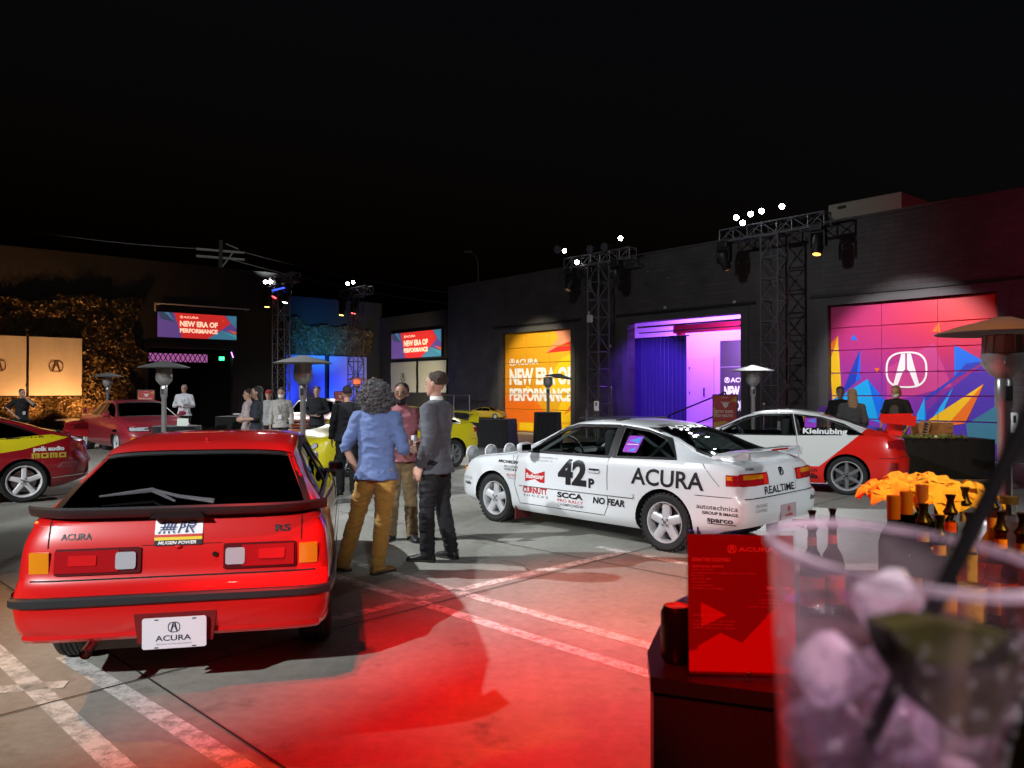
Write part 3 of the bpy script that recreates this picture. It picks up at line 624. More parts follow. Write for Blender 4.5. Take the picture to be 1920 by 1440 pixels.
for k, (T, s, z) in enumerate(FLS):
    tgt = (1.2, 6, 1.3) if T[0] > 0 else (-4, 8, 1.3)
    par(tpt(*T, s, .25, z), (tgt[0] + (k % 3 - 1) * 2, tgt[1], tgt[2]), {T1: 'bright white floodlight on the tower by the orange door', T2: 'bright white floodlight on the tower by the red mural', T3: 'bright white floodlight on the tower by the ivy building', T4: 'bright white floodlight on the tower before the blue wall'}[T], Wc, 60)
for s, z, lab in ((-.2, 6.35, 'dark unlit flood fixture on the tower by the orange door, beside its top rail'), (.45, 6.33, 'dark unlit flood fixture above the middle of the orange door tower'), (-1.75, 6.55, 'dark unlit flood fixture raised at the end of the orange door tower')):
    par(tpt(*T1, s, .2, z), (-6, 14, 5.5), lab, (.05, .05, .06), .02, .15, None)
for T, s, z, tl, lab, col, e in ((T2, -1.5, 5.6, -25, 'moving head lamp with orange lens hanging beside the violet doorway tower', (1, .25, .05), 3), (T2, 1.3, 5.65, 15, 'moving head lamp with amber lens hanging beside the red mural', (1, .4, .06), 4),
                         (T1, -1.2, 5.6, 25, 'dark moving head lamp hanging toward the orange door', (.1, .1, .1), .05), (T1, -.25, 5.5, 5, 'dark moving head lamp hanging at the middle of the tower by the orange door', (.1, .1, .1), .05), (T1, .9, 5.6, -30, 'dark moving head lamp hanging toward the violet doorway', (.1, .1, .1), .05),
                         (T3, -1.15, 5.6, 0, 'moving head lamp with yellow lens by the ivy building', (1, .7, .15), 5), (T3, -.1, 5.85, 30, 'moving head lamp with red lens by the ivy building', (1, .05, .06), 5), (T3, .75, 5.6, 15, 'moving head lamp with white lens in front of the blue ivy', (.9, .9, 1), 8),
                         (T4, -1.05, 5.6, 10, 'moving head lamp with yellow lens before the blue wall', (1, .7, .15), 5), (T4, .05, 5.6, 10, 'moving head lamp with red lens before the blue wall', (1, .1, .08), 5)):
    movinghead(tpt(*T, s, .1, z + .26), TA, tl, lab, col, e)
t = thing('cable_box', 'small white control box clamped to the tower by the orange door', 'box', tpt(*T1, -.1, .3, 3.9), TA); m = MB(); m.bbox((0, 0, .12), (.2, .1, .24), .02); m.obj('case', mat('offwhite', (.6, .58, .52), .5), t); m = MB(); m.box((-.05, 0, .3), (.03, .03, .14)); m.obj('clamp', mat('offwhite'), t)
t = thing('led_bar', 'thin blue glowing light bar on the far tower by the ivy building', 'light bar', tpt(*T3, .4, .3, 5.62), TA); m = MB(); m.box((0, 0, 0), (1.1, .06, .05)); m.obj('tube', mat('blue_bar', (.05, .1, .9), .4, emit=1.4), t); m = MB(); m.box((0, .05, .03), (1.2, .06, .06)); m.obj('case', BLACK, t)

# ------------------------------------------------------------------ utility pole, wires, street lamp
POLE = mat('pole_wood', (.06, .055, .05), .8); WIRE = mat('wire', (.35, .35, .35), .6)
t = thing('utility_pole', 'dim wooden utility pole with crossarms and transformer cans', 'utility pole', (-16.6, 44, 0), 0)
m = MB(); m.cyl((0, 0, 0), (0, 0, 10.2), .17, .12); m.obj('pole', POLE, t)
for z in (9.6, 9.2):
    m = MB(); m.box((0, 0, z), (2.6, .1, .12), rz=.5); m.obj('crossarm', mat('arm', (.4, .38, .33), .8), t)
m = MB(); m.cyl((.1, 0, 8.7), (.7, 0, 9.5), .04); m.cyl((.0, 0, 6.9), (.6, 0, 7.9), .04); m.cyl((.3, 0, 10), (1, 0, 9.7), .04); m.obj('brace', mat('arm'), t)
for x in (-.55, .15, .85): m = MB(); m.cyl((x, -.35, 6.35), (x, -.35, 7.05), .24, n=14); m.obj('transformer', mat('can', (.5, .5, .48), .5), t, 40)
m = MB(); m.box((-1.35, -.3, 6.75), (.06, .06, .7)); m.obj('bracket', mat('arm'), t)
def wire(a, b, sag, r, lab):
    a = Vector(a); b = Vector(b); P = [a + (b - a) * i / 14 + Vector((0, 0, -sag * 4 * (i / 14) * (1 - i / 14))) for i in range(15)]
    m = MB(); m.tube(P, r, 5); tag(m.obj('overhead_wire', WIRE), lab, 'wire', 'overhead wires to the utility pole')
wire((-17.4, 44, 9.7), (-34, 36, 11.5), .6, .02, 'thin overhead wire running from the pole top over the ivy building')
wire((-16.8, 44, 8.0), (-33, 37, 9.3), .4, .06, 'thick overhead cable running from the pole over the ivy building')
wire((-15.6, 44, 9.6), (4, 58, 8.6), .8, .02, 'thin overhead wire running from the pole toward the warehouse')
wire((-16, 44, 9.1), (4, 59, 8.0), .9, .02, 'lower thin overhead wire running from the pole toward the warehouse')
t = thing('street_lamp', 'unlit street lamp pole rising behind the warehouse corner', 'street lamp', (-2.2, 50, 0)); m = MB(); m.cyl((0, 0, 0), (0, 0, 9.9), .09, .06); m.obj('pole', mat('galv', (.3, .3, .3), .5, .5), t)
m = MB(); m.tube([(0, 0, 9.85), (-.15, 0, 10.35), (-.5, 0, 10.6)], .04, 8); m.obj('arm', mat('galv'), t); m = MB(); m.box((-.65, 0, 10.62), (.5, .2, .1)); m.obj('head', mat('galv'), t)

# ------------------------------------------------------------------ railings
STEEL = mat('rail_steel', (.3, .3, .3), .4, .8)
def railing(label, segs, cat='railing', m_=STEEL):
    t = thing('handrail', label, cat, segs[0][0]); o = Vector(segs[0][0]); b = 0
    for a, c in segs:
        m = MB(); m.cyl(Vector(a) - o, Vector(c) - o, .024, n=8); m.obj('post' if abs(a[0] - c[0]) + abs(a[1] - c[1]) < .01 else 'rail', m_, t, 40)
    return t
def rl(label, s0, s1, d, zs=(1.1, .6), posts=3, slope=0, z0=0):
    A = []
    for k in range(posts):
        s = s0 + (s1 - s0) * k / (posts - 1); zz = z0 + slope * k / (posts - 1); A.append((wpt(s, -d, zz if k == 0 else 0), wpt(s, -d, zz + zs[0])))
    for z in zs: A.append((wpt(s0, -d, z0 + z), wpt(s1, -d, z0 + slope + z)))
    railing(label, A)
rl('grey steel handrail on the low ramp beside the orange door', -2.6, -.5, 1.3, (1.45, .85))
railing('grey sloping handrail stub left of the ramp railing', [(wpt(-3.6, -1.3, 0), wpt(-3.6, -1.3, .95)), (wpt(-3.6, -1.3, .95), wpt(-2.6, -1.3, 1.45)), (wpt(-3.6, -1.3, .4), wpt(-2.6, -1.3, .85))])
rl('pale handrail climbing to the left side of the violet doorway', 5.6, 6.75, .9, (.95, .5), 2, .75, .05)
railing('black handrail climbing to the right side of the violet doorway', [(wpt(9.6, -1.5, 0), wpt(9.6, -1.5, .9)), (wpt(9.6, -1.5, .9), wpt(10.7, -.2, 1.6)), (wpt(10.7, -.2, 0), wpt(10.7, -.2, 1.6)), (wpt(9.6, -1.5, .35), wpt(10.7, -.2, 1.0))], m_=BLACK)
t = thing('entry_stairs', 'dark steps up to the violet doorway', 'stairs', wpt(8.6, -.8, 0), TA)
for k in range(3): m = MB(); m.box((0, -.5 + .3 * k + .15, .075 + .15 * k - .075 * k), (3.2, 1.3 - .3 * k * 2, .15 + .15 * k)) if 0 else m.box((0, .3 * k - .1, .075 * (k + 1)), (3.2, .298, .15 * (k + 1))); m.obj('step', mat('step_paint', (.03, .03, .03), .7), t)
# ------------------------------------------------------------------ cars
def pchip(tab):
    tab = sorted(tab); xs = [t[0] for t in tab]; ys = [t[1] for t in tab]; n = len(xs)
    if n == 1: return lambda x: ys[0]
    h = [xs[i + 1] - xs[i] for i in range(n - 1)]; d = [(ys[i + 1] - ys[i]) / h[i] for i in range(n - 1)]
    m = [d[0]] + [0 if d[i - 1] * d[i] <= 0 else 2 * d[i - 1] * d[i] / (d[i - 1] + d[i]) for i in range(1, n - 1)] + [d[-1]]
    def f(x):
        if x <= xs[0]: return ys[0]
        if x >= xs[-1]: return ys[-1]
        i = 0
        while x > xs[i + 1]: i += 1
        t = (x - xs[i]) / h[i]
        return (1 + 2 * t) * (1 - t) ** 2 * ys[i] + t * (1 - t) ** 2 * h[i] * m[i] + t * t * (3 - 2 * t) * ys[i + 1] + t * t * (t - 1) * h[i] * m[i + 1]
    return f
SIDE = [(0, .9), (.05, .95), (.18, .985), (.5, 1.0), (.62, .998), (.85, .975), (1, .935)]
class Car:
    def __init__(s, **k):
        s.k = k; s.x0, s.x1 = k['L']
        for n in ('top', 'belt', 'hw', 'rail', 'sill', 'kr', 'xf', 'xr'): setattr(s, n, pchip(k[n]))
        s.side = pchip(k.get('side', SIDE)); s.base = s.loft(); s.bvh = None
        bm = bmesh.new(); bm.from_mesh(s.base); s.bvh = BVHTree.FromBMesh(bm); bm.free()
    def half(s, x, ws, inset=0, floor=None):
        zs = s.sill(x) if floor is None else floor; zt = s.top(x) - inset; zb = min(s.belt(x), zt - .02); hw = (s.hw(x) - inset) * ws
        P = [(0, zs), (hw * .5, zs)]
        for i in range(14): t = i / 13; P.append((hw * s.side(t), zs + (zb - zs) * t))
        yb = hw * s.side(1); yr = min((s.rail(x) - inset) * ws, yb * .99); zr = zb + (zt - zb) * s.kr(x)
        for q in (.25, .5, .75, 1): P.append((yb + (yr - yb) * q + .012 * math.sin(q * math.pi) * ws, zb + (zr - zb) * q))
        for i in range(1, 9):
            a = math.pi / 2 * i / 8; P.append((yr * max(0, math.cos(a)) ** .62 if i < 8 else 0, zr + (zt - zr) * math.sin(a) ** .62))
        return P
    def shift(s, x, z):
        d = s.x1 - x; b = max(0, 1 - d / .5); x2 = x + s.xf(z) * b * b * (3 - 2 * b)
        d = x - s.x0; b = max(0, 1 - d / .45); return x2 + s.xr(z) * b * b * (3 - 2 * b)
    def loft(s, inset=0, x0=None, x1=None, floor=None):
        st = []
        if x0 is None:
            rr, nr, rf, nf = s.k.get('rr', .3), s.k.get('nr', 4), s.k.get('rf', .45), s.k.get('nf', 3)
            for i in range(13): a = math.pi / 2 * i / 12; st.append((s.x0 + rr * (1 - max(0, math.cos(a)) ** (2 / nr)), math.sin(a) ** (2 / nr)))
            a0, a1 = s.x0 + rr, s.x1 - rf; n = int((a1 - a0) / .06)
            for i in range(1, n): st.append((a0 + (a1 - a0) * i / n, 1))
            for i in range(12, -1, -1): a = math.pi / 2 * i / 12; st.append((s.x1 - rf * (1 - max(0, math.cos(a)) ** (2 / nf)), math.sin(a) ** (2 / nf)))
        else:
            n = int((x1 - x0) / .08); st = [(x0 + (x1 - x0) * i / n, 1) for i in range(n + 1)]
        vs = []; fs = []
        for x, ws in st:
            H = s.half(x, ws, inset, floor); ring = H + [(-y, z) for y, z in H[-2:0:-1]]; m = len(ring)
            for y, z in ring: vs.append((s.shift(x, z) if x0 is None else x, y, z))
        for i in range(len(st) - 1):
            for k in range(m): fs.append((i * m + k, i * m + (k + 1) % m, (i + 1) * m + (k + 1) % m, (i + 1) * m + k))
        fs += [tuple(range(m))[::-1], tuple(range((len(st) - 1) * m, len(st) * m))]
        me = bpy.data.meshes.new('loft'); me.from_pydata(vs, [], fs); bm = bmesh.new(); bm.from_mesh(me)
        bmesh.ops.remove_doubles(bm, verts=bm.verts, dist=.0004); bmesh.ops.dissolve_degenerate(bm, edges=bm.edges, dist=.0003)
        bmesh.ops.recalc_face_normals(bm, faces=bm.faces); bm.to_mesh(me); bm.free(); return me
    def hit(s, a, b, axis, sg):
        if axis == 'y': o, d = Vector((a, sg * 3, b)), Vector((0, -sg, 0))
        elif axis == 'x': o, d = Vector((sg * 6, a, b)), Vector((-sg, 0, 0))
        else: o, d = Vector((a, b, 4)), Vector((0, 0, -1))
        p, n, i, _ = s.bvh.ray_cast(o, d)
        if p is None:
            p, n, i, _ = s.bvh.find_nearest(o + d * (2.2 if axis == 'y' else 3.8 if axis == 'x' else 3))
        if n.dot(d) > 0: n = -n
        return p, n
    def patch(s, poly, axis, sg, off, m, name, parent, th=0, res=.05):
        """convex outline projected on the body shell"""
        a0, a1 = min(p[0] for p in poly), max(p[0] for p in poly); b0, b1 = min(p[1] for p in poly), max(p[1] for p in poly)
        bm = bmesh.new(); na, nb = max(1, int((a1 - a0) / res)), max(1, int((b1 - b0) / res))
        G_ = [[bm.verts.new((a0 + (a1 - a0) * i / na, b0 + (b1 - b0) * j / nb, 0)) for j in range(nb + 1)] for i in range(na + 1)]
        for i in range(na):
            for j in range(nb): bm.faces.new((G_[i][j], G_[i + 1][j], G_[i + 1][j + 1], G_[i][j + 1]))
        ar = sum(poly[i - 1][0] * poly[i][1] - poly[i][0] * poly[i - 1][1] for i in range(len(poly)))
        if ar < 0: poly = poly[::-1]
        for i in range(len(poly)):
            p, q = poly[i - 1], poly[i]; n = Vector((q[1] - p[1], -(q[0] - p[0]), 0))
            if n.length < 1e-6: continue
            bmesh.ops.bisect_plane(bm, geom=bm.verts[:] + bm.edges[:] + bm.faces[:], plane_co=(p[0], p[1], 0), plane_no=n, clear_outer=True, dist=1e-5)
        if th:
            r = bmesh.ops.extrude_face_region(bm, geom=bm.faces[:]); top = {v for v in r['geom'] if isinstance(v, bmesh.types.BMVert)}
        else: top = set(bm.verts)
        for v in bm.verts:
            p, n = s.hit(v.co.x, v.co.y, axis, sg); v.co = p + n * (off + (th if v in top and th else 0))
        bmesh.ops.recalc_face_normals(bm, faces=bm.faces); me = bpy.data.meshes.new(name); bm.to_mesh(me); bm.free()
        return link(name, me, m, parent, 50)
    def decal(s, vf, a, b, axis, sg, m, name, parent, off=.004, flip=None, rise=0, sh=0):
        """2D mesh laid on the shell; (a, b) is its left-bottom corner as read from outside"""
        f = -1 if (axis == 'y' and sg > 0) or (axis == 'x' and sg < 0) else 1
        bm = bmesh.new(); V = [bm.verts.new((x, y, 0)) for x, y in vf[0]]
        for fc in vf[1]:
            try: bm.faces.new([V[i] for i in fc])
            except ValueError: pass
        for _ in range(2):
            long = [e for e in bm.edges if e.calc_length() > .07]
            if long: bmesh.ops.subdivide_edges(bm, edges=long, cuts=1)
        for v in bm.verts:
            x, y = v.co.x, v.co.y; p, n = s.hit(a + f * x, b + y + rise * x, axis, sg); v.co = p + n * off
        bmesh.ops.triangulate(bm, faces=bm.faces); me = bpy.data.meshes.new(name); bm.to_mesh(me); bm.free(); return link(name, me, m, parent)
    def line(s, pts, axis, sg, w, m, name, parent, off=.0025, step=.05):
        """thin strip following the shell"""
        P = []
        for (a, b), (c, d) in zip(pts, pts[1:]):
            k = max(1, int(math.hypot(c - a, d - b) / step))
            for i in range(k): P.append((a + (c - a) * i / k, b + (d - b) * i / k))
        P.append(pts[-1]); mb = MB()
        for i, (a, b) in enumerate(P):
            q = P[min(i + 1, len(P) - 1)]; r = P[max(i - 1, 0)]; dx, dy = q[0] - r[0], q[1] - r[1]; l = math.hypot(dx, dy) or 1
            for sgn in (-1, 1):
                p, n = s.hit(a - dy / l * w / 2 * sgn, b + dx / l * w / 2 * sgn, axis, sg); mb.v.append(p + n * off)
        mb.f = [(2 * i, 2 * i + 1, 2 * i + 3, 2 * i + 2) for i in range(len(P) - 1)]; return mb.obj(name, m, parent, 180)
    def ring_at(s, z, cx, a0, a1, n):
        P = []; N = []
        for i in range(n + 1):
            a = R(a0 + (a1 - a0) * i / n); d = Vector((math.cos(a), math.sin(a), 0)); p, nn, _, _ = s.bvh.ray_cast(Vector((cx, 0, z)) + d * 5, -d)
            if p is not None: P.append(p); nn.z = 0; N.append(nn.normalized() * (1 if nn.dot(d) > 0 else -1))
        return P, N
    def band(s, z, cx, a0, a1, n, prof, m, name, parent):
        P, N = s.ring_at(z, cx, a0, a1, n); mb = MB(); mb.sweep(P, prof, lambda i: N[i]); return mb.obj(name, m, parent, 40)
    def shell(s, arches, windows, cav):
        o = bpy.data.objects.new('tmp', s.base.copy()); COL.objects.link(o); o.data.materials.append(MATS['trim_black']); cut = []
        o.data.materials[0] = MATS['car_paint_slot']
        def C(me):
            if len(me.materials) == 0: me.materials.append(MATS['trim_black'])
            c = bpy.data.objects.new('cut', me); COL.objects.link(c); cut.append(c); b = o.modifiers.new('b', 'BOOLEAN'); b.operation = 'DIFFERENCE'; b.solver = 'EXACT'; b.object = c; b.material_mode = 'TRANSFER'
        if cav: C(s.loft(.045, cav[0], cav[1], cav[2]))
        for x, r, z in arches:
            for sg in (-1, 1):
                mb = MB(); mb.cyl((x, sg * .52, z), (x, sg * 1.3, z), r, n=40); C(mb.mesh())
        for axis, sg, poly in windows:
            mb = MB()
            if axis == 'y':
                for q in ((-1, 1) if sg == 0 else (sg,)): mb.prism(poly, q * .3, q * 1.3, 'xz')
            elif axis == 'x': mb.prism(poly, min(sg * .6, sg * 4), max(sg * .6, sg * 4), 'yz')
            else: mb.prism(poly, s.k.get('zcut', .86), 2.2, 'xy')
            C(mb.mesh())
        me = evalmesh(o)
        for c in cut: bpy.data.objects.remove(c)
        bpy.data.objects.remove(o); me.polygons.foreach_set('use_smooth', [True] * len(me.polygons)); me.set_sharp_from_angle(angle=R(28)); return me
def paint(name, col, coat=1, rough=.32, metal=0): return mat(name, col, rough, metal, coat=coat)
mat('trim_black', (.012, .012, .013), .5); mat('car_paint_slot')
TRIM = MATS['trim_black']; GAP = mat('panel_gap', (.008, .008, .008), .9); RUB = mat('rubber', (.018, .018, .018), .75, bump=.15, bscale=70)
CHROME = mat('chrome', (.8, .8, .8), .12, 1); ALU = mat('alloy', (.62, .63, .65), .38, .25); POL = mat('polished_alloy', (.8, .8, .82), .2, .5); WHW = mat('white_wheel', (.75, .75, .76), .35); GUN = mat('gunmetal', (.2, .21, .22), .35, .3); DISC = mat('brake_disc', (.25, .25, .25), .35, .9)
TINT = glassmat('tinted_window', (.22, .25, .25)); DTINT = glassmat('dark_window', (.015, .016, .018)); CLEAR = glassmat('clear_window', (.72, .78, .76))
SEAT = mat('seat_cloth', (.03, .03, .033), .9, bump=.1)
def wheel(parent, x, y, r, w, style, rimm, sg):
    """tyre with its rim; sg = outer side"""
    rr = r * style.get('rim', .66); t = MB(); h = w / 2
    prof = [(rr * .97, -h * .82), (rr * 1.05, -h * .95), (r * .9, -h), (r * .97, -h * .85), (r, -h * .62)]
    for gx in (-.4, -.12, .16, .44): prof += [(r, h * (gx - .06)), (r - .007, h * (gx - .05)), (r - .007, h * (gx + .01)), (r, h * (gx + .02))]
    prof += [(r, h * .62), (r * .97, h * .85), (r * .9, h), (rr * 1.05, h * .95), (rr * .97, h * .82)]
    t.lathe(prof, 40, 'y', close=True)
    if style.get('knob'):
        for k in range(36):
            a = 2 * math.pi * k / 36
            for q in (-.78, .78): t.box((r * .985 * math.cos(a), q * h, r * .985 * math.sin(a)), (.018, h * .3, .03), ry=-a)
    tyre = t.obj('wheel', RUB, parent, 35); tyre.location = (x, y, r - .004)
    b = MB(); o = sg
    b.lathe([(rr, o * h * .86), (rr * 1.0, o * h * .93), (rr * .96, o * h * .93), (rr * .9, o * h * .6), (rr * .86, -o * h * .3), (rr * .86, -o * h * .8)], 40, 'y')
    b.obj('rim', style.get('lip', rimm), tyre, 50)
    d = MB(); d.lathe([(.001, -o * h * .1), (rr * .7, -o * h * .1), (rr * .7, -o * h * .16)], 28, 'y'); d.obj('brake_disc', DISC, tyre, 30)
    n = style['n']; sp = MB(); w0, w1 = style['w0'] * rr, style['w1'] * rr; dish = style.get('dish', .35)
    for k in range(n):
        a = 2 * math.pi * k / n + math.pi / 2; ca, sa = math.cos(a), math.sin(a)
        def P(rad, lat, yy): return (rad * ca - lat * sa, o * yy, rad * sa + lat * ca)
        pts = []
        for rad, lw, yo in ((rr * .14, w0, h * (.86 - dish * .2)), (rr * .5, (w0 + w1) / 2 * .92, h * (.86 - dish * .25)), (rr * .93, w1, h * .72)):
            pts += [P(rad, -lw / 2, yo - .012), P(rad, -lw / 2 * .6, yo), P(rad, lw / 2 * .6, yo), P(rad, lw / 2, yo - .012), P(rad, lw / 2, yo - .05), P(rad, -lw / 2, yo - .05)]
        fs = [(i * 6 + j, i * 6 + (j + 1) % 6, (i + 1) * 6 + (j + 1) % 6, (i + 1) * 6 + j) for i in range(2) for j in range(6)] + [(0, 1, 2, 3, 4, 5), (17, 16, 15, 14, 13, 12)]
        sp.add(pts, fs)
    sp.lathe([(.001, o * h * .84), (rr * .1, o * h * .84), (rr * .2, o * h * .8), (rr * .26, o * h * .66), (rr * .26, o * h * .3)], 20, 'y')
    sp.obj('spokes', rimm, tyre, 35)
    c = MB(); c.lathe([(.001, o * (h * .84 + .008)), (rr * .08, o * (h * .84 + .007)), (rr * .1, o * h * .8)], 16, 'y')
    for k in range(style.get('nuts', 5)):
        a = 2 * math.pi * (k + .5) / style.get('nuts', 5); c.cyl((rr * .18 * math.cos(a), o * h * .7, rr * .18 * math.sin(a)), (rr * .18 * math.cos(a), o * (h * .8 + .012), rr * .18 * math.sin(a)), .011, n=6)
    c.obj('hub_cap', style.get('cap', GUN), tyre, 40); return tyre
def mirror(t, x, y, z, sg, m, k=1):
    b = MB(); b.rings([((x - .02, y + sg * .10 * k, z - .055 * k), .03 * k, .06 * k), ((x, y + sg * .11 * k, z - .02 * k), .055 * k, .09 * k), ((x, y + sg * .11 * k, z + .035 * k), .055 * k, .095 * k), ((x - .01, y + sg * .10 * k, z + .065 * k), .03 * k, .07 * k)], 14)
    b.box((x - .0, y + sg * .02, z - .03), (.05, .09, .03)); o = b.obj('door_mirror', m, t, 50)
    g = MB(); g.box((x - .058 * k, y + sg * .11 * k, z + .008), (.004, .15 * k, .075 * k)); g.obj('mirror_glass', mat('mirror_glass', (.5, .55, .6), .05, 1), o); return o
def seats(t, xs, ys=(.36, -.36), z=.55):
    for x in xs:
        for y in ys:
            m = MB(); m.bbox((x, y, z), (.5, .46, .2), .06); m.bbox((x - .3, y, z + .27), (.16, .44, .5), .06); m.bbox((x - .35, y, z + .57), (.1, .24, .16), .04); m.obj('seat', SEAT, t, 40)
def steering(t, x, y, z):
    m = MB(); K = 20; c = Vector((x, y, z)); ax = Vector((-.85, 0, .5)).normalized(); u = Vector((0, 1, 0)); v = ax.cross(u)
    m.tube([c + u * .18 * math.cos(2 * math.pi * i / K) + v * .18 * math.sin(2 * math.pi * i / K) for i in range(K + 1)], .014, 6)
    for a in (0, 150, 210, 330): m.cyl(c, c + u * .17 * math.cos(R(a)) + v * .17 * math.sin(R(a)), .012, n=6)
    m.cyl(c, c - ax * -.0 + Vector((.35, 0, -.15)), .03, n=8); m.obj('steering_wheel', TRIM, t, 40)
def rrect(x0, x1, y0, y1, r, n=4):
    P = []
    for cx, cy, a in ((x1 - r, y1 - r, 0), (x0 + r, y1 - r, 90), (x0 + r, y0 + r, 180), (x1 - r, y0 + r, 270)): P += arc(cx, cy, r, r, a, a + 90, n)
    return P
def body_obj(me, t, m, trim=TRIM):
    me = me.copy(); 
    for i, s in enumerate(me.materials): me.materials[i] = m if s and s.name.startswith('car_paint_slot') else trim
    return link('body', me, None, t)
TXK = mat('decal_black', (.012, .012, .014), .45); TXW = mat('decal_white', (.85, .85, .85), .45); TXR = mat('decal_red', (.5, .015, .02), .45); TXG = mat('decal_grey', (.3, .3, .32), .45); TXY = mat('decal_gold', (.6, .42, .05), .45)
LR = mat('lamp_red', (.38, .008, .012), .12, coat=1); LA = mat('lamp_amber', (.75, .25, .01), .12, coat=1); LW = mat('lamp_clear', (.42, .42, .45), .15, coat=1); LB = mat('lamp_bright_red', (.8, .03, .02), .12, coat=1)

# ---- boxy red hatchback, seen from behind
g1 = Car(L=(-2.14, 2.14), rr=.17, nr=7, rf=.4, nf=4, zcut=.9,
    top=[(-2.14, .93), (-2.05, .965), (-1.93, .975), (-1.86, .985), (-1.6, 1.115), (-1.32, 1.262), (-1.15, 1.312), (-.6, 1.35), (-.1, 1.335), (.15, 1.28), (.5, 1.08), (.75, .95), (.95, .9), (1.6, .82), (2.0, .74), (2.14, .66)],
    belt=[(-2.14, .9), (-1.8, .93), (-.6, .9), (.6, .87), (1.2, .83), (2.14, .62)], hw=[(-2.14, .815), (-1.7, .83), (0, .832), (1.5, .825), (2.14, .78)],
    rail=[(-2.14, .75), (-1.9, .74), (-1.6, .66), (-1.3, .58), (-.6, .57), (0, .58), (.5, .64), (.9, .74), (2.14, .72)], sill=[(-2.14, .32), (-1.9, .27), (-1, .2), (1, .2), (2.14, .24)],
    kr=[(-2.14, .5), (-1.85, .6), (-1.4, .82), (.2, .84), (.7, .6), (.95, .5)], xf=[(.2, -.08), (.4, 0), (.7, -.1)],
    xr=[(.25, .10), (.32, .04), (.40, .01), (.5, 0), (.555, .002), (.58, .03), (.592, .085), (.63, .095), (.8, .12), (.93, .165), (.98, .2)],
    side=[(0, .9), (.06, .955), (.2, .985), (.45, 1.0), (.6, .998), (.85, .975), (1, .93)])
SD1 = [(.6, .93), (.18, 1.2), (-.45, 1.255), (-.45, .94)]; SQ1 = [(-.53, .945), (-.53, 1.255), (-1.0, 1.215), (-1.42, 1.05), (-1.5, .975)]
HG1 = [(-1.36, .54), (-1.36, -.54), (-1.84, -.68), (-1.84, .68)]
sh = g1.shell([(-1.27, .335, .3), (1.18, .335, .3)], [('y', 0, SD1), ('y', 0, SQ1), ('z', 1, HG1), ('z', 1, [(.18, .52), (.72, .66), (.72, -.66), (.18, -.52)])], (-1.9, .75, .64))
RED = paint('red_paint', (.62, .008, .008))
A = thing('red_hatchback', 'glossy red boxy hatchback with black spoiler and show plate, seen from behind', 'car', (-2.277, 6.284, 0), R(102.05))
body_obj(sh, A, RED)
for sg in (-1, 1):
    for P in (SD1, SQ1): g1.patch(P, 'y', sg, -.006, DTINT, 'side_window', A)
    g1.line([(.64, .93), (-1.52, .96)], 'y', sg, .03, TRIM, 'belt_trim', A, .004)
    g1.line([(.62, .93), (.18, 1.225), (-.45, 1.278), (-1.0, 1.235), (-1.43, 1.07), (-1.54, .97)], 'y', sg, .035, TRIM, 'window_trim', A, .003)
    g1.line([(-.49, .94), (-.49, 1.27)], 'y', sg, .09, TRIM, 'pillar_trim', A, .003)
    g1.line([(.62, .9), (.62, .3), (-.45, .3), (-.5, .93)], 'y', sg, .008, GAP, 'panel_gap', A)
    g1.line([(2.0, .56), (-2.05, .545)], 'y', sg, .05, TRIM, 'side_moulding', A, .012)
gl = g1.patch(HG1, 'z', 1, -.004, DTINT, 'rear_window', A)
g1.patch([(.18, .52), (.72, .66), (.72, -.66), (.18, -.52)], 'z', 1, -.004, DTINT, 'windscreen', A)
g1.line([(-1.86, .7), (-1.345, .565), (-1.345, -.565), (-1.86, -.7)], 'z', 1, .04, TRIM, 'rear_window_seal', A, .004)
g1.line([(-1.322, .555), (-1.322, -.555)], 'z', 1, .012, CHROME, 'roof_trim', A, .006)
m = MB(); m.box((-1.12, 0, 1.322), (.03, .02, .012)); m.obj('washer_nozzle', RED, A)
# wiper
def onz(x, y, o): p, n = g1.hit(x, y, 'z', 1); return p + n * o
m = MB(); m.tube([onz(-1.83, -.16, .03), onz(-1.77, .05, .035), onz(-1.72, .2, .03)], [.016, .011, .007], 6); m.obj('wiper_arm', mat('wiper_grey', (.1, .1, .11), .4), A)
m = MB(); m.tube([onz(-1.795, .06, .02), onz(-1.72, .2, .024), onz(-1.745, .48, .02)], [.007, .016, .006], 6); m.obj('wiper_blade', mat('wiper_grey'), A)
# spoiler
P = []; 
for i in range(25):
    y = -.80 + 1.6 * i / 24; e = abs(y) / .80; P.append(Vector((-2.0 + .17 * e ** 6 , y, .985)))
prof = [(-.10, -.008), (.02, -.034), (.045, -.016), (.066, .018), (.056, .03), (-.02, .01)]
m = MB(); m.sweep(P, prof, lambda i: Vector((-1, 0, 0))); m.obj('spoiler', mat('spoiler_rubber', (.03, .028, .03), .42), A, 40)
m = MB(); m.prism([(-.145, .945), (.145, .945), (.11, .985), (-.11, .985)], -2.052, -2.0, 'yz'); m.obj('spoiler_lamp', mat('spoiler_lamp', (.02, .012, .012), .25), A)
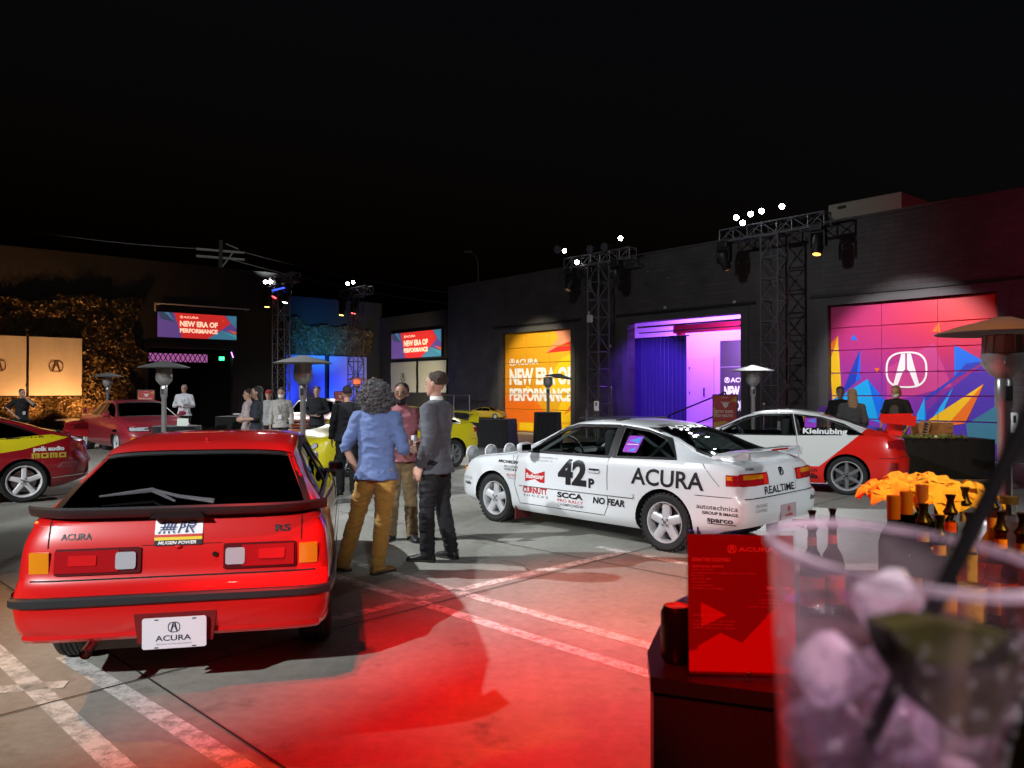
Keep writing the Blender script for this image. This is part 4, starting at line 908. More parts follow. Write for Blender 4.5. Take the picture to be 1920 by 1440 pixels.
# lamps: clusters with sub-lenses, amber corners
for sg, (yi, yo) in ((1, (.20, .62)), (-1, (.24, .62))):
    y = sorted((sg * yi, sg * yo)); z0, z1 = .662, .778
    fr = g1.patch(rrect(y[0] - .012, y[1], z0 - .012, z1 + .012, .012), 'x', -1, .004, mat('lamp_bezel', (.09, .004, .006), .3), 'tail_lamp', A, .006)
    g1.patch([(y[0] + .1 if sg > 0 else y[0], z0), (y[1] if sg > 0 else y[1] - .1, z0), (y[1] if sg > 0 else y[1] - .1, z1), (y[0] + .1 if sg > 0 else y[0], z1)], 'x', -1, .012, LR, 'lens', fr, .004)
    a = sg * yi + sg * .012; b = sg * yi + sg * .115; q = sorted((a, b)); g1.patch(rrect(q[0], q[1], z0 + .012, z1 - .012, .015), 'x', -1, .016, LW, 'reversing_lens', fr, .004)
    c = sg * (yi + yo) / 2 + sg * .07; g1.patch(rrect(c - .07, c + .07, .70, .755, .01), 'x', -1, .018, mat('lamp_glow_red', (.62, .012, .015), .15, coat=1), 'reflector', fr, .003)
    P, N = g1.ring_at(.72, -1.4, 180 - sg * 48.0, 180 - sg * 38.5, 10)
    m = MB(); P, N = g1.ring_at(.72, -1.45, 180 - sg * 53.0, 180 - sg * 48.4, 10); m.sweep(P, [(-.01, -.058), (.01, -.056), (.01, .056), (-.01, .058)], lambda i: N[i]); m.obj('indicator_lamp', LA, A, 40)
# gaps, bumper, plate
[g1.line([(y, .945), (y, .795)], 'x', -1, .005, GAP, 'panel_gap', A, .004, .02) for y in (.66, -.66)]
g1.line([(.74, .625), (-.74, .625)], 'x', -1, .007, GAP, 'panel_gap', A); g1.line([(.19, .795), (-.23, .795)], 'x', -1, .003, GAP, 'panel_gap', A)
g1.band(.53, -1.0, 180 - 62, 180 + 62, 44, [(-.02, -.026), (.012, -.026), (.022, -.016), (.022, .016), (.012, .026), (-.02, .026)], mat('bumper_strip', (.025, .025, .027), .42), 'bumper_strip', A)
m = MB(); P, N = g1.ring_at(.36, -1.0, 180 - 44, 180 + 44, 30); m.sweep(P, [(-.08, -.035), (-.02, -.05), (.0, -.03), (-.005, .01), (-.08, .01)], lambda i: N[i]); m.obj('bumper_valance', RED, A, 40)
m = MB(); m.prism([(-.20, .29), (.18, .29), (.20, .45), (-.22, .45)], -2.139, -2.10, 'yz'); m.obj('plate_recess_shade', mat('recess_shade_red', (.16, .004, .005), .5), A)  # raised block, darker red paints in the shade of a plate recess
m = MB(); m.prism(rrect(-.172, .152, .265, .43, .012), -2.165, -2.158, 'yz'); pl = m.obj('show_plate', mat('plate_white', (.72, .72, .76), .4), A)
PX = -2.1665
def rear_sheet(vf, y0, z0, mm, name, par, x=PX): return sheet(vf, lambda a, b: (x, y0 - a, z0 + b), name, mm, par)
NAVY = mat('plate_ink', (.03, .03, .06), .5)
rear_sheet(calliper(.062, .07), -.008, .378, NAVY, 'emblem', pl); rear_sheet(fit('ACURA', .18, .03, bold=.015), .085, .306, NAVY, 'lettering', pl); rear_sheet(fit('PRECISION CRAFTED PERFORMANCE', .18, .007), .082, .286, TXG, 'lettering', pl)
for y in (.09, -.1):
    for z in (.42, .272): rear_sheet(([(0, 0), (.02, 0), (.02, .006), (0, .006)], [(0, 1, 2, 3)]), y, z - .003, TXK, 'slot', pl)
m = MB(); m.tube([(-1.9, .44, .27), (-2.06, .44, .265), (-2.13, .44, .25)], [.028, .028, .03], 12, False); m.obj('tailpipe', CHROME, A, 50)
m = MB(); m.box((-1.4, .3, .235), (.7, .5, .16)); m.obj('silencer', mat('silencer', (.1, .09, .08), .5, .5), A)
# badges and sticker
g1.decal(fit('ACURA', .155, .034, bold=.02), .60, .835, 'x', -1, TXK, 'lettering', A); g1.decal(fit('RS', .085, .036, bold=.03), -.515, .845, 'x', -1, TXK, 'lettering', A)
def rp(y0, y1, z0, z1, mm, off): return g1.patch([(y0, z0), (y1, z0), (y1, z1), (y0, z1)], 'x', -1, off, mm, 'sticker', A, 0, .03)
rp(-.125, .125, .79, .93, TXW, .005); rp(-.125, .125, .833, .847, mat('sticker_red', (.6, .03, .02), .4), .008); rp(-.125, .125, .817, .833, mat('sticker_yellow', (.8, .6, .02), .4), .008); rp(-.125, .125, .79, .817, TXK, .008)
g1.decal(fit('MUGEN POWER', .2, .017, bold=.03, shear=.25), .105, .795, 'x', -1, TXW, 'lettering', A, .0105)
KAN = []   # two brush characters as strokes in a unit box each
def stroke(a, b, w): (x, y), (u, v) = a, b; l = math.hypot(u - x, v - y); p, q = -(v - y) / l * w / 2, (u - x) / l * w / 2; return [(x + p, y + q), (x - p, y - q), (u - p, v - q), (u + p, v + q)]
K1 = [((.18, 1), (.05, .78)), ((.1, .84), (.95, .84)), ((.0, .5), (1, .5)), ((.22, .84), (.22, .3)), ((.42, .84), (.42, .3)), ((.62, .84), (.62, .3)), ((.82, .84), (.82, .3)), ((.05, .3), (.95, .3)), ((.1, .18), (.02, 0)), ((.35, .18), (.32, 0)), ((.6, .18), (.64, 0)), ((.85, .18), (.97, 0))]
K2 = [((.08, 1), (.08, 0)), ((.08, .95), (.34, .95)), ((.34, .95), (.22, .72)), ((.22, .72), (.36, .5)), ((.36, .5), (.12, .42)), ((.5, .98), (.9, .98)), ((.9, .98), (.9, .58)), ((.5, .78), (.9, .78)), ((.5, .58), (.9, .58)), ((.5, .98), (.5, .05)), ((.5, .05), (.66, .16)), ((.92, .5), (.7, .35)), ((.62, .55), (1, 0))]
for off, mm, wd in ((.0095, mat('sticker_blue', (.02, .04, .16), .4), .075),):
    vs, fs = [], []
    for K, ox in ((K1, 0), (K2, 1.12)):
        for a, b in K:
            q = stroke(a, b, wd * 1.15); k = len(vs); vs += [((x + ox + y * .22) * .088, y * .062) for x, y in q]; fs.append((k, k + 1, k + 2, k + 3))
    g1.decal((vs, fs), .108, .853, 'x', -1, mm, 'lettering', A, off)
m = MB(); p, n = g1.hit(-.195, .735, 'x', -1); m.cyl(p, p + n * .012, .014, n=14); m.obj('boot_lock', CHROME, A, 40)
m = MB(); p, n = g1.hit(0, .782, 'x', -1); m.ell(p + n * .004, (.012, .022, .01)); m.obj('hatch_button', RED, A, 180)
for sg in (-1, 1): mirror(A, .5, sg * .74, .97, sg, TRIM, .75)
S5 = dict(n=5, w0=.42, w1=.3, rim=.64, nuts=4)
for x in (-1.27, 1.18):
    for sg in (-1, 1): wheel(A, x, sg * .715, .3, .2, S5, ALU, sg)
seats(A, (.0, -.85))

# ---- white rally liftback
g2 = Car(L=(-2.19, 2.19), rr=.24, nr=4.6, side=[(0, .91), (.05, .955), (.18, .987), (.5, 1.0), (.64, .999), (.88, .985), (.96, .968), (1, .945)], rf=.5, nf=3, zcut=.9,
    top=[(-2.19, .90), (-2.05, .955), (-1.85, .975), (-1.6, 1.03), (-1.2, 1.175), (-.8, 1.283), (-.3, 1.325), (.08, 1.30), (.3, 1.24), (.6, 1.095), (.95, .93), (1.05, .90), (1.6, .83), (2.0, .745), (2.19, .66)],
    belt=[(-2.19, .86), (-1.8, .93), (-1, .92), (0, .89), (.9, .86), (1.2, .83), (1.7, .77), (2.19, .6)], hw=[(-2.19, .79), (-1.6, .845), (-.5, .855), (.8, .855), (1.6, .835), (2.19, .75)],
    rail=[(-2.19, .70), (-1.9, .69), (-1.6, .64), (-1.2, .575), (-.8, .545), (-.3, .54), (.1, .55), (.3, .565), (.6, .63), (.95, .73), (1.2, .74), (2.19, .64)],
    sill=[(-2.19, .34), (-1.9, .27), (-1.6, .22), (-1, .19), (1, .19), (1.7, .22), (2.19, .26)], kr=[(-2.19, .5), (-1.7, .6), (-1.2, .84), (.3, .86), (.7, .72), (.95, .5)],
    xf=[(.2, -.1), (.3, -.02), (.5, 0), (.6, -.06), (.7, -.16)], xr=[(.25, .12), (.34, .03), (.46, 0), (.57, .002), (.615, .045), (.8, .07), (.9, .11), (.97, .2)])
SD2 = [(.72, .925), (.30, 1.165), (.06, 1.228), (-.47, 1.238), (-.52, .935)]; SQ2 = [(-.63, .94), (-.58, 1.236), (-.92, 1.2), (-1.16, 1.12), (-1.36, .965)]
BK2 = [(.82, .905), (.33, 1.19), (.06, 1.258), (-.5, 1.268), (-.95, 1.232), (-1.25, 1.105), (-1.46, .945)]
HG2 = [(-.94, .47), (-.94, -.47), (-1.68, -.585), (-1.68, .585)]; WS2 = [(.22, .5), (.86, .66), (.86, -.66), (.22, -.5)]
sh = g2.shell([(-1.26, .345, .3), (1.29, .345, .3)], [('y', 0, SD2), ('y', 0, SQ2), ('z', 1, HG2), ('z', 1, WS2)], (-1.78, .9, .64))
WHT = paint('white_paint', (.74, .77, .79)); B = thing('white_rally_liftback', 'white rally car with number 42, black lettering and mud flaps', 'car', (1.26, 9.39, 0), R(134.2)); body_obj(sh, B, WHT)
def ringpatch(C_, outer, inner, axis, sg, off, m_, name, par):
    """flat frame between two outlines with the same number of corners"""
    mb = MB(); K = 6
    def dense(P): return [(P[i][0] + (P[(i + 1) % len(P)][0] - P[i][0]) * k / K, P[i][1] + (P[(i + 1) % len(P)][1] - P[i][1]) * k / K) for i in range(len(P)) for k in range(K)]
    o, q = dense(outer), dense(inner); n = len(o)
    for a, b in o + q: p, nn = C_.hit(a, b, axis, sg); mb.v.append(p + nn * off)
    mb.f = [(i, (i + 1) % n, n + (i + 1) % n, n + i) for i in range(n)]; return mb.obj(name, m_, par, 180)
for sg in (-1, 1):
    for P in (SD2, SQ2):
        g2.patch(P, 'y', sg, -.008, TINT if P is SQ2 else CLEAR, 'side_window', B)
        cx = sum(p[0] for p in P) / len(P); cz = sum(p[1] for p in P) / len(P)
        ringpatch(g2, [(a + (.045 if a > cx else -.04), b + (.03 if b > cz else -.025)) for a, b in P], P, 'y', sg, .003, TRIM, 'window_frame', B)
    g2.line([(-.55, .92), (-.53, 1.255)], 'y', sg, .06, TRIM, 'pillar_trim', B, .0045)
    g2.line([(.86, .86), (.88, .5), (.8, .29), (-.5, .29), (-.56, .4), (-.54, .93)], 'y', sg, .007, GAP, 'panel_gap', B)
    g2.line([(.96, .9), (.9, .75)], 'y', sg, .005, GAP, 'panel_gap', B)
    g2.line([(.8, .535), (-.9, .545)], 'y', sg, .055, WHT, 'side_moulding', B, .016); g2.line([(.8, .505), (-.9, .515)], 'y', sg, .008, mat('shadow_gap', (.12, .12, .13), .6), 'moulding_shade', B, .009)  # grey strip paints the shade under the side moulding
    hd = g2.patch(rrect(-.44, -.27, .74, .79, .02), 'y', sg, .002, mat('handle_white', (.6, .62, .65), .4), 'door_handle', B, .012); g2.patch(rrect(-.44, -.30, .765, .785, .008), 'y', sg, .0155, GAP, 'handle_recess', hd)
    g2.line([(-1.64, .62), (-2.02, .62)], 'y', sg, .006, GAP, 'panel_gap', B); g2.line([(-1.9, .72), (-1.7, .93)], 'y', sg, .005, GAP, 'panel_gap', B)
g2.patch(HG2, 'z', 1, -.005, TINT, 'rear_window', B); g2.patch(WS2, 'z', 1, -.005, CLEAR, 'windscreen', B)
ringpatch(g2, [(-.86, .52), (-.86, -.52), (-1.77, -.66), (-1.77, .66)], HG2, 'z', 1, .003, TRIM, 'rear_window_frame', B)
ringpatch(g2, [(.15, .54), (.93, .72), (.93, -.72), (.15, -.54)], WS2, 'z', 1, .003, TRIM, 'windscreen_frame', B)
g2.decal(fit('ACURA', .72, .085, bold=.03), -1.005, -.36, 'z', 1, TXW, 'lettering', B, .007, ) if 0 else sheet(fit('ACURA', .72, .09, bold=.03), lambda a, b: (lambda pn: pn[0] + pn[1] * .008)(g2.hit(-1.04 + b, .36 - a, 'z', 1)), 'lettering', TXW, B)
# rear lights, rear letters
for sg in (-1, 1):
    y = sorted((sg * .30, sg * .735)); fr = g2.patch(rrect(y[0], y[1], .725, .84, .015), 'x', -1, .003, LR, 'tail_lamp', B, .008)
    y2 = sorted((sg * .40, sg * .70)); g2.patch(rrect(y2[0], y2[1], .785, .825, .01), 'x', -1, .013, LA, 'indicator_lens', fr, .003)
    y3 = sorted((sg * .32, sg * .39)); g2.patch(rrect(y3[0], y3[1], .735, .825, .01), 'x', -1, .013, LB, 'lens', fr, .003)
    m = MB(); P, N = g2.ring_at(.782, -1.4, 180 - sg * 55, 180 - sg * 46, 12); m.sweep(P, [(-.01, -.056), (.010, -.053), (.012, .03), (.010, .053), (-.01, .056)], lambda i: N[i]); m.obj('side_lamp', LR, B, 40)
    m = MB(); P, N = g2.ring_at(.805, -1.4, 180 - sg * 54.5, 180 - sg * 46, 12); m.sweep(P, [(.008, -.02), (.016, -.018), (.016, .018), (.008, .02)], lambda i: N[i]); m.obj('side_indicator', LA, B, 40)
    g2.patch([(sg * .55, .60), (sg * .74, .60), (sg * .73, .64), (sg * .55, .64)], 'x', 1, .004, LW, 'headlamp', B, .006)
    m = MB(); P, N = g2.ring_at(.62, 1.3, sg * 42, sg * 52, 10); m.sweep(P, [(-.01, -.035), (.012, -.033), (.012, .033), (-.01, .035)], lambda i: N[i]); m.obj('front_indicator', LA, B, 40)
g2.line([(.28, .90), (.28, .64), (-.28, .64), (-.28, .90)], 'x', -1, .005, GAP, 'panel_gap', B); g2.line([(.72, .605), (-.72, .605)], 'x', -1, .008, GAP, 'panel_gap', B)
g2.decal(fit('REALTIME', .62, .075, bold=.02), .38, .628, 'x', -1, TXK, 'lettering', B); g2.decal(fit('ACURA', .13, .022, bold=.02), .62, .87, 'x', -1, TXK, 'lettering', B)
g2.decal(fit('GROUND', .2, .032, bold=.01, shear=.2), .62, .52, 'x', -1, TXG, 'lettering', B); g2.decal(fit('CONTROL', .2, .032, bold=.01, shear=.2), .62, .475, 'x', -1, TXG, 'lettering', B); g2.decal(fit('Eibach', .15, .05, bold=.02, shear=.2), -.52, .5, 'x', -1, TXK, 'lettering', B)
m = MB(); p, n = g2.hit(0, .80, 'x', -1); vf = calliper(.09, .12); sheet(vf, lambda a, b: (lambda q: q[0] + q[1] * .008)(g2.hit(0 - a, .83 + b, 'x', -1)), 'emblem', CHROME, B)
m = MB(); m.prism(rrect(-.16, .16, .36, .51, .01), -2.20, -2.19, 'yz'); pl = m.obj('show_plate', mat('plate_pink', (.42, .33, .35), .5), B)
rear_sheet(calliper(.06, .09), 0, .46, TXR, 'emblem', pl, -2.203); rear_sheet(fit('ACURA', .17, .03, bold=.02), .085, .385, TXR, 'lettering', pl, -2.203)
# ducktail spoiler
P = [Vector((-2.02 + .14 * abs(y / .72) ** 4, y, 1.03 - .05 * abs(y / .72) ** 6)) for y in [(-.72 + 1.44 * i / 20) for i in range(21)]]
m = MB(); m.sweep(P, [(-.13, -.01), (.06, .01), (.085, .022), (.08, .036), (-.12, .022)], lambda i: Vector((-1, 0, 0)))
for y in (-.55, .55): m.box((-1.99, y, 1.0), (.16, .06, .07))
m.obj('spoiler', WHT, B, 40); m = MB(); m.box((-2.108, 0, 1.052), (.012, .34, .018)); m.obj('brake_lamp', LR, B)
# side decals (left side)
def d2(txt, x, z, w, h, mm=TXK, **k):
    r = k.pop('rise', 0); return g2.decal(fit(txt, w, h, **k), x, z, 'y', 1, mm, 'lettering', B, .004, rise=r)
d2('42', .17, .575, .43, .29, bold=.05); d2('P', -.29, .565, .085, .11, bold=.05); d2('ACURA', -.87, .665, .87, .175, bold=.02)
d2('MICHELIN', 1.19, .755, .36, .035, bold=.03, shear=.2); d2('REVOLUTION', 1.07, .70, .24, .028); d2('WHEELS', 1.07, .665, .15, .028)
for q in (.9, .86): g2.patch(arc(q, .679, .013, .014, 0, 330, 8), 'y', 1, .004, TXK, 'dot', B)
d2('CURNUTT', .74, .425, .40, .075, TXR, bold=.03); d2('S H O C K S', .73, .385, .40, .024)
d2('REALTIME', 1.02, .60, .16, .03, TXR); d2('SHOCKS', 1.0, .565, .14, .022, TXG)
bp = [(.70, .56), (.70, .72), (.54, .655), (.38, .70), (.38, .53), (.54, .60)]; 
for q in ([bp[0], bp[1], bp[2], bp[5]], [bp[2], bp[3], bp[4], bp[5]]): g2.patch(q, 'y', 1, .003, TXR, 'sticker', B)
d2('Budweiser', .685, .605, .29, .06, TXW, bold=.02, shear=.15)
g2.patch([(.19, .515), (-.24, .515), (-.24, .355), (.19, .355)], 'y', 1, .0185, mat('sticker_white', (.7, .7, .72), .5), 'sticker', B) if 0 else None
g2.decal(([(0, 0), (.42, 0), (.42, .175), (0, .175)], [(0, 1, 2, 3)]), .19, .315, 'y', 1, mat('sticker_white', (.72, .73, .76), .5), 'sticker', B, .003)
for txt, z, h_, mm, bo in (('SCCA', .42, .065, TXK, .05), ('PRO RALLY', .37, .035, TXR, .01), ('CHAMPIONSHIP', .325, .033, TXK, .01)): d2(txt, .18, z, .39, h_, mm, bold=bo)
d2('NO FEAR', -.35, .405, .44, .075, bold=.04, shear=.15); d2('RED LINE OIL', 1.93, .50, .24, .038, TXG); d2('Hella', 1.86, .435, .14, .045, bold=.02)
d2('P.D. CUNNINGHAM CH', .66, .845, .46, .022, TXG); d2('J.C. ANDREINI  A-', .62, .81, .36, .022, TXG)
d2('autotechnica', -1.66, .495, .42, .05); d2('GROUP B IMAGE', -1.72, .445, .36, .03, bold=.02); d2('sparco', -1.77, .375, .26, .05, bold=.03)
g2.decal(([(0, 0), (.28, 0), (.28, .008), (0, .008)], [(0, 1, 2, 3)]), -1.77, .355, 'y', 1, TXK, 'sticker', B)
VIOL = mat('pass_violet', (.35, .05, .6), .4); CYAN = mat('pass_blue', (.1, .3, .8), .4)
for C_, x, z, par_ in ((g2, -.68, .985, B),):
    C_.patch(rrect(x - .19, x, z, z + .17, .02), 'y', 1, .001, VIOL, 'window_pass', par_); C_.patch([(x - .17, z + .09), (x - .17, z + .16), (x - .03, z + .12)], 'y', 1, .003, CYAN, 'window_pass', par_); C_.patch([(x - .16, z + .012), (x - .06, z + .012), (x - .16, z + .06)], 'y', 1, .003, CYAN, 'window_pass', par_); C_.line([(x - .02, z + .08), (x - .17, z + .08)], 'y', 1, .008, TXW, 'window_pass', par_, .004)
for sg in (-1, 1): mirror(B, .66, sg * .82, .965, sg, WHT)
# rally lamps on the nose, sunroof edge, mud flaps, cage, interior
for y in (.52, .18, -.18, -.52):
    m = MB(); m.lathe([(.001, -.07), (.06, -.06), (.092, -.01), (.097, .0), (.097, .02), (.085, .02)], 20, 'x', (2.03, y, .80)); lm = m.obj('driving_lamp', mat('lamp_cover', (.25, .26, .27), .5), B, 40)
    m = MB(); m.lathe([(.098, .0), (.106, .0), (.106, .022), (.095, .024)], 24, 'x', (2.03, y, .80)); m.obj('lamp_ring', mat('ring_white', (.8, .8, .8), .4), lm, 30)
    m = MB(); m.cyl((2.02, y, .62), (2.02, y, .72), .015, n=8); m.obj('bracket', TRIM, lm)
m = MB(); m.cyl((1.95, -.65, .70), (1.95, .65, .70), .018, n=8); m.obj('lamp_bar', TRIM, B)
FLAP = mat('mud_flap', (.03, .012, .012), .6)
for x, mm in ((.90, mat('red_mud_flap', (.12, .015, .015), .6)), (-1.66, TRIM)):
    for sg in (-1, 1):
        m = MB(); m.prism([(-.13, .08), (.13, .08), (.12, .34), (-.12, .34)], -.008, .008, 'yz'); o = m.obj('mud_flap', mm, B); o.location = (x, sg * .70, 0)
m = MB(); m.prism(rrect(-.4, .4, -.06, .06, .02), 0, .012, 'yz'); 
m = MB(); m.box((-.05, 0, 1.322), (.55, .8, .012)); m.obj('sunroof_deflector', mat('smoked', (.05, .05, .06), .15), B)
CAGE = mat('cage_white', (.55, .57, .58), .4); m = MB()
for sg in (-1, 1):
    for P in ([(-.6, sg * .58, .66), (-.6, sg * .55, 1.12), (-.6, sg * .42, 1.24)], [(-.6, sg * .45, 1.22), (-1.45, sg * .45, .72)], [(-.6, sg * .46, 1.23), (.15, sg * .46, 1.22), (.7, sg * .6, .9), (.72, sg * .6, .66)]): m.tube(P, .02, 8)
m.tube([(-.6, -.42, 1.24), (-.6, .42, 1.24)], .02, 8); m.cyl((-.62, .5, .72), (-.62, -.44, 1.2), .018, n=8); m.obj('roll_cage', CAGE, B, 40)
seats(B, (-.05,), z=.68); steering(B, .38, .36, .93); m = MB(); m.bbox((.66, 0, .80), (.36, 1.25, .22), .06); m.obj('dashboard', TRIM, B, 40)
m = MB(); m.tube([(-2.0, -.5, .25), (-2.17, -.5, .26)], .028, 12, False); m.obj('tailpipe', CHROME, B); m = MB(); m.tube([(-2.1, -.35, .24), (-2.19, -.35, .22), (-2.2, -.32, .25)], .008, 6); m.obj('tow_hook', TRIM, B)
SR = dict(n=5, w0=.5, w1=.42, rim=.70, lip=POL, nuts=4, knob=True, dish=.5)
for x in (-1.26, 1.29):
    for sg in (-1, 1): wheel(B, x, sg * .72, .302, .2, SR, ALU, sg)

# ---- rounded coupe used for three show cars and the scale model
g3 = Car(L=(-2.19, 2.19), rr=.42, nr=3, rf=.65, nf=2.6, zcut=.9,
    top=[(-2.19, .86), (-2.08, .955), (-1.9, .99), (-1.6, 1.05), (-1.2, 1.185), (-.8, 1.285), (-.35, 1.33), (.05, 1.31), (.3, 1.245), (.65, 1.085), (1.0, .93), (1.1, .9), (1.6, .815), (2.0, .69), (2.19, .56)],
    belt=[(-2.19, .84), (-1.8, .93), (-1, .92), (0, .89), (.9, .86), (1.2, .83), (1.7, .74), (2.19, .5)], hw=[(-2.19, .78), (-1.5, .85), (-.5, .855), (.8, .855), (1.5, .845), (2.19, .72)],
    rail=[(-2.19, .66), (-1.9, .66), (-1.6, .62), (-1.2, .57), (-.8, .545), (-.3, .54), (.1, .55), (.3, .565), (.65, .63), (1.0, .73), (1.2, .73), (2.19, .6)],
    sill=[(-2.19, .34), (-1.9, .26), (-1.6, .2), (-1, .17), (1, .17), (1.7, .18), (2.19, .2)], kr=[(-2.19, .5), (-1.7, .6), (-1.2, .84), (.3, .86), (.7, .72), (1.0, .5)],
    xf=[(.15, -.06), (.3, 0), (.45, -.02), (.6, -.14)], xr=[(.25, .1), (.34, .02), (.46, 0), (.58, .0), (.64, .04), (.85, .08), (.95, .18)], side=[(0, .91), (.05, .955), (.18, .985), (.5, 1.0), (.62, .998), (.85, .97), (1, .925)])
SD3 = [(.74, .925), (.30, 1.16), (.04, 1.225), (-.42, 1.24), (-.50, .935)]; SQ3 = [(-.58, .94), (-.50, 1.24), (-.9, 1.2), (-1.2, 1.09), (-1.5, .965)]
HG3 = [(-.92, .47), (-.92, -.47), (-1.72, -.58), (-1.72, .58)]; WS3 = [(.22, .5), (.9, .66), (.9, -.66), (.22, -.5)]
sh3 = g3.shell([(-1.27, .34, .31), (1.3, .34, .31)], [('y', 0, SD3), ('y', 0, SQ3), ('z', 1, HG3), ('z', 1, WS3)], (-1.8, .95, .66))
def coupe(name, label, loc, rz, pm, wst, rimm, glass=TINT, wing=None, wm=None, head=True, cat='car', r=.305, lampm=LR):
    t = thing(name, label, cat, loc, rz); body_obj(sh3, t, pm)
    for sg in (-1, 1):
        for P in (SD3, SQ3):
            g3.patch(P, 'y', sg, -.007, glass, 'side_window', t); cx = sum(p[0] for p in P) / 5; cz = sum(p[1] for p in P) / 5
            ringpatch(g3, [(a + (.035 if a > cx else -.03), b + (.025 if b > cz else -.02)) for a, b in P], P, 'y', sg, .003, TRIM, 'window_frame', t)
        g3.line([(.88, .86), (.88, .45), (.8, .27), (-.5, .27), (-.58, .45), (-.52, .93)], 'y', sg, .007, GAP, 'panel_gap', t)
        g3.patch(rrect(-.42, -.24, .755, .795, .015), 'y', sg, .002, pm, 'door_handle', t, .012)
        mirror(t, .7, sg * .81, .97, sg, pm)
        y = sorted((sg * .42, sg * .745)); g3.patch(rrect(y[0], y[1], .72, .87, .05), 'x', -1, .003, lampm, 'tail_lamp', t, .01)
        m = MB(); P, N = g3.ring_at(.795, -1.3, 180 - sg * 55, 180 - sg * 45, 12); m.sweep(P, [(-.01, -.06), (.010, -.05), (.012, 0), (.010, .06), (-.01, .075)], lambda i: N[i]); m.obj('side_lamp', lampm, t, 40)
        if head:
            for yy, rr_ in ((.40, .062), (.58, .075)):
                hl = g3.patch(arc(sg * yy, .60, rr_, rr_ * .85, 0, 345, 16), 'x', 1, .004, TRIM, 'headlamp', t, .004); g3.patch(arc(sg * yy, .60, rr_ * .82, rr_ * .7, 0, 345, 14), 'x', 1, .009, LW, 'lens', hl, .005)
            g3.patch(rrect(min(sg * .38, sg * .66), max(sg * .38, sg * .66), .39, .45, .015), 'x', 1, .003, LA, 'front_indicator', t, .004)
    if head: g3.patch(rrect(-.42, .42, .27, .36, .03), 'x', 1, .002, GAP, 'air_intake', t); g3.line([(.7, .50), (-.7, .50)], 'x', 1, .006, GAP, 'panel_gap', t)
    g3.patch(HG3, 'z', 1, -.005, glass, 'rear_window', t); g3.patch(WS3, 'z', 1, -.005, glass, 'windscreen', t)
    ringpatch(g3, [(-.84, .52), (-.84, -.52), (-1.8, -.65), (-1.8, .65)], HG3, 'z', 1, .003, TRIM, 'rear_window_frame', t); ringpatch(g3, [(.15, .54), (.97, .72), (.97, -.72), (.15, -.54)], WS3, 'z', 1, .003, TRIM, 'windscreen_frame', t)
    g3.line([(.72, .62), (-.72, .62)], 'x', -1, .007, GAP, 'panel_gap', t); g3.line([(-1.72, .6), (-2.04, .6)], 'y', 1, .007, GAP, 'panel_gap', t)
    for x in (-1.27, 1.3):
        for sg in (-1, 1): wheel(t, x, sg * .72, r, .21, wst, rimm, sg)
    seats(t, (-.05,), z=.66); steering(t, .38, .36, .92)
    m = MB()
    if wing == 'tall':
        m.box((-2.0, 0, 1.19), (.34, 1.42, .03), ry=.12)
        for sg in (-1, 1): m.prism([(-2.24, 1.10), (-1.76, 1.14), (-1.76, 1.24), (-2.26, 1.26)], sg * .71 - .012, sg * .71 + .012, 'xz'); m.prism([(-2.06, .93), (-1.86, .96), (-1.9, 1.18), (-2.08, 1.17)], sg * .48 - .015, sg * .48 + .015, 'xz')
    elif wing == 'arc':
        P = [Vector((-2.02 + .10 * abs(y / .74) ** 3, y, 1.16 - .02 * abs(y / .74) ** 4)) for y in [(-.74 + 1.48 * i / 20) for i in range(21)]]
        m.sweep(P, [(-.17, 0), (-.12, .022), (.05, .03), (.1, .02), (.02, -.004)], lambda i: Vector((-1, 0, 0)))
        for sg in (-1, 1): m.prism([(-2.12, .93), (-1.86, .96), (-1.95, 1.16), (-2.12, 1.17)], sg * .62 - .03, sg * .62 + .03, 'xz')
    if wing: m.obj('rear_wing', wm or pm, t, 40)
    m = MB(); m.tube([(-2.0, -.5, .25), (-2.2, -.5, .26)], .035, 12, False); m.obj('tailpipe', CHROME, t); return t
def twotone():
    m = bpy.data.materials.new('white_red_paint'); m.use_nodes = True; MATS['white_red_paint'] = m; nt = m.node_tree; N = nt.nodes.new; L = nt.links.new; p = nt.nodes['Principled BSDF']
    p.inputs['Roughness'].default_value = .3; p.inputs['Coat Weight'].default_value = 1; tc = N('ShaderNodeTexCoord'); s = N('ShaderNodeSeparateXYZ'); L(tc.outputs['Object'], s.inputs[0])
    def ma(op, a, b): n = N('ShaderNodeMath'); n.operation = op; [L(v, n.inputs[i]) if hasattr(v, 'links') or not isinstance(v, (int, float)) else setattr(n.inputs[i], 'default_value', v) for i, v in enumerate((a, b))]; return n.outputs[0]
    slant = ma('LESS_THAN', ma('ADD', s.outputs[0], ma('MULTIPLY', s.outputs[2], 1.15)), -.36); low = ma('LESS_THAN', s.outputs[2], .44); f = ma('MAXIMUM', slant, low)
    x = N('ShaderNodeMix'); x.data_type = 'RGBA'; L(f, x.inputs[0]); x.inputs[6].default_value = (.72, .73, .70, 1); x.inputs[7].default_value = (.8, .012, .006, 1); L(x.outputs[2], p.inputs['Base Color']); return m
FR = paint('fluor_red', (.85, .015, .006))
S6 = dict(n=6, w0=.3, w1=.2, rim=.76, lip=POL, nuts=5, cap=TRIM)
D = coupe('white_red_race_coupe', 'white race coupe with bright red tail and tall red wing', (4.45, 13.45, 0), R(155.5), twotone(), S6, GUN, CLEAR, 'tall', FR)
g3.decal(fit('Kleinubing', .66, .085, bold=.04), -.62, .955, 'y', 1, TXW, 'lettering', D, .004)
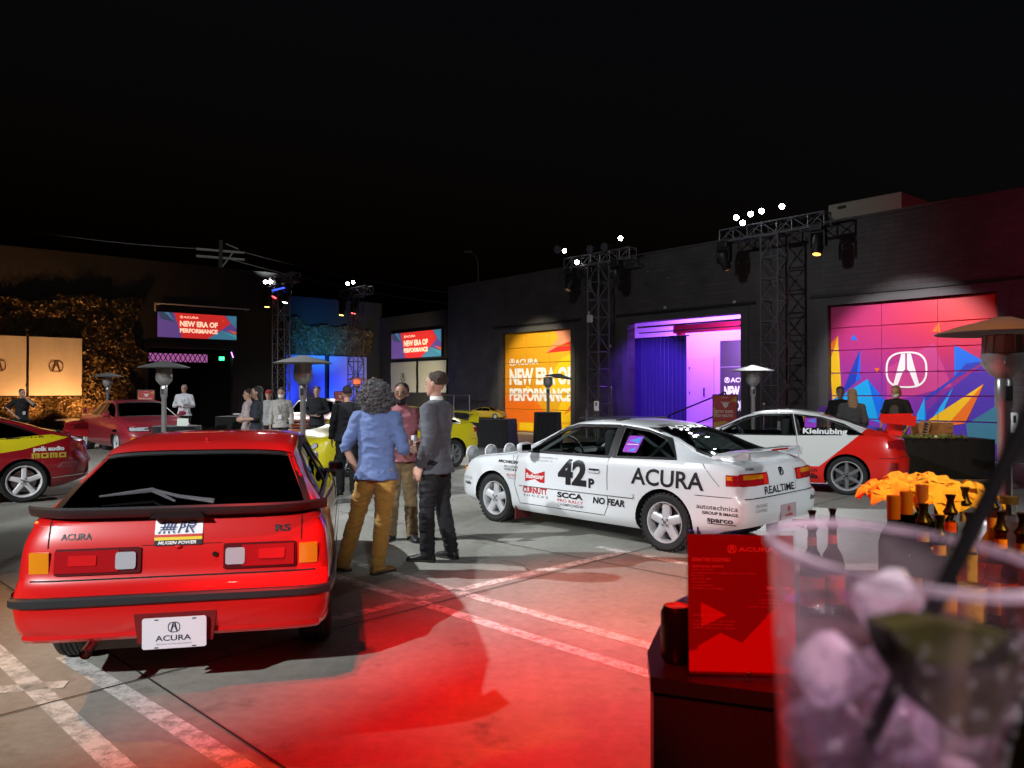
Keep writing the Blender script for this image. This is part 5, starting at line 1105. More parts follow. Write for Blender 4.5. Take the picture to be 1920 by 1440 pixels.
g3.patch(rrect(-.82, -.64, 1.05, 1.2, .015), 'y', 1, .001, VIOL, 'window_pass', D); g3.patch([(-.8, 1.12), (-.8, 1.19), (-.67, 1.15)], 'y', 1, .003, CYAN, 'window_pass', D)
g3.decal(fit('Bosch', .26, .055, bold=.02, shear=.15), -.58, .355, 'y', 1, TXK, 'lettering', D); g3.decal(fit('Hella', .25, .08, bold=.04), -.6, .25, 'y', 1, TXK, 'lettering', D)
YEL = paint('yellow_paint', (.68, .58, .012)); S7 = dict(n=7, w0=.26, w1=.2, rim=.68, nuts=5)
YC = coupe('yellow_coupe', 'bright yellow sports coupe with round headlamps and rear wing behind the talking people', (-2.72, 16.2, 0), R(-136.2), YEL, S7, GUN, DTINT, 'arc')
MAR = paint('maroon_paint', (.30, .006, .014)); S5W = dict(n=5, w0=.34, w1=.3, rim=.74, nuts=5, lip=WHW, dish=.2)
RC = coupe('maroon_race_coupe', 'maroon race coupe with yellow flash, white wheels and sponsor lettering', (-8.67, 11.31, 0), R(-145.2), MAR, S5W, WHW, DTINT, 'arc', head=False, r=.315)
YS = mat('yellow_vinyl', (.72, .6, .012), .35, coat=.6)
for q in ([(-1.42, 1.045), (-1.62, .985), (-.2, .90), (-.2, .95), (-.9, .95)], [(-.2, .9), (-1.62, .985), (-2.02, .90), (-1.7, .845), (-1.25, .78), (-.95, .70), (-.2, .60)], [(-.2, .60), (-.95, .70), (-.75, .62), (-.2, .45)], [(-.2, .9), (.5, .9), (.7, .7), (.4, .5), (-.2, .5)]): RC and g3.patch(q, 'y', 1, .003, YS, 'yellow_flash', RC)
g3.decal(fit('polk audio', .40, .06, bold=.05), -1.38, .755, 'y', 1, TXW, 'lettering', RC, .006)
g3.decal(fit('momo', .44, .075, bold=.07), -1.36, .64, 'y', 1, TXY, 'lettering', RC, .006) if 0 else None
vs, fs = [], []
for k, ch in enumerate('momo'):
    ox = k * .115; Q = [[(0, 0), (.03, 0), (.03, .075), (0, .075)], [(0, .055), (.1, .055), (.1, .075), (0, .075)], [(.07, 0), (.1, 0), (.1, .075), (.07, .075)]] + ([[(.042, 0), (.06, 0), (.06, .06), (.042, .06)]] if ch == 'm' else [[(0, 0), (.1, 0), (.1, .022), (0, .022)]])
    for q in Q: n0 = len(vs); vs += [(x + ox, y) for x, y in q]; fs.append(tuple(range(n0, n0 + 4)))
g3.decal((vs, fs), -1.36, .645, 'y', 1, TXY, 'lettering', RC, .007)
g3.decal(([(0, 0), (.25, 0), (.30, .075), (.06, .075)], [(0, 1, 2, 3)]), -1.68, .50, 'y', 1, mat('decal_mauve', (.30, .1, .13), .4), 'sticker', RC, .004); g3.decal(fit('AEM', .18, .055, bold=.04, shear=.25), -1.73, .51, 'y', 1, MAR, 'lettering', RC, .006)
g3.line([(.9, .335), (-.95, .345)], 'y', 1, .012, CHROME, 'side_strip', RC, .004); g3.line([(-1.62, .345), (-2.05, .38)], 'y', 1, .012, CHROME, 'side_strip', RC, .004)
# scale model on the plinth
SM = coupe('model_car', 'small yellow scale model coupe on a black plinth', (0, 0, 0), 0, paint('model_yellow', (.62, .38, .02)), S7, WHW, DTINT, None, cat='model')

# ---- dark red saloon and orange hatchback
g4 = Car(L=(-2.46, 2.46), rr=.4, nr=3.4, rf=.5, nf=3, zcut=.96,
    top=[(-2.46, .90), (-2.3, .985), (-1.7, 1.03), (-1.45, 1.07), (-1.0, 1.28), (-.6, 1.385), (0, 1.40), (.35, 1.365), (.6, 1.26), (1.0, 1.05), (1.2, .97), (1.3, .95), (1.9, .87), (2.3, .77), (2.46, .68)],
    belt=[(-2.46, .86), (-1.8, .96), (-.6, .96), (.6, .93), (1.3, .89), (2.46, .6)], hw=[(-2.46, .83), (-1.5, .9), (0, .905), (1.5, .895), (2.46, .8)],
    rail=[(-2.46, .74), (-1.6, .72), (-1.3, .66), (-.9, .6), (-.3, .585), (.3, .595), (.7, .66), (1.2, .76), (2.46, .7)], sill=[(-2.46, .34), (-2, .26), (-1, .2), (1, .2), (2.46, .26)],
    kr=[(-2.46, .5), (-1.5, .6), (-1.0, .84), (.4, .86), (.9, .7), (1.25, .5)], xf=[(.2, -.1), (.35, 0), (.5, 0), (.62, -.06), (.72, -.14)], xr=[(.3, .06), (.45, 0), (.58, 0), (.64, .05), (.95, .14)])
SF4 = [(1.0, .965), (.5, 1.22), (.28, 1.29), (-.18, 1.315), (-.18, .985)]; SR4 = [(-.27, .985), (-.27, 1.315), (-.62, 1.295), (-.95, 1.19), (-1.28, 1.01)]
WS4 = [(.48, .54), (1.14, .7), (1.14, -.7), (.48, -.54)]; HG4 = [(-.78, .52), (-.78, -.52), (-1.42, -.64), (-1.42, .64)]
sh4 = g4.shell([(-1.41, .355, .31), (1.41, .355, .31)], [('y', 0, SF4), ('y', 0, SR4), ('z', 1, WS4), ('z', 1, HG4)], (-1.5, 1.2, .68))
def saloon(name, label, loc, rz, pm, hatch=False):
    t = thing(name, label, 'car', loc, rz); body_obj(sh4, t, pm)
    for sg in (-1, 1):
        for P in (SF4, SR4):
            g4.patch(P, 'y', sg, -.007, DTINT, 'side_window', t)
            cx = sum(p[0] for p in P) / 5; cz = sum(p[1] for p in P) / 5; ringpatch(g4, [(a + (.03 if a > cx else -.03), b + (.02 if b > cz else -.02)) for a, b in P], P, 'y', sg, .003, CHROME if not hatch else TRIM, 'window_frame', t)
        g4.line([(1.08, .9), (1.05, .3), (-.2, .3), (-.22, .96)], 'y', sg, .008, GAP, 'panel_gap', t); g4.line([(-.22, .3), (-1.05, .33), (-1.3, .75), (-1.3, .96)], 'y', sg, .008, GAP, 'panel_gap', t)
        g4.line([(2.0, .56), (-2.1, .57)], 'y', sg, .05, mat('dull_red_strip', (.2, .02, .025), .4) if not hatch else pm, 'side_moulding', t, .012); mirror(t, .92, sg * .86, 1.02, sg, pm)
        for dx in (-.12, -1.15): g4.patch(rrect(dx - .1, dx + .08, .82, .86, .01), 'y', sg, .003, pm, 'door_handle', t, .012)
        y = sorted((sg * .34, sg * .78)); hl = g4.patch(rrect(y[0], y[1], .62, .735, .02), 'x', 1, .003, CHROME, 'headlamp', t, .006); g4.patch(rrect(y[0] + .02, y[1] - .02, .635, .72, .02), 'x', 1, .01, LW, 'lens', hl, .004)
        g4.patch(rrect(min(sg * .5, sg * .76), max(sg * .5, sg * .76), .42, .48, .01), 'x', 1, .003, LA, 'front_indicator', t, .004)
        y = sorted((sg * .4, sg * .8)); g4.patch(rrect(y[0], y[1], .72, .86, .02), 'x', -1, .003, LR, 'tail_lamp', t, .008)
    gr = g4.patch(rrect(-.3, .3, .63, .73, .02), 'x', 1, .003, GAP, 'grille', t, .004); sheet(calliper(.1, .12), lambda a, b: (lambda q: q[0] + q[1] * .02)(g4.hit(-a, .68 + b, 'x', 1)), 'emblem', CHROME, gr)
    g4.patch(rrect(-.5, .5, .3, .38, .02), 'x', 1, .003, GAP, 'air_intake', t); g4.line([(.78, .56), (-.78, .56)], 'x', 1, .04, mat('dull_red_strip') if not hatch else GAP, 'bumper_strip', t, .008)
    g4.patch(WS4, 'z', 1, -.005, DTINT, 'windscreen', t); g4.patch(HG4, 'z', 1, -.005, DTINT, 'rear_window', t)
    ringpatch(g4, [(.41, .58), (1.2, .76), (1.2, -.76), (.41, -.58)], WS4, 'z', 1, .003, TRIM, 'windscreen_frame', t)
    if not hatch:
        P = [Vector((-2.3 + .1 * abs(y / .74) ** 3, y, 1.09)) for y in [(-.74 + 1.48 * i / 16) for i in range(17)]]; m = MB(); m.sweep(P, [(-.12, 0), (.05, .02), (.06, .04), (-.1, .03)], lambda i: Vector((-1, 0, 0)))
        for sg in (-1, 1): m.box((-2.24, sg * .66, 1.04), (.12, .06, .1))
        m.obj('rear_wing', pm, t, 40)
    for x in (-1.41, 1.41):
        for sg in (-1, 1): wheel(t, x, sg * .76, .315, .21, dict(n=8, w0=.24, w1=.2, rim=.68), ALU, sg)
    return t
saloon('dark_red_saloon', 'dark red four door saloon with small boot wing parked before the ivy wall', (-10.38, 21.25, 0), R(-47), paint('dark_red', (.30, .02, .035)))
RX = saloon('orange_hatchback', 'copper orange car facing forward between the patio heater and the yellow coupe', (-6.1, 24.4, 0), R(-88), paint('copper', (.36, .07, .03), rough=.3, metal=.15), True); RX.scale = (.9, .96, 1)
SM.scale = (.255,) * 3
# ------------------------------------------------------------------ people
HEAD = [(0, .05, .02, .022), (.012, .045, .042, .04), (.035, .03, .064, .054), (.07, .016, .078, .066), (.105, .006, .09, .073), (.14, .0, .097, .077), (.17, -.004, .096, .075), (.2, -.008, .082, .064), (.222, -.01, .055, .043), (.235, -.011, .015, .012)]
def fabric(name, col, rough=.85, bump=.25, bs=160, sheen=.15): return mat(name, col, rough, bump=bump, bscale=bs, var=.1, vscale=9, sheen=sheen)
def person(label, loc, rz, H=1.78, pose=None, shirt=(.1, .1, .3), trousers=(.05, .05, .06), skin=(.45, .27, .2), hair='short', hcol=(.03, .02, .015), shoe=(.02, .02, .02), sleeve=1.0, hem=.88, girth=1.0, yaw=0, pitch=0, vox=.011, jacket=False, collar=None, group=None, extra=None, tid=''):
    p = dict(LS=(-.01, .168, 1.44), RS=(-.01, -.168, 1.44), LE=(-.03, .235, 1.16), RE=(-.03, -.235, 1.16), LW=(.04, .245, .92), RW=(.04, -.245, .92), LH=(0, .085, .93), RH=(0, -.085, .93), LK=(.03, .10, .5), RK=(.03, -.10, .5), LA=(-.01, .11, .09), RA=(-.01, -.11, .09), LT=(1, .15, 0), RT=(1, -.15, 0), LD=None, RD=None)
    p.update(pose or {}); s = H / 1.78
    t = thing('person', label, 'person', loc, rz, group); t.scale = (s, s, s)
    V = {k: (Vector(v) if v is not None else None) for k, v in p.items()}
    SK = mat('skin_%.2f_%.2f' % (skin[0], skin[1]), skin, .5, bump=.06, bscale=300, var=.06, vscale=20)
    b = MB(); g = girth
    b.rings([((0, 0, .86), .09, .13), ((0, 0, .95), .10, .15), ((0, 0, 1.08), .09 * g, .135 * g), ((.005, 0, 1.28), .10, .155), ((0, 0, 1.42), .09, .165), ((-.01, 0, 1.49), .06, .09), ((-.01, 0, 1.52), .05, .055)], 16)
    b.tube([(-.015, 0, 1.45), (-.008, 0, 1.52), (.004, 0, 1.585)], [.06, .053, .053], 12)
    M = Matrix.Translation((0, 0, 1.545)) @ Matrix.Rotation(R(yaw), 4, 'Z') @ Matrix.Rotation(R(pitch), 4, 'Y'); h = MB()
    h.rings([((x, 0, z), rx, ry) for z, x, rx, ry in HEAD], 18)
    h.tube([(.088, 0, .132), (.102, 0, .105), (.115, 0, .088), (.092, 0, .078)], [.008, .011, .014, .008], 8)
    for sg in (-1, 1): h.ell((-.008, sg * .076, .115), (.02, .011, .031), 8, 6); h.ell((.07, sg * .032, .128), (.02, .022, .009), 8, 6)
    h.ell((.082, 0, .052), (.014, .024, .012), 8, 6); h.ell((.072, 0, .015), (.02, .022, .016), 8, 6)
    b.add([M @ Vector(v) for v in h.v], h.f)
    for q in 'LR':
        b.tube([V[q + 'H'], V[q + 'K'], V[q + 'A'], V[q + 'A'] + Vector((.02, 0, -.05))], [.08, .052, .036, .03], 12)
        b.tube([V[q + 'S'] + Vector((0, (.05 if q == 'R' else -.05), 0)), V[q + 'S'], (V[q + 'S'] + V[q + 'E']) / 2, V[q + 'E'], V[q + 'E'] * .6 + V[q + 'W'] * .4, V[q + 'W']], [.05, .052, .045, .036, .037, .024], 12)
        d = V[q + 'D'].normalized() if V[q + 'D'] is not None else (V[q + 'W'] - V[q + 'E']).normalized()
        fw = Vector((1, 0, 0)) if abs(d.x) < .75 else Vector((0, 0, 1)); w = (fw - d * fw.dot(d)).normalized(); n = d.cross(w) * (1 if q == 'L' else -1); W0 = V[q + 'W']
        if n.y * (1 if q == 'L' else -1) > 0: n = -n
        for i, (ln, o) in enumerate(((.085, 1.5), (.095, .5), (.09, -.5), (.075, -1.5))):
            a = W0 + w * o * .012; k1 = W0 + d * .085 + w * o * .0205; k2 = k1 + d * ln * .5 + n * .012; k3 = k2 + d * ln * .3 + n * .03
            b.tube([a, k1, k2, k3], [.0155, .0125, .0098, .0085], 8)
        a = W0 + d * .012 + w * .02; b.tube([a, a + d * .035 + w * .03 + n * .012, a + d * .068 + w * .036 + n * .022, a + d * .09 + w * .03 + n * .03], [.016, .014, .011, .009], 8)
    link('body', remesh(b, vox * .75, 2), SK, t)
    # trousers
    c = MB(); c.rings([((0, 0, .84), .085, .12), ((-.005, 0, .9), .118 * g, .168), ((0, 0, .97), .112 * g, .162 * g), ((0, 0, 1.03), .104 * g, .15 * g)], 18)
    for q in 'LR':
        hh, k, a = V[q + 'H'], V[q + 'K'], V[q + 'A']
        c.tube([hh + Vector((0, 0, .03)), hh + Vector((0, 0, -.06)), (hh + k) / 2, k, (k + a) / 2, a + Vector((0, 0, -.005)), a + Vector((.005, 0, -.045))], [.098, .104, .09, .074, .07, .064, .066], 14)
    TM = fabric('trouser_%s' % tid + str(trousers), trousers, sheen=0 if max(trousers) < .06 else .15); link('trousers', remesh(c, vox, 3, .009, 7.5, (.8, .8, 2.0)), TM, t)
    # shirt / jacket
    c = MB(); e = .022 if jacket else .012
    c.rings([((-.003, 0, hem), (.14 + e) * g, .205 + e), ((0, 0, hem + .1), (.112 + e) * g, (.155 + e) * g), ((0, 0, 1.1), (.10 + e) * g, (.146 + e) * g), ((.006, 0, 1.28), .112 + e, .168 + e), ((0, 0, 1.41), .10 + e, .178 + e), ((-.008, 0, 1.475), .08 + e * .6, .13 + e), ((-.012, 0, 1.512), .062, .07)], 20)
    for q in 'LR':
        S_, E2, W_ = V[q + 'S'], V[q + 'E'], V[q + 'W']; L1 = (E2 - S_).length; L2_ = (W_ - E2).length; tot = (L1 + L2_) * sleeve; P = [S_ + Vector((0, .06 if q == 'R' else -.06, .0)), S_]; rr = [.06, .066 + e * .6]
        if tot <= L1: P += [S_ + (E2 - S_) * (tot / L1 * .5), S_ + (E2 - S_) * (tot / L1)]; rr += [.06 + e * .4, .056 + e * .4]
        else: P += [(S_ + E2) / 2, E2, E2 + (W_ - E2) * ((tot - L1) / L2_)]; rr += [.058 + e * .5, .049 + e * .5, (.044 if sleeve > .8 else .05) + e * .4]
        c.tube(P, rr, 14)
    SMt = fabric('shirt_%s' % tid + str(shirt), shirt, sheen=0 if max(shirt) < .06 else .15); link('jacket' if jacket else 'shirt', remesh(c, vox, 4, .011 if not jacket else .008, 6.5, (.9, .9, 1.7)), SMt, t)
    if collar:
        m = MB(); m.rings([((-.012, 0, 1.495), .066, .07), ((-.006, 0, 1.545), .06, .06), ((-.004, 0, 1.55), .055, .055), ((-.006, 0, 1.52), .058, .058)], 18, False); m.obj('collar', fabric('collar' + str(collar), collar), t, 180)
    # shoes
    for q in 'LR':
        a = V[q + 'A']; d = Vector((V[q + 'T'].x, V[q + 'T'].y, 0)).normalized(); sd = Vector((-d.y, d.x, 0)); m = MB(); vs = []; K = 14
        base = Vector((a.x, a.y, 0))
        st = [(-.075, .022, .03), (-.065, .036, .075), (-.02, .04, .1), (.04, .042, .09), (.09, .048, .062), (.14, .05, .05), (.18, .042, .04), (.2, .022, .028)]
        for x, w_, hgt in st:
            for i in range(K):
                an = 2 * math.pi * i / K; cy, cz = math.cos(an), math.sin(an); z = .004 + hgt * (.5 + .5 * cz) if cz > -.5 else .004
                vs.append(base + d * x + sd * w_ * cy + Vector((0, 0, z)))
        fs = [(i * K + k, i * K + (k + 1) % K, (i + 1) * K + (k + 1) % K, (i + 1) * K + k) for i in range(len(st) - 1) for k in range(K)] + [tuple(range(K)), tuple(range((len(st) - 1) * K, len(st) * K))]
        m.add(vs, fs); so = m.obj('shoe', mat('shoe' + str(shoe), shoe, .45, bump=.05), t, 60)
        m = MB(); m.add([base + d * x + sd * w_ * 1.06 * sg + Vector((0, 0, z)) for z in (.0, .022) for x, w_, _ in st for sg in (-1, 1)], []); n0 = len(st) * 2
        fs = [tuple(range(0, n0, 2)) + tuple(range(n0 - 1, 0, -2)), tuple(range(n0, 2 * n0, 2)) + tuple(range(2 * n0 - 1, n0, -2))]
        for i in range(len(st) - 1):
            for o in (0, 1): fs.append((2 * i + o, 2 * i + 2 + o, n0 + 2 * i + 2 + o, n0 + 2 * i + o))
        fs += [(0, 1, n0 + 1, n0), (n0 - 2, n0 - 1, 2 * n0 - 1, 2 * n0 - 2)]; m.f = [list(f) for f in fs]; m.obj('sole', mat('sole_%s' % tid, (.6, .6, .58) if extra == 'sneaker' else (.03, .025, .02), .7), so)
    # face details
    def face(name, mb, mm): mb.v = [tuple(M @ Vector(v)) for v in mb.v]; return mb.obj(name, mm, t, 180)
    for sg in (-1, 1):
        m = MB(); m.ell((.084, sg * .032, .116), (.008, .012, .007), 10, 6); face('eye', m, mat('eye_dark', (.03, .02, .015), .2))
        m = MB(); m.tube([(.09, sg * .014, .136), (.088, sg * .034, .142), (.074, sg * .052, .136)], [.004, .005, .003], 6); face('eyebrow', m, mat('brow' + str(hcol), hcol, .8))
    m = MB(); m.tube([(.088, -.022, .052), (.095, 0, .053), (.088, .022, .052)], [.003, .005, .003], 6); face('mouth', m, mat('lips%.2f' % skin[0], (skin[0] * .75, skin[1] * .55, skin[2] * .55), .5))
    HM = mat('hair' + str(hcol), hcol, .55, bump=.8, bscale=130, var=.4, vscale=40)
    rnd = random.Random(int(abs(loc[0] * 100)))
    if hair in ('short', 'crop', 'long', 'bob', 'bun'):
        m = MB(); lo = .075 if hair != 'crop' else .12; m.rings([((x - (.019 if z > .15 else .023), 0, z + .009), rx * 1.02 + .004, (ry * 1.012 + .004) if z > .15 or hair != 'short' else ry * 1.0 + .0018) for z, x, rx, ry in HEAD if z >= lo], 20)
        if hair == 'long': m.rings([((-.03, 0, .19), .075, .08), ((-.05, 0, .1), .065, .085), ((-.07, 0, 0), .05, .09), ((-.085, 0, -.12), .04, .085), ((-.085, 0, -.2), .03, .06)], 16)
        if hair == 'bob': m.rings([((-.02, 0, .17), .09, .088), ((-.025, 0, .1), .085, .092), ((-.03, 0, .04), .07, .09), ((-.03, 0, .02), .05, .07)], 16)
        if hair == 'bun': m.ell((-.11, 0, .15), (.05, .05, .05))
        m.v = [tuple(M @ Vector(v)) for v in m.v]; link('hair', remesh(m, .008, 2, .003, 40), HM, t)
    elif hair == 'curly':
        m = MB(); m.ell((-.035, 0, .12), (.1, .11, .115), 16, 12); m.ell((-.045, 0, .03), (.08, .1, .085), 14, 10)
        def curl(c, r, w):
            ax = Vector((rnd.gauss(0, 1), rnd.gauss(0, 1), rnd.gauss(0, 1))).normalized(); u = ax.orthogonal().normalized(); v = ax.cross(u); n = 9
            m.tube([c + (u * math.cos(a) + v * math.sin(a)) * r + ax * w * (a - 3) for a in [i * .85 for i in range(n)]], [r * .24] * n, 5)
        for _ in range(760):
            a = rnd.uniform(0, 2 * math.pi); z = rnd.uniform(-.8, 1); q = math.sqrt(max(0, 1 - z * z)); rad = rnd.uniform(.86, 1.13)
            c = Vector((-.035 + .122 * q * math.cos(a) * rad, .134 * q * math.sin(a) * rad * (1.08 if z < .2 else 1), .07 + .158 * z * rad))
            if c.x > .055 and c.z < .17: continue
            curl(c, rnd.uniform(.010, .02), rnd.uniform(.002, .006))
        face('hair', m, HM)
    if extra in ('glasses',) or (isinstance(extra, (list, tuple)) and 'glasses' in extra):
        m = MB()
        for sg in (-1, 1):
            c = Vector((.1, sg * .033, .114)); m.tube([c + Vector((-.004 * abs(math.cos(a)), .025 * math.cos(a), .019 * math.sin(a))) for a in [2 * math.pi * i / 14 for i in range(15)]], .0028, 5); m.tube([(.098, sg * .058, .118), (.05, sg * .078, .122), (-.01, sg * .082, .12)], .0025, 5)
        m.cyl((.102, -.009, .116), (.102, .009, .116), .0025, n=5); face('glasses', m, TRIM)
    if isinstance(extra, (list, tuple)) and 'beard' in extra:
        m = MB(); m.rings([((.03, 0, -.012), .05, .045), ((.03, 0, .015), .066, .06), ((.02, 0, .045), .076, .07), ((.006, 0, .08), .082, .0735)], 18); face('beard', m, HM)
    if isinstance(extra, (list, tuple)) and 'mask' in extra:
        m = MB(); m.rings([((.045, 0, -.005), .045, .045), ((.04, 0, .03), .068, .062), ((.032, 0, .06), .075, .068), ((.022, 0, .085), .078, .066)], 18); face('mask', m, mat('mask_white', (.7, .72, .74), .8))
    if isinstance(extra, (list, tuple)) and 'apron' in extra:
        m = MB(); m.rings([((.02, 0, .5), .15, .19), ((.015, 0, .9), .145, .19), ((.012, 0, 1.1), .127, .162), ((.03, 0, 1.3), .12, .13), ((.03, 0, 1.38), .11, .1)], 18); link('apron', remesh(m, .015, 3, .004, 6), fabric('apron_grey', (.07, .065, .065)), t)
    if isinstance(extra, (list, tuple)) and 'lanyard' in extra:
        m = MB(); m.tube([(.06, .06, 1.47), (.145, .03, 1.3), (.16, 0, 1.15), (.145, -.03, 1.3), (.06, -.06, 1.47)], .005, 6); m.obj('lanyard', TRIM, t); m = MB(); m.box((.165, 0, 1.1), (.006, .075, .1)); m.obj('badge', mat('badge', (.6, .55, .6), .5), t)
    if isinstance(extra, (list, tuple)) and 'cap' in extra:
        m = MB(); m.rings([((x - .008, 0, z + .012), rx * 1.06, ry * 1.06) for z, x, rx, ry in HEAD if z >= .14], 18); m.box((.11, 0, .165), (.1, .13, .012)); face('cap', m, fabric('cap_red', (.4, .02, .02)))
    return t
def facing(dx, dy): return math.atan2(dy, dx)
# the three people talking
person('man with long curly dark hair, blue shirt with rolled sleeves and mustard trousers', (-1.225, 7.02, 0), facing(.18, 1), 1.74, tid='a', vox=.009, hair='curly', hcol=(.13, .125, .13), shirt=(.09, .135, .29), trousers=(.36, .2, .035), shoe=(.24, .12, .03), skin=(.5, .3, .22), sleeve=.58, hem=.87, girth=1.06,
       pose=dict(LE=(-.06, .28, 1.15), LW=(.03, .2, .93), LD=(.3, -.3, -1), RE=(-.03, -.27, 1.14), RW=(.2, -.22, 1.06), RD=(1, .1, .1), LA=(.02, .33, .09), LK=(.03, .21, .5), RA=(-.05, -.03, .09), RK=(.0, -.06, .5), LT=(.35, 1, 0), RT=(.75, -.45, 0)))
person('clean shaven man in grey blazer, white collar and black trousers', (-.74, 7.52, 0), facing(-.92, .38), 1.83, tid='b', vox=.009, hair='short', hcol=(.05, .03, .018), shirt=(.075, .08, .095), trousers=(.008, .008, .010), shoe=(.012, .011, .011), skin=(.52, .3, .22), jacket=True, hem=.83, collar=(.7, .7, .68), yaw=0,
       pose=dict(LE=(-.06, .245, 1.16), LW=(.03, .25, .91), RE=(.02, -.23, 1.17), RW=(.2, -.16, 1.08), LA=(.05, .07, .09), LK=(.05, .09, .5), RA=(-.1, -.13, .09), RK=(-.02, -.1, .5), LT=(1, .25, 0), RT=(1, -.3, 0)))
person('bearded man with glasses in pink shirt and khaki trousers', (-1.22, 8.55, 0), facing(.16, -1), 1.73, tid='c', vox=.009, hair='bun', hcol=(.012, .01, .009), shirt=(.30, .10, .12), trousers=(.20, .135, .06), shoe=(.02, .02, .022), skin=(.33, .18, .12), sleeve=.85, hem=.9, girth=1.08, yaw=-12, extra=('glasses', 'beard'), collar=(.30, .10, .12),
       pose=dict(LE=(-.02, .3, 1.17), LW=(.2, .17, 1.09), LD=(.8, -.6, .2), RE=(-.02, -.28, 1.16), RW=(.22, -.12, 1.1), LA=(.05, .12, .09), RA=(-.02, -.12, .09), LT=(1, .35, 0), RT=(1, -.5, 0)))
t = thing('drink_can', 'small silver can held between the man in pink and the blazer', 'can', (-1.055, 8.335, 1.045)); m = MB(); m.lathe([(.001, 0), (.028, 0), (.033, .008), (.033, .105), (.027, .12), (.001, .12)], 18); m.obj('can_body', ALU, t, 40)
BGP = None
person('person in dark clothes turned away behind the man in the blue shirt', (-2.62, 12.3, 0), facing(-.3, 1), 1.72, tid='d', shirt=(.015, .016, .02), trousers=(.012, .012, .014), hair='short', girth=1.1)
person('man in white shirt with crossed arms standing by the dark doorway', (-9.75, 23.0, 0), facing(.2, -1), 1.82, tid='e', shirt=(.6, .62, .66), trousers=(.015, .016, .02), hair='short', hcol=(.12, .11, .1), extra=('lanyard', 'glasses'), pose=dict(LE=(.02, .27, 1.17), LW=(.2, -.02, 1.16), LD=(.1, -1, 0), RE=(.02, -.27, 1.17), RW=(.22, .04, 1.2), RD=(.1, 1, 0)))
person('dark dressed person rubbing their face in front of the cream banners', (-13.3, 21.0, 0), facing(.75, -.65), 1.68, tid='f', shirt=(.012, .011, .012), trousers=(.012, .011, .012), hair='short', sleeve=.42, extra=('lanyard',), pose=dict(LE=(.14, .3, 1.28), LW=(.14, .07, 1.5), LD=(-.2, -.5, .8), RE=(-.1, -.36, 1.25), RW=(.1, -.2, 1.02)))
person('woman with long dark hair in dark jacket walking with a cup', (-4.82, 14.6, 0), facing(-1, -.25), 1.72, tid='g', shirt=(.025, .03, .04), trousers=(.04, .06, .10), hair='long', hcol=(.03, .026, .025), sleeve=.55, pose=dict(LE=(.0, .27, 1.16), LW=(.24, .16, 1.15), RE=(.02, -.26, 1.16), RW=(.22, -.16, 1.12), LA=(.25, .08, .09), LK=(.18, .09, .5), RA=(-.3, -.08, .14), RK=(-.05, -.09, .5)))
t = thing('paper_cup', 'white paper cup carried by the woman with long dark hair', 'cup', (-5.115, 14.66, 1.07)); m = MB(); m.lathe([(.001, 0), (.028, 0), (.04, .11), (.001, .11)], 16); m.obj('cup', mat('paper', (.75, .72, .68), .8), t, 40); m = MB(); m.lathe([(.042, .108), (.042, .122), (.001, .124)], 16); m.obj('lid', mat('paper'), t, 40)
person('person in pale clothes walking behind the woman with long dark hair', (-5.35, 15.7, 0), facing(-1, -.1), 1.68, tid='h', shirt=(.4, .32, .32), trousers=(.42, .33, .33), hair='short', pose=dict(LA=(.2, .08, .09), RA=(-.25, -.08, .1)))
person('masked man in grey vest over pale shirt by the copper car', (-5.25, 17.6, 0), facing(.1, -1), 1.70, tid='i', shirt=(.34, .32, .30), trousers=(.015, .015, .018), hair='short', hcol=(.012, .011, .01), skin=(.4, .25, .18), extra=('mask', 'lanyard'), hem=.85, girth=1.05)
person('person in red cap half hidden behind the masked man', (-5.85, 18.6, 0), facing(.1, -1), 1.66, tid='j', shirt=(.3, .3, .3), trousers=(.02, .02, .02), hair='short', extra=('cap',))
person('man in dark suit with clasped hands in front of the copper car', (-4.72, 18.7, 0), facing(.1, -1), 1.74, tid='k', shirt=(.012, .013, .018), trousers=(.012, .012, .015), hair='short', hcol=(.1, .07, .05), jacket=True, hem=.82, pose=dict(LE=(.0, .27, 1.17), LW=(.2, .03, 1.08), LD=(.3, -1, -.2), RE=(.0, -.27, 1.17), RW=(.2, -.03, 1.06), RD=(.3, 1, -.2)))
person('woman with long fair hair in grey jacket seen from behind at the buffet', (6.15, 14.0, 0), facing(.15, 1), 1.68, tid='l', shirt=(.05, .047, .047), trousers=(.02, .02, .02), hair='long', hcol=(.28, .17, .09), jacket=True, hem=.84)
person('waiter in black shirt facing the fair haired woman across the buffet', (6.75, 15.9, 0), facing(-.3, -1), 1.72, tid='m', shirt=(.01, .01, .011), trousers=(.012, .012, .012), hair='short', hcol=(.015, .012, .01), sleeve=.42)
person('masked server with blond bob, black shirt and grey apron behind the buffet', (7.68, 15.45, 0), facing(-.75, -.7), 1.74, tid='n', shirt=(.01, .01, .011), trousers=(.02, .02, .02), hair='bob', hcol=(.32, .2, .1), sleeve=.42, pitch=14, extra=('mask', 'apron'), pose=dict(LE=(.0, .29, 1.15), LW=(.12, .25, .92), RE=(.02, -.28, 1.16), RW=(.16, -.24, .93)))

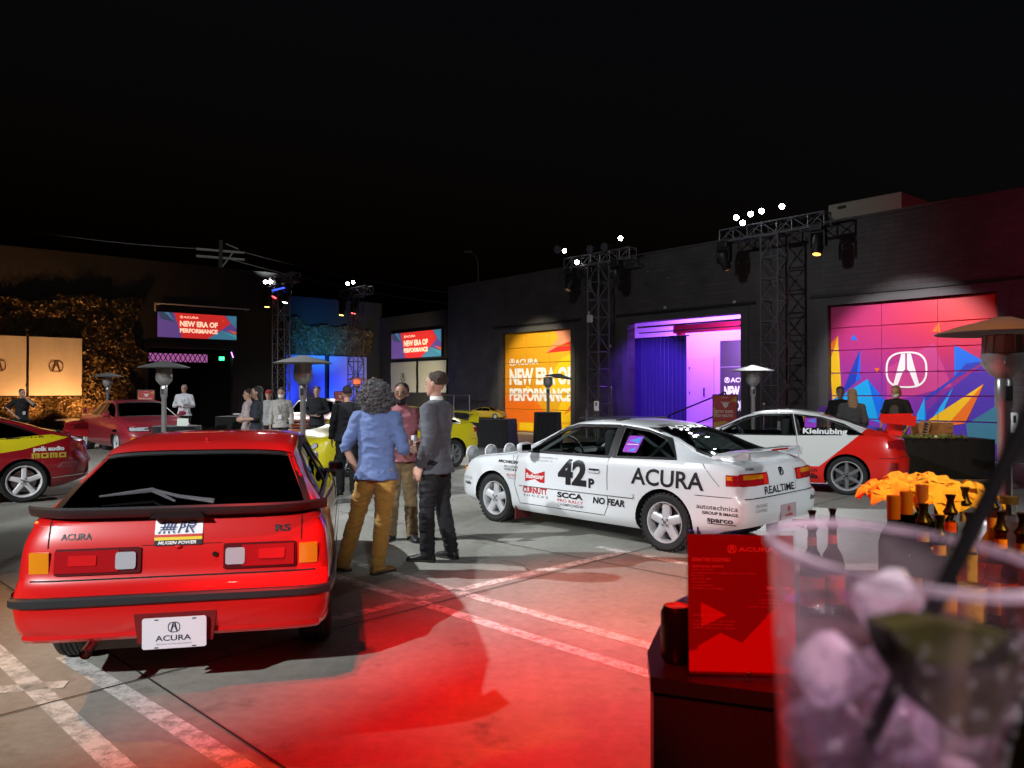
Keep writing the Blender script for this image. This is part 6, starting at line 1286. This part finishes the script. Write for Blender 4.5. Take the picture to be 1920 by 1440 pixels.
# ------------------------------------------------------------------ patio heaters
STL = mat('stainless', (.36, .36, .36), .3, .6, var=.08, vscale=3); DOME = mat('dome_alu', (.12, .12, .12), .55, .1); PERF = mat('burner_mesh', (.35, .33, .3), .35, 1, bump=.6, bscale=220)
def heater(x, y, label, lit=0, tilt=0, h=2.15):
    t = thing('patio_heater', label, 'patio heater', (x, y, 0), 0, 'patio heaters around the yard')
    m = MB(); m.lathe([(.001, 0), (.23, 0), (.23, .05), (.215, .06), (.215, .74), (.19, .78), (.04, .80)], 28); m.obj('tank_cover', STL, t, 40)
    m = MB(); m.lathe([(.04, .79), (.04, 1.52), (.055, 1.54), (.055, 1.72), (.04, 1.74)], 18); m.obj('pole', STL, t, 40)
    m = MB(); m.box((.0, -.056, 1.63), (.045, .012, .1)); m.obj('control_knob', TRIM, t)
    m = MB(); m.lathe([(.04, 1.73), (.075, 1.75), (.13, 1.82), (.135, 1.9)], 24); m.obj('burner_bowl', STL, t, 40)
    m = MB(); m.lathe([(.125, 1.89), (.13, 1.895), (.118, 2.02), (.1, 2.03)], 24)
    for k in range(12): a = k * math.pi / 6; m.cyl((.128 * math.cos(a), .128 * math.sin(a), 1.82), (.122 * math.cos(a), .122 * math.sin(a), 2.03), .006, n=5)
    m.obj('burner', PERF if not lit else mat('burner_lit', (.9, .12, .04), .4, emit=1.2, ecol=(1, .12, .03)), t, 40)
    m = MB(); m.lathe([(.001, h), (.06, h), (.10, h - .015), (.28, h - .06), (.40, h - .10), (.42, h - .108), (.415, h - .114), (.28, h - .068), (.1, h - .024), (.001, h - .008)], 36); o = m.obj('reflector', DOME, t, 40); o.rotation_euler = (0, R(tilt), 0)
    return t
heater(-3.0, 11.1, 'steel patio heater behind the red hatchback beside the yellow bonnet'); heater(-5.94, 13.2, 'steel patio heater in front of the dark red saloon')
heater(-11.5, 22.0, 'steel patio heater behind the dark red saloon near the ivy wall'); heater(1.03, 22.1, 'steel patio heater in front of the orange printed door', tilt=9)
heater(4.86, 15.6, 'steel patio heater behind the white red race coupe'); heater(-5.82, 29.0, 'small far patio heater glowing red by the blue wall', lit=1, tilt=0); heater(3.37, 5.3, 'large patio heater beside the drinks bar with orange spill light')
lamp('POINT', (-5.82, 29.0, 2.08), None, 60, (1, .05, .03), .1)
lamp('SPOT', (-5.0, 27.6, 3.6), (-5.82, 29.0, 2.1), 140, (1, .02, .03), .05, 40, .5)

# ------------------------------------------------------------------ signs, tables, stands
CLOTH = mat('black_cloth', (.008, .008, .009), .9, bump=.2, bscale=12, sheen=.1)
def draped(name, label, loc, rx_, ry_, h, cat='table', round_=False, rz=0):
    t = thing(name, label, cat, loc, rz); n = 72; vs = []; fs = []; K = 6
    for j in range(K + 1):
        z = h * (1 - j / K); am = .02 * j / K
        for i in range(n):
            a = 2 * math.pi * i / n; f = 1 + am / max(rx_, .3) * 2 * math.sin(i * 2 * math.pi / 6) + .03 * j / K
            if round_: vs.append((rx_ * f * math.cos(a), ry_ * f * math.sin(a), z))
            else:
                c, s_ = math.cos(a), math.sin(a); e = .16; vs.append((math.copysign(abs(c) ** e, c) * rx_ * f, math.copysign(abs(s_) ** e, s_) * ry_ * f, z))
    for j in range(K):
        for i in range(n): fs.append((j * n + i, (j + 1) * n + i, (j + 1) * n + (i + 1) % n, j * n + (i + 1) % n))
    fs.append(tuple(range(n))); m = MB(); m.add(vs, fs); m.obj('tablecloth', CLOTH, t, 60); m = MB(); m.box((0, 0, h - .03), (rx_ * 1.2, ry_ * 1.2, .04)); m.obj('table_top', MATTE, t); return t
draped('cocktail_table', 'tall round black draped cocktail table before the orange door', (.95, 20.6, 0), .36, .36, 1.07, round_=True)
draped('plinth', 'black draped plinth under the yellow scale model car', (-.62, 22.6, 0), .68, .42, .82, cat='plinth', rz=TA + .5)
SM.location = (-.68, 22.6, .822); SM.rotation_euler.z = R(-28)
draped('side_table', 'low black draped table beside the man with crossed arms', (-9.1, 26.0, 0), .75, .4, .78)
m = MB(); 
t = thing('stack_of_cards', 'pile of pale papers on the low black table', 'papers', (-9.05, 25.95, .782)); 
for k in range(4): m = MB(); m.box((random.uniform(-.12, .12), random.uniform(-.05, .05), .015 + .022 * k), (.32, .22, .02), rz=random.uniform(-.4, .4)); m.obj('sheet', mat('papers', (.6, .6, .58), .8), t)
draped('cocktail_table', 'round black draped table in front of the dark red saloon', (-6.15, 14.2, 0), .42, .42, 1.0, round_=True)
t = thing('menu_stand', 'small clear menu stand on the round black table by the saloon', 'menu', (-6.0, 14.1, 1.0)); m = MB(); m.box((0, 0, .07), (.2, .01, .14), rx=-.15); m.obj('card', mat('menu_green', (.25, .32, .24), .3), t); m = MB(); m.box((0, .03, .006), (.2, .08, .01)); m.obj('foot', glassmat('acrylic', (.9, .9, .9)), t)
def easel(x, y, rz, w, h, z0, label):
    t = thing('easel_sign', label, 'sign', (x, y, 0), rz); m = MB()
    for sx in (-.4, .4): m.cyl((sx * w, .03, 0), (sx * w * .8, .03, z0 + h), .015, n=6)
    m.cyl((0, .4, 0), (0, .03, z0 + h), .015, n=6); m.obj('easel', BLACK, t)
    m = MB(); m.box((0, 0, z0 + h / 2), (w + .05, .03, h + .05)); m.obj('frame', BLACK, t)
    def S(poly, mm, k): sheet(([((a - .5) * w, z0 + b * h) for a, b in poly], [tuple(range(len(poly)))]), lambda a, b: (a, -.016 - .001 * k, b), 'print', mm, t)
    S([(0, 0), (1, 0), (1, 1), (0, 1)], flat('poster_red', (.4, .05, .05)), 1); S([(0, 0), (1, 0), (1, .1), (.5, .25), (0, .2)], flat('poster_gold', (.5, .28, .05)), 2); S([(0, .3), (.18, .5), (0, .68)], flat('poster_gold'), 2); S([(.75, .85), (1, .78), (1, .98)], flat('poster_gold'), 2)
    PW_ = flat('poster_pale', (.6, .5, .45)); S([(.38, .8), (.66, .8), (.62, .68), (.52, .62), (.42, .68)], PW_, 3); S([(.28, .82), (.38, .8), (.4, .76)], PW_, 3); S([(.76, .82), (.66, .8), (.64, .76)], PW_, 3)
    for txt, zz in (('STAY SAFE.', .48), ('STAY HEALTHY.', .36)): sheet(fit(txt, w * .76, h * .085, bold=.04, shear=.1), lambda a, b: (-.4 * w + a, -.02, z0 + zz * h + b), 'lettering', PW_, t)
    sheet(fit('ACURA', w * .3, h * .03, bold=.03), lambda a, b: (-.15 * w + a, -.02, z0 + .92 * h + b), 'lettering', PW_, t); return t
easel(5.62, 20.4, TA * .5, .60, .9, .62, 'red and gold poster on an easel beside the violet doorway'); easel(-10.55, 22.3, .35, .42, .5, 1.15, 'red poster on an easel standing behind the dark red saloon'); easel(-5.85, 26.3, .2, .34, .6, 1.0, 'red poster on an easel behind the copper car')
def sanitizer(x, y, rz, label, bm_):
    t = thing('sanitizer_stand', label, 'dispenser', (x, y, 0), rz); m = MB(); m.lathe([(.001, 0), (.17, 0), (.17, .015), (.02, .03)], 20); m.obj('base', BLACK, t); m = MB(); m.cyl((-.025, 0, .02), (-.025, 0, 1.1), .012, n=8); m.cyl((.03, 0, .02), (.03, 0, 1.1), .009, n=8); m.obj('post', STL, t)
    m = MB(); m.bbox((0, -.03, 1.24), (.13, .1, .26), .025); c = m.obj('dispenser', mat(bm_, (.62, .6, .6), .4), t, 40); m = MB(); m.bbox((-.01, -.082, 1.29), (.04, .006, .09), .002); m.obj('window', TRIM, c); m = MB(); m.box((0, -.03, 1.08), (.11, .09, .05)); m.obj('drip_tray', TRIM, t)
sanitizer(6.27, 9.75, .3, 'white hand sanitizer dispenser on a stand beside the drinks bar heater', 'disp_white'); sanitizer(2.2, 20.2, 0, 'white hand sanitizer dispenser on a stand by the violet doorway tower', 'disp_white')
# buffet table with garland, crate, rack
def btable(label, x0, x1, y0, y1, h):
    t = thing('buffet_table', label, 'table', ((x0 + x1) / 2, (y0 + y1) / 2, 0)); w, d = x1 - x0, y1 - y0; m = MB(); m.box((0, 0, h - .02), (w, d, .04)); m.obj('table_top', MATTE, t)
    n = 40; m = MB()
    for side in range(4):
        for k in range(n):
            pass
    P = []; 
    for (ax, ay), (bx, by) in (((-w / 2, -d / 2), (w / 2, -d / 2)), ((w / 2, -d / 2), (w / 2, d / 2)), ((w / 2, d / 2), (-w / 2, d / 2)), ((-w / 2, d / 2), (-w / 2, -d / 2))):
        K = max(4, int(math.hypot(bx - ax, by - ay) / .05)); P += [(ax + (bx - ax) * i / K, ay + (by - ay) * i / K) for i in range(K)]
    N_ = len(P); vs = [(x * (1.005 + .012 * f * math.sin(i * 1.1)), y * (1.01 + .05 * f * math.sin(i * 1.1)), h - .001 if f == 0 else .0) for f in (0, 1) for i, (x, y) in enumerate(P)]
    m.add(vs, [(i, N_ + i, N_ + (i + 1) % N_, (i + 1) % N_) for i in range(N_)]); m.obj('tablecloth', CLOTH, t, 60); return t
btable('long black draped buffet table with garland under the red mural', 5.9, 8.95, 14.35, 15.05, .74)
WOOD = mat('crate_wood', (.42, .2, .08), .6, bump=.2, bscale=30, var=.2, vscale=12)
t = thing('wooden_crate', 'slatted wooden crate lying on the buffet table', 'crate', (8.0, 14.75, .741), -.05)
for z in (.05, .15, .25):
    for y in (-.16, .16): m = MB(); m.box((0, y, z), (.64, .015, .085)); m.obj('slat', WOOD, t)
for x in (-.31, .31): m = MB(); m.box((x, 0, .15), (.02, .30, .29)); m.obj('end_board', WOOD, t)
m = MB(); m.box((0, 0, .01), (.6, .30, .015)); m.obj('bottom_board', WOOD, t)
t = thing('bottle_rack', 'narrow slanted wooden rack beside the crate', 'rack', (7.72, 14.55, .741)); m = MB(); m.box((-.03, 0, .17), (.02, .12, .36), ry=.25); m.box((.09, 0, .17), (.02, .12, .36), ry=.25); m.obj('side_board', WOOD, t)
for k in range(6): m = MB(); m.box((.0 + .012 * k, 0, .05 + .05 * k), (.12, .1, .012), ry=.25); m.obj('shelf', mat('rack_pale', (.5, .45, .38), .6), t)
mb = MB(); rnd = random.Random(5)
for _ in range(1500):
    x = rnd.uniform(-1, 1); c = Vector((x * .95, rnd.gauss(0, .06), .02 + abs(rnd.gauss(0, .03)))); a = Vector((rnd.gauss(0, 1), rnd.gauss(0, 1), rnd.gauss(0, .6))).normalized(); b = a.orthogonal().normalized(); r = rnd.uniform(.015, .035); mb.add([c - a * r, c + b * r * .5, c + a * r, c - b * r * .5], [(0, 1, 2, 3)])
o = mb.obj('garland', mat('garland_leaf', (.16, .19, .06), .6, var=.4), fix=False); o.location = (7.5, 14.45, .742); tag(o, 'leafy green garland along the front of the buffet table', 'garland'); o['kind'] = 'stuff'
for k, (x, c) in enumerate(((7.2, (.7, .65, .2)), (7.62, (.7, .4, .15)), (7.9, (.75, .7, .6)), (7.05, (.75, .7, .6)))):
    t = thing('fruit', ['yellow fruit in the garland near the server', 'orange fruit in the garland by the bottle rack', 'pale blossom fruit in the garland by the crate', 'pale blossom fruit at the garland end'][k], 'fruit', (x, 14.42, .78)); m = MB(); m.ell((0, 0, 0), (.035, .035, .035)); m.obj('flesh', mat('fruit%d' % k, c, .5), t, 180); m = MB(); m.cyl((0, 0, .03), (0, .005, .05), .004, n=5); m.obj('stalk', WOOD, t)
# coffee station behind the race coupe
btable('black draped coffee table behind the white red race coupe', 4.9, 7.4, 16.6, 17.3, .78)
def on_station(name, label, cat, x, y=16.9): return thing(name, label, cat, (x, y, .781))
t = on_station('tiered_stand', 'steel tiered stand on the coffee table', 'stand', 5.45, 16.75); m = MB(); m.lathe([(.001, 0), (.12, 0), (.012, .03), (.012, .32), (.16, .33), (.16, .40), (.15, .40), (.15, .34), (.012, .335), (.01, .55), (.001, .55)], 20); m.obj('tray', STL, t, 40); m = MB(); m.ell((0, 0, .57), (.03, .03, .03)); m.obj('knob', STL, t, 180)
for k, x in enumerate((5.78, 5.87, 5.96)):
    t = on_station('cup_stack', ['white paper cup stack nearest the tiered stand', 'white paper cup stack between two others', 'white paper cup stack nearest the steel canisters'][k], 'cups', x, 16.75)
    for q in range(6 - k): m = MB(); m.lathe([(.04, .02 * q), (.028, .02 * q + .1), (.001, .02 * q + .1)], 14); m.obj('cup', mat('paper'), t, 40)
for k, x in enumerate((6.1, 6.22, 6.34)):
    t = on_station('canister', ['brushed steel canister next to the cup stacks', 'brushed steel canister between two others', 'brushed steel canister next to the heat lamp'][k], 'canister', x, 16.85); m = MB(); m.lathe([(.001, 0), (.055, 0), (.055, .34), (.05, .36), (.001, .36)], 18); m.obj('drum', STL if k != 2 else mat('copper_can', (.6, .25, .1), .3, 1), t, 40); m = MB(); m.lathe([(.001, .375), (.03, .37), (.035, .358)], 12); m.obj('lid', TRIM, t, 40)
t = on_station('food_warmer', 'black hooded food warmer glowing warm under its hood', 'warmer', 7.0, 16.9); m = MB(); m.prism([(-.32, .3), (.32, .3), (.18, .52), (-.18, .52)], -.22, .22, 'xz'); m.obj('hood', BLACK, t)
for x in (-.29, .29):
    for y in (-.19, .19): m = MB(); m.cyl((x, y, 0), (x, y, .3), .012, n=6); m.obj('leg', BLACK, t)
m = MB(); m.box((0, 0, .295), (.4, .25, .01)); m.obj('heat_element', mat('warm_glow', (1, .5, .15), .5, emit=2.5), t); m = MB(); m.box((0, 0, .05), (.5, .34, .08)); m.obj('tray', STL, t)
lamp('POINT', (7.0, 16.8, .98), None, 6, (1, .5, .2), .05)

# ------------------------------------------------------------------ drinks bar in the foreground
BT = 1.07; C0 = [(.28, 1.57), (.50, 1.487), (.96, 1.48), (2.6, 1.48), (2.6, 2.5), (.95, 2.5), (.62, 2.36), (.44, 2.12), (.36, 1.9), (.30, 1.72)]
bar = thing('drinks_bar', 'black drinks bar counter carrying bottles, flowers and a red menu', 'bar', (1.2, 1.9, 0)); m = MB(); m.prism([(x - 1.2, y - 1.9) for x, y in C0], BT - .03, BT); m.obj('counter_top', mat('bar_top', (.02, .018, .018), .28), bar)
m = MB(); m.prism([(x * .985 - 1.2 + .012, y * .985 - 1.9 + .03) for x, y in C0], .0, BT - .031); m.obj('skirt', CLOTH, bar)
t = thing('bar_mat', 'black rubber bar mat along the counter edge by the glass', 'mat', (1.45, 1.72, BT)); m = MB(); m.bbox((0, 0, .006), (1.3, .3, .012), .01); m.obj('sheet', RUB, t)
for k in range(3): m = MB(); m.box((0, -.1 + .1 * k, .014), (1.24, .02, .006)); m.obj('ridge', RUB, t)
# menu in an acrylic stand
t = thing('drinks_menu', 'red drinks menu in clear acrylic stand at the bar corner', 'menu', (.468, 1.575, BT + .001), R(-4))
t.rotation_euler.x = R(-4); mw, mh = .214, .276
MR = mat('menu_red', (.28, .008, .012), .3); MR2 = mat('menu_bright', (.75, .012, .012), .3); MRL = mat('menu_text', (.9, .45, .4), .4)
m = MB(); m.box((0, 0, mh / 2 + .006), (mw, .002, mh)); m.obj('card', MR, t)
ACR = glassmat('acrylic_clear', (.97, .95, .95)); 
for y in (-.004, .004): m = MB(); m.box((0, y, mh / 2 + .008), (mw + .008, .003, mh + .012)); m.obj('acrylic_pane', ACR, t)
m = MB(); m.box((0, .03, .004), (mw + .01, .1, .006)); m.obj('acrylic_foot', glassmat('acrylic_red', (.9, .3, .3)), t)
def MS(poly, mm, k): sheet(([((a - .5) * mw, .007 + b * mh) for a, b in poly], [tuple(range(len(poly)))]), lambda a, b: (a, -.0011 - .0002 * k, b), 'print', mm, t)
MS([(0, 0), (1, 0), (1, .62), (.50, .21)], MR2, 1); MS([(.12, .5), (.12, .32), (.36, .41)], MR2, 2); MS([(0, 0), (.5, .21), (.3, .28), (.0, .14)], MR2, 1); MS([(.02, .14), (.1, .25), (.08, .16)], MR, 2); MS([(.82, .84), (.82, .9), (.9, .87)], MR2, 2); MS([(.78, .42), (.73, .42), (.755, .38)], MR2, 2)
def MT(txt, x, z, w, h, **k): sheet(fit(txt, w * mw, h * mh, **k), lambda a, b: ((x - .5) * mw + a, -.002, z * mh + b + .007), 'lettering', MRL, t)
MT('ACURA', .48, .875, .34, .032, bold=.02); sheet(calliper(.018, .1), lambda a, b: ((.42 - .5) * mw + a, -.002, .892 * mh + b + .007), 'emblem', MRL, t)
MT('SIGNATURE COCKTAILS', .04, .80, .36, .026, bold=.03); MT('SEASONAL SPRITZ', .04, .755, .3, .016, bold=.02)
for z, w, tx in ((.735, .2, 'vodka, citrus, mint'), (.71, .6, 'orange bitters, bergamot, soda water'), (.69, .12, 'lime ice'), (.668, .18, 'garden gin'), (.645, .14, 'tonic'), (.62, .2, 'cucumber'), (.598, .3, 'bourbon and sugar')): MT(tx, .04, z, w, .011)
MT('BEER & WINE', .74, .60, .22, .022, bold=.03)
for z, w, x, tx in ((.57, .22, .74, 'pale lager'), (.545, .12, .84, 'stout'), (.52, .3, .66, 'red blend, rose'), (.497, .28, .68, 'sparkling brut'), (.47, .42, .56, 'white wine, cider, water')): MT(tx, x, z, w, .011)
for z, w, tx in ((.40, .3, 'SOFT DRINKS'), (.36, .4, 'cola, ginger ale, lemonade'), (.335, .38, 'sparkling and still water'), (.31, .4, 'coffee and tea on request')): MT(tx, .04, z, w, .012)
m = MB(); m.ell((.01, -.012, .008), (.006, .006, .006)); m.obj('clip', mat('brass', (.8, .6, .2), .2, 1), t, 180)
t = thing('soda_can', 'black soda can behind the red menu', 'can', (.352, 1.66, BT)); m = MB(); m.lathe([(.001, .003), (.026, 0), (.033, .012), (.033, .105), (.027, .118), (.026, .12)], 24); m.obj('can_body', mat('can_black', (.01, .01, .012), .25, .3), t, 40); m = MB(); m.lathe([(.026, .12), (.024, .114), (.001, .114)], 20); m.obj('lid', ALU, t, 40); m = MB(); m.box((.006, 0, .117), (.02, .014, .002)); m.obj('ring_pull', ALU, t)
# bottles
def bottle(x, y, h, r, label, gcol, lcol=None, cap=(.3, .12, .02), style='spirit', txt=None, fill=None, pour=False):
    t = thing('bottle', label, 'bottle', (x, y, BT), 0)
    if style == 'wine': P = [(.001, .004), (r * .9, 0), (r, .01), (r, h * .58), (r * .85, h * .66), (r * .42, h * .76), (r * .38, h * .97), (r * .42, h)]
    elif style == 'square': P = [(.001, .004), (r, 0), (r * 1.02, .01), (r * 1.02, h * .62), (r * .9, h * .68), (r * .36, h * .74), (r * .34, h * .96), (r * .38, h)]
    else: P = [(.001, .004), (r * .94, 0), (r, .012), (r, h * .55), (r * .8, h * .66), (r * .4, h * .76), (r * .34, h * .95), (r * .38, h)]
    m = MB(); m.lathe(P, 24); m.obj('glass', glassmat('bottle_' + str(gcol), gcol, .03, 1.5), t, 50)
    if fill: m = MB(); m.lathe([(.001, .008), (r * .9, .008), (r * .92, h * .45), (.001, h * .45)], 20); m.obj('liquor', mat('liquor' + str(fill), fill, .1, coat=1, trans=.35), t, 50)
    if lcol: m = MB(); m.lathe([(r * 1.012, h * .12), (r * 1.012, h * .46)], 24); m.obj('label', mat('blabel' + str(lcol), lcol, .6, var=.15, vscale=60), t, 180); m = MB(); m.lathe([(r * .39, h * .80), (r * .38, h * .9)], 18); m.obj('neck_label', mat('blabel' + str(lcol)), t, 180)
    if txt: sheet(fit(txt, r * 1.3, .016, bold=.02), lambda a, b: ((r * 1.02) * math.sin((a - r * .65) / r), -(r * 1.02) * math.cos((a - r * .65) / r), h * .3 + b), 'lettering', TXK, t)
    if pour: m = MB(); m.lathe([(r * .40, h * .97), (r * .5, h * 1.0), (r * .3, h + .012), (r * .22, h + .03), (r * .36, h + .045), (.001, h + .046)], 16); m.obj('pourer', mat('pour_black', (.012, .01, .01), .3), t, 50)
    else: m = MB(); m.lathe([(r * .44, h * .80 if style == 'wine' else h * .93), (r * .46, h * 1.005), (.001, h * 1.006)], 18); m.obj('cap', mat('cap' + str(cap), cap, .35, .3), t, 40)
    return t
DKR = (.02, .004, .004); CLR = (.85, .85, .82); AMB = (.6, .25, .03); GRN = (.1, .2, .05)
bottle(1.01, 2.05, .30, .037, 'dark wine bottle with orange foil at the end of the row', DKR, cap=(.5, .18, .03), style='wine'); bottle(1.085, 2.13, .30, .037, 'second dark wine bottle with orange foil beside the flowers', DKR, (.5, .4, .3), cap=(.5, .2, .03), style='wine')
bottle(1.165, 2.2, .31, .037, 'green wine bottle with copper foil under the flowers', GRN, (.6, .5, .3), cap=(.4, .15, .05), style='wine'); bottle(1.035, 1.95, .25, .036, 'black necked bottle with pourer and pale label', (.03, .02, .02), (.45, .4, .25), pour=True)
bottle(1.155, 2.04, .26, .037, 'clear bottle with red and white neck label and pourer', CLR, (.7, .1, .06), pour=True, fill=(.75, .72, .65)); bottle(1.287, 2.2, .26, .036, 'clear bottle with black pourer behind the straw', CLR, (.7, .65, .5), pour=True, fill=(.6, .6, .5))
bottle(1.279, 2.06, .27, .035, 'brown necked bottle with pourer near the amber bottles', AMB, (.6, .3, .1), pour=True, fill=(.55, .2, .02)); bottle(1.40, 2.18, .28, .05, 'tall clear square bottle behind the whisky', CLR, None, style='square', cap=(.1, .1, .1), fill=(.6, .5, .3))
bottle(1.215, 1.925, .235, .036, 'amber tequila bottle with orange oval label', AMB, (.85, .35, .04), txt='Cuervo', pour=True, fill=(.7, .3, .02)); bottle(1.335, 1.97, .27, .042, 'amber whisky bottle with pourer at the counter end', AMB, (.6, .3, .08), pour=True, fill=(.6, .22, .02)); bottle(1.19, 1.80, .25, .045, 'squat amber rum bottle in front of the whisky', AMB, (.75, .45, .12), txt='RUM' if 0 else None, style='square', pour=True, fill=(.65, .28, .02))
bottle(.775, 2.0, .225, .03, 'dark bitters bottle with pourer seen through the glass rim', DKR, (.3, .03, .02), pour=True); bottle(.84, 2.03, .225, .03, 'red syrup bottle with pourer next to the bitters', (.25, .02, .02), (.5, .05, .03), pour=True)
bottle(1.105, 1.87, .24, .036, 'clear vodka bottle with pale label in the front row', CLR, (.6, .55, .5), pour=True, fill=(.6, .6, .58)); bottle(1.01, 1.83, .24, .036, 'olive brown bottle with gold label in the front row', (.25, .15, .03), (.6, .4, .1), pour=True, fill=(.3, .15, .02))
bottle(1.43, 2.06, .28, .04, 'clear gin bottle at the far right end of the counter', CLR, (.5, .5, .6), pour=True, fill=(.6, .6, .6))
# flowers
t = thing('flower_vase', 'orange lit cut flowers in a square glass vase behind the bottles', 'flowers', (1.24, 2.32, BT)); m = MB(); m.bbox((0, 0, .1), (.13, .13, .2), .015); m.obj('vase', glassmat('vase_green', (.55, .6, .4), .05), t, 40)
m = MB()
for k in range(14): a = k * 2.4; m.cyl((.03 * math.cos(a), .03 * math.sin(a), .01), (.09 * math.cos(a + .5), .07 * math.sin(a + .5), .27), .004, n=5)
m.obj('stems', mat('stem', (.1, .16, .04), .6), t); PET = mat('petal', (.8, .62, .1), .55, bump=.05, sheen=.2); rnd = random.Random(11)
for k in range(16):
    a = k * 2.39996; rr = .135 * math.sqrt((k + .5) / 16); c = Vector((rr * 1.25 * math.cos(a), rr * .9 * math.sin(a), .30 - rr * .35 + rnd.uniform(-.01, .015))); m = MB(); ax = Vector((c.x * 3, c.y * 3 - .3, 1)).normalized(); u = ax.orthogonal().normalized(); v = ax.cross(u)
    for q in range(6):
        b = q * math.pi / 3 + rnd.random() * .5; dd = u * math.cos(b) + v * math.sin(b); e = ax.cross(dd); L_ = rnd.uniform(.055, .078); vs = []
        for i in range(5):
            s_ = i / 4; wd = .028 * math.sin(math.pi * (.12 + .8 * s_)); up = ax * (.032 * math.sin(s_ * 2.0) - .03 * s_ * s_); p = c + dd * L_ * s_ + up
            vs += [p - e * wd + ax * .008, p, p + e * wd + ax * .008]
        m.add(vs, [(3 * i + j, 3 * i + j + 1, 3 * i + j + 4, 3 * i + j + 3) for i in range(4) for j in (0, 1)])
    m.obj('blossom', PET, t, 180, fix=False)
# the drink held up in front of the lens
t = thing('cocktail_glass', 'frosty plastic tumbler of iced pink drink held up close', 'drink', (.1245, .272, 1.478), 0, ry=R(4), rx=R(4))
CUPM = glassmat('cup_plastic', (.97, .93, .96), .12, 1.35, .06, (.92, .84, .88)); m = MB(); rt, rb, hh = .0425, .0285, .117
m.lathe([(.001, .002), (rb * .9, .0), (rb, .004), (rt, hh - .004), (rt + .0015, hh - .002), (rt + .0012, hh), (rt - .0006, hh), (rt - .0012, hh - .004), (rb - .0012, .006), (.001, .005)], 56); m.obj('tumbler', CUPM, t, 50)
m = MB(); m.lathe([(rt - .0006, hh - .0015), (rt + .0022, hh - .0012), (rt + .0022, hh + .0012), (rt - .0002, hh + .0014)], 56, close=True); m.obj('rim', glassmat('cup_rim', (.85, .8, .85), .3, 1.4, .4, (.9, .8, .88)), t, 60)
lev = .092; rl_ = rb + (rt - rb) * lev / hh - .0018; m = MB(); m.lathe([(.001, .007), (rb - .002, .007), (rl_, lev - .001), (rl_ - .001, lev), (.001, lev - .0005)], 40); m.obj('liquid', glassmat('pink_liquid', (.94, .84, .89), .1, 1.3, .045, (.85, .68, .74)), t, 60)
ICE = glassmat('ice', (.9, .88, .95), .12, 1.31, .3, (.95, .91, .94)); rnd = random.Random(4)
for x, y, z in ((-.014, .01, .03), (.014, -.008, .028), (-.008, -.008, .05), (.012, .014, .058), (-.016, .008, .08), (.006, .006, .084), (.0, .004, .105), (-.02, .002, .062), (.018, -.01, .048), (.02, .006, .04), (.0, -.018, .036), (.024, .004, .068), (-.006, .018, .045), (.008, -.016, .02), (-.018, -.012, .042), (-.024, -.008, .085)):
    m = MB(); m.bbox((0, 0, 0), (.021, .021, .019), .005); o = m.obj('ice_cube', ICE, t, 50); o.location = (x, y, z - .008); o.rotation_euler = (rnd.uniform(0, 3), rnd.uniform(0, 3), rnd.uniform(0, 3))
m = MB(); m.tube([(-.016, .004, .012), (.004, -.008, .09), (.026, -.02, .172)], .0028, 12); m.obj('straw', mat('straw_black', (.006, .006, .007), .5), t, 60)
m = MB(); m.prism([(-.021, .010), (-.008, .013), (.020, .011), (.021, .002), (.014, -.014), (.006, -.0155), (-.006, -.009), (-.017, .002)], -.007, .007, 'xz')
o = m.obj('lime_wedge', mat('lime', (.024, .025, .004), .8, var=.3, vscale=80, spec=.1), t); o.location = (.002, -.025, .088); o.rotation_euler = (R(-6), R(4), R(8)); o.scale = (1.05, 1, 1.2)
rnd = random.Random(8); m = MB()
for _ in range(170):
    a = rnd.uniform(math.pi, 2 * math.pi); z = rnd.uniform(.01, hh - .012); r_ = rb + (rt - rb) * z / hh + .0003; q = rnd.uniform(.0004, .0013); m.ell((r_ * math.cos(a), r_ * math.sin(a), z), (q, q, q * 1.15), 6, 4)
o = m.obj('condensation', glassmat('droplet', (.9, .88, .9), .02, 1.33, .15), t, 180); o['kind'] = 'stuff'

# the hand that carries the drink, below the lens
hand = thing('person', 'bare hand and forearm of a person holding up the frosty tumbler', 'person', (.1245, .272, 1.472)); b = MB()
b.tube([(.2, -.5, -.42), (.13, -.22, -.2), (.085, -.08, -.085), (.06, -.035, -.05)], [.05, .045, .032, .029], 14)
b.rings([((.02, -.012, -.06), .03, .035), ((.012, -.002, -.035), .042, .042), ((.006, 0, -.012), .036, .036), ((.004, 0, -.003), .03, .03)], 14)
for a0, r1, z1 in ((200, .0395, .018), (228, .0395, .022), (150, .0395, .02), (120, .0395, .02)):
    a = R(a0); ca, sa = math.cos(a), math.sin(a); b.tube([(.03 * ca, .03 * sa, -.03), (.042 * ca, .042 * sa, -.012), (r1 * ca, r1 * sa, .006), (r1 * .97 * ca, r1 * .97 * sa, z1)], [.012, .0115, .01, .0085], 10)
a = R(-20); ca, sa = math.cos(a), math.sin(a); b.tube([(.035 * ca, .035 * sa, -.035), (.05 * ca, .05 * sa, -.012), (.044 * ca, .044 * sa, .008), (.041 * ca, .041 * sa, .02)], [.015, .0135, .012, .01], 10)
link('forearm', remesh(b, .004, 2), mat('skin_hand', (.5, .3, .22), .5, bump=.05, bscale=300, var=.06, vscale=20), hand)
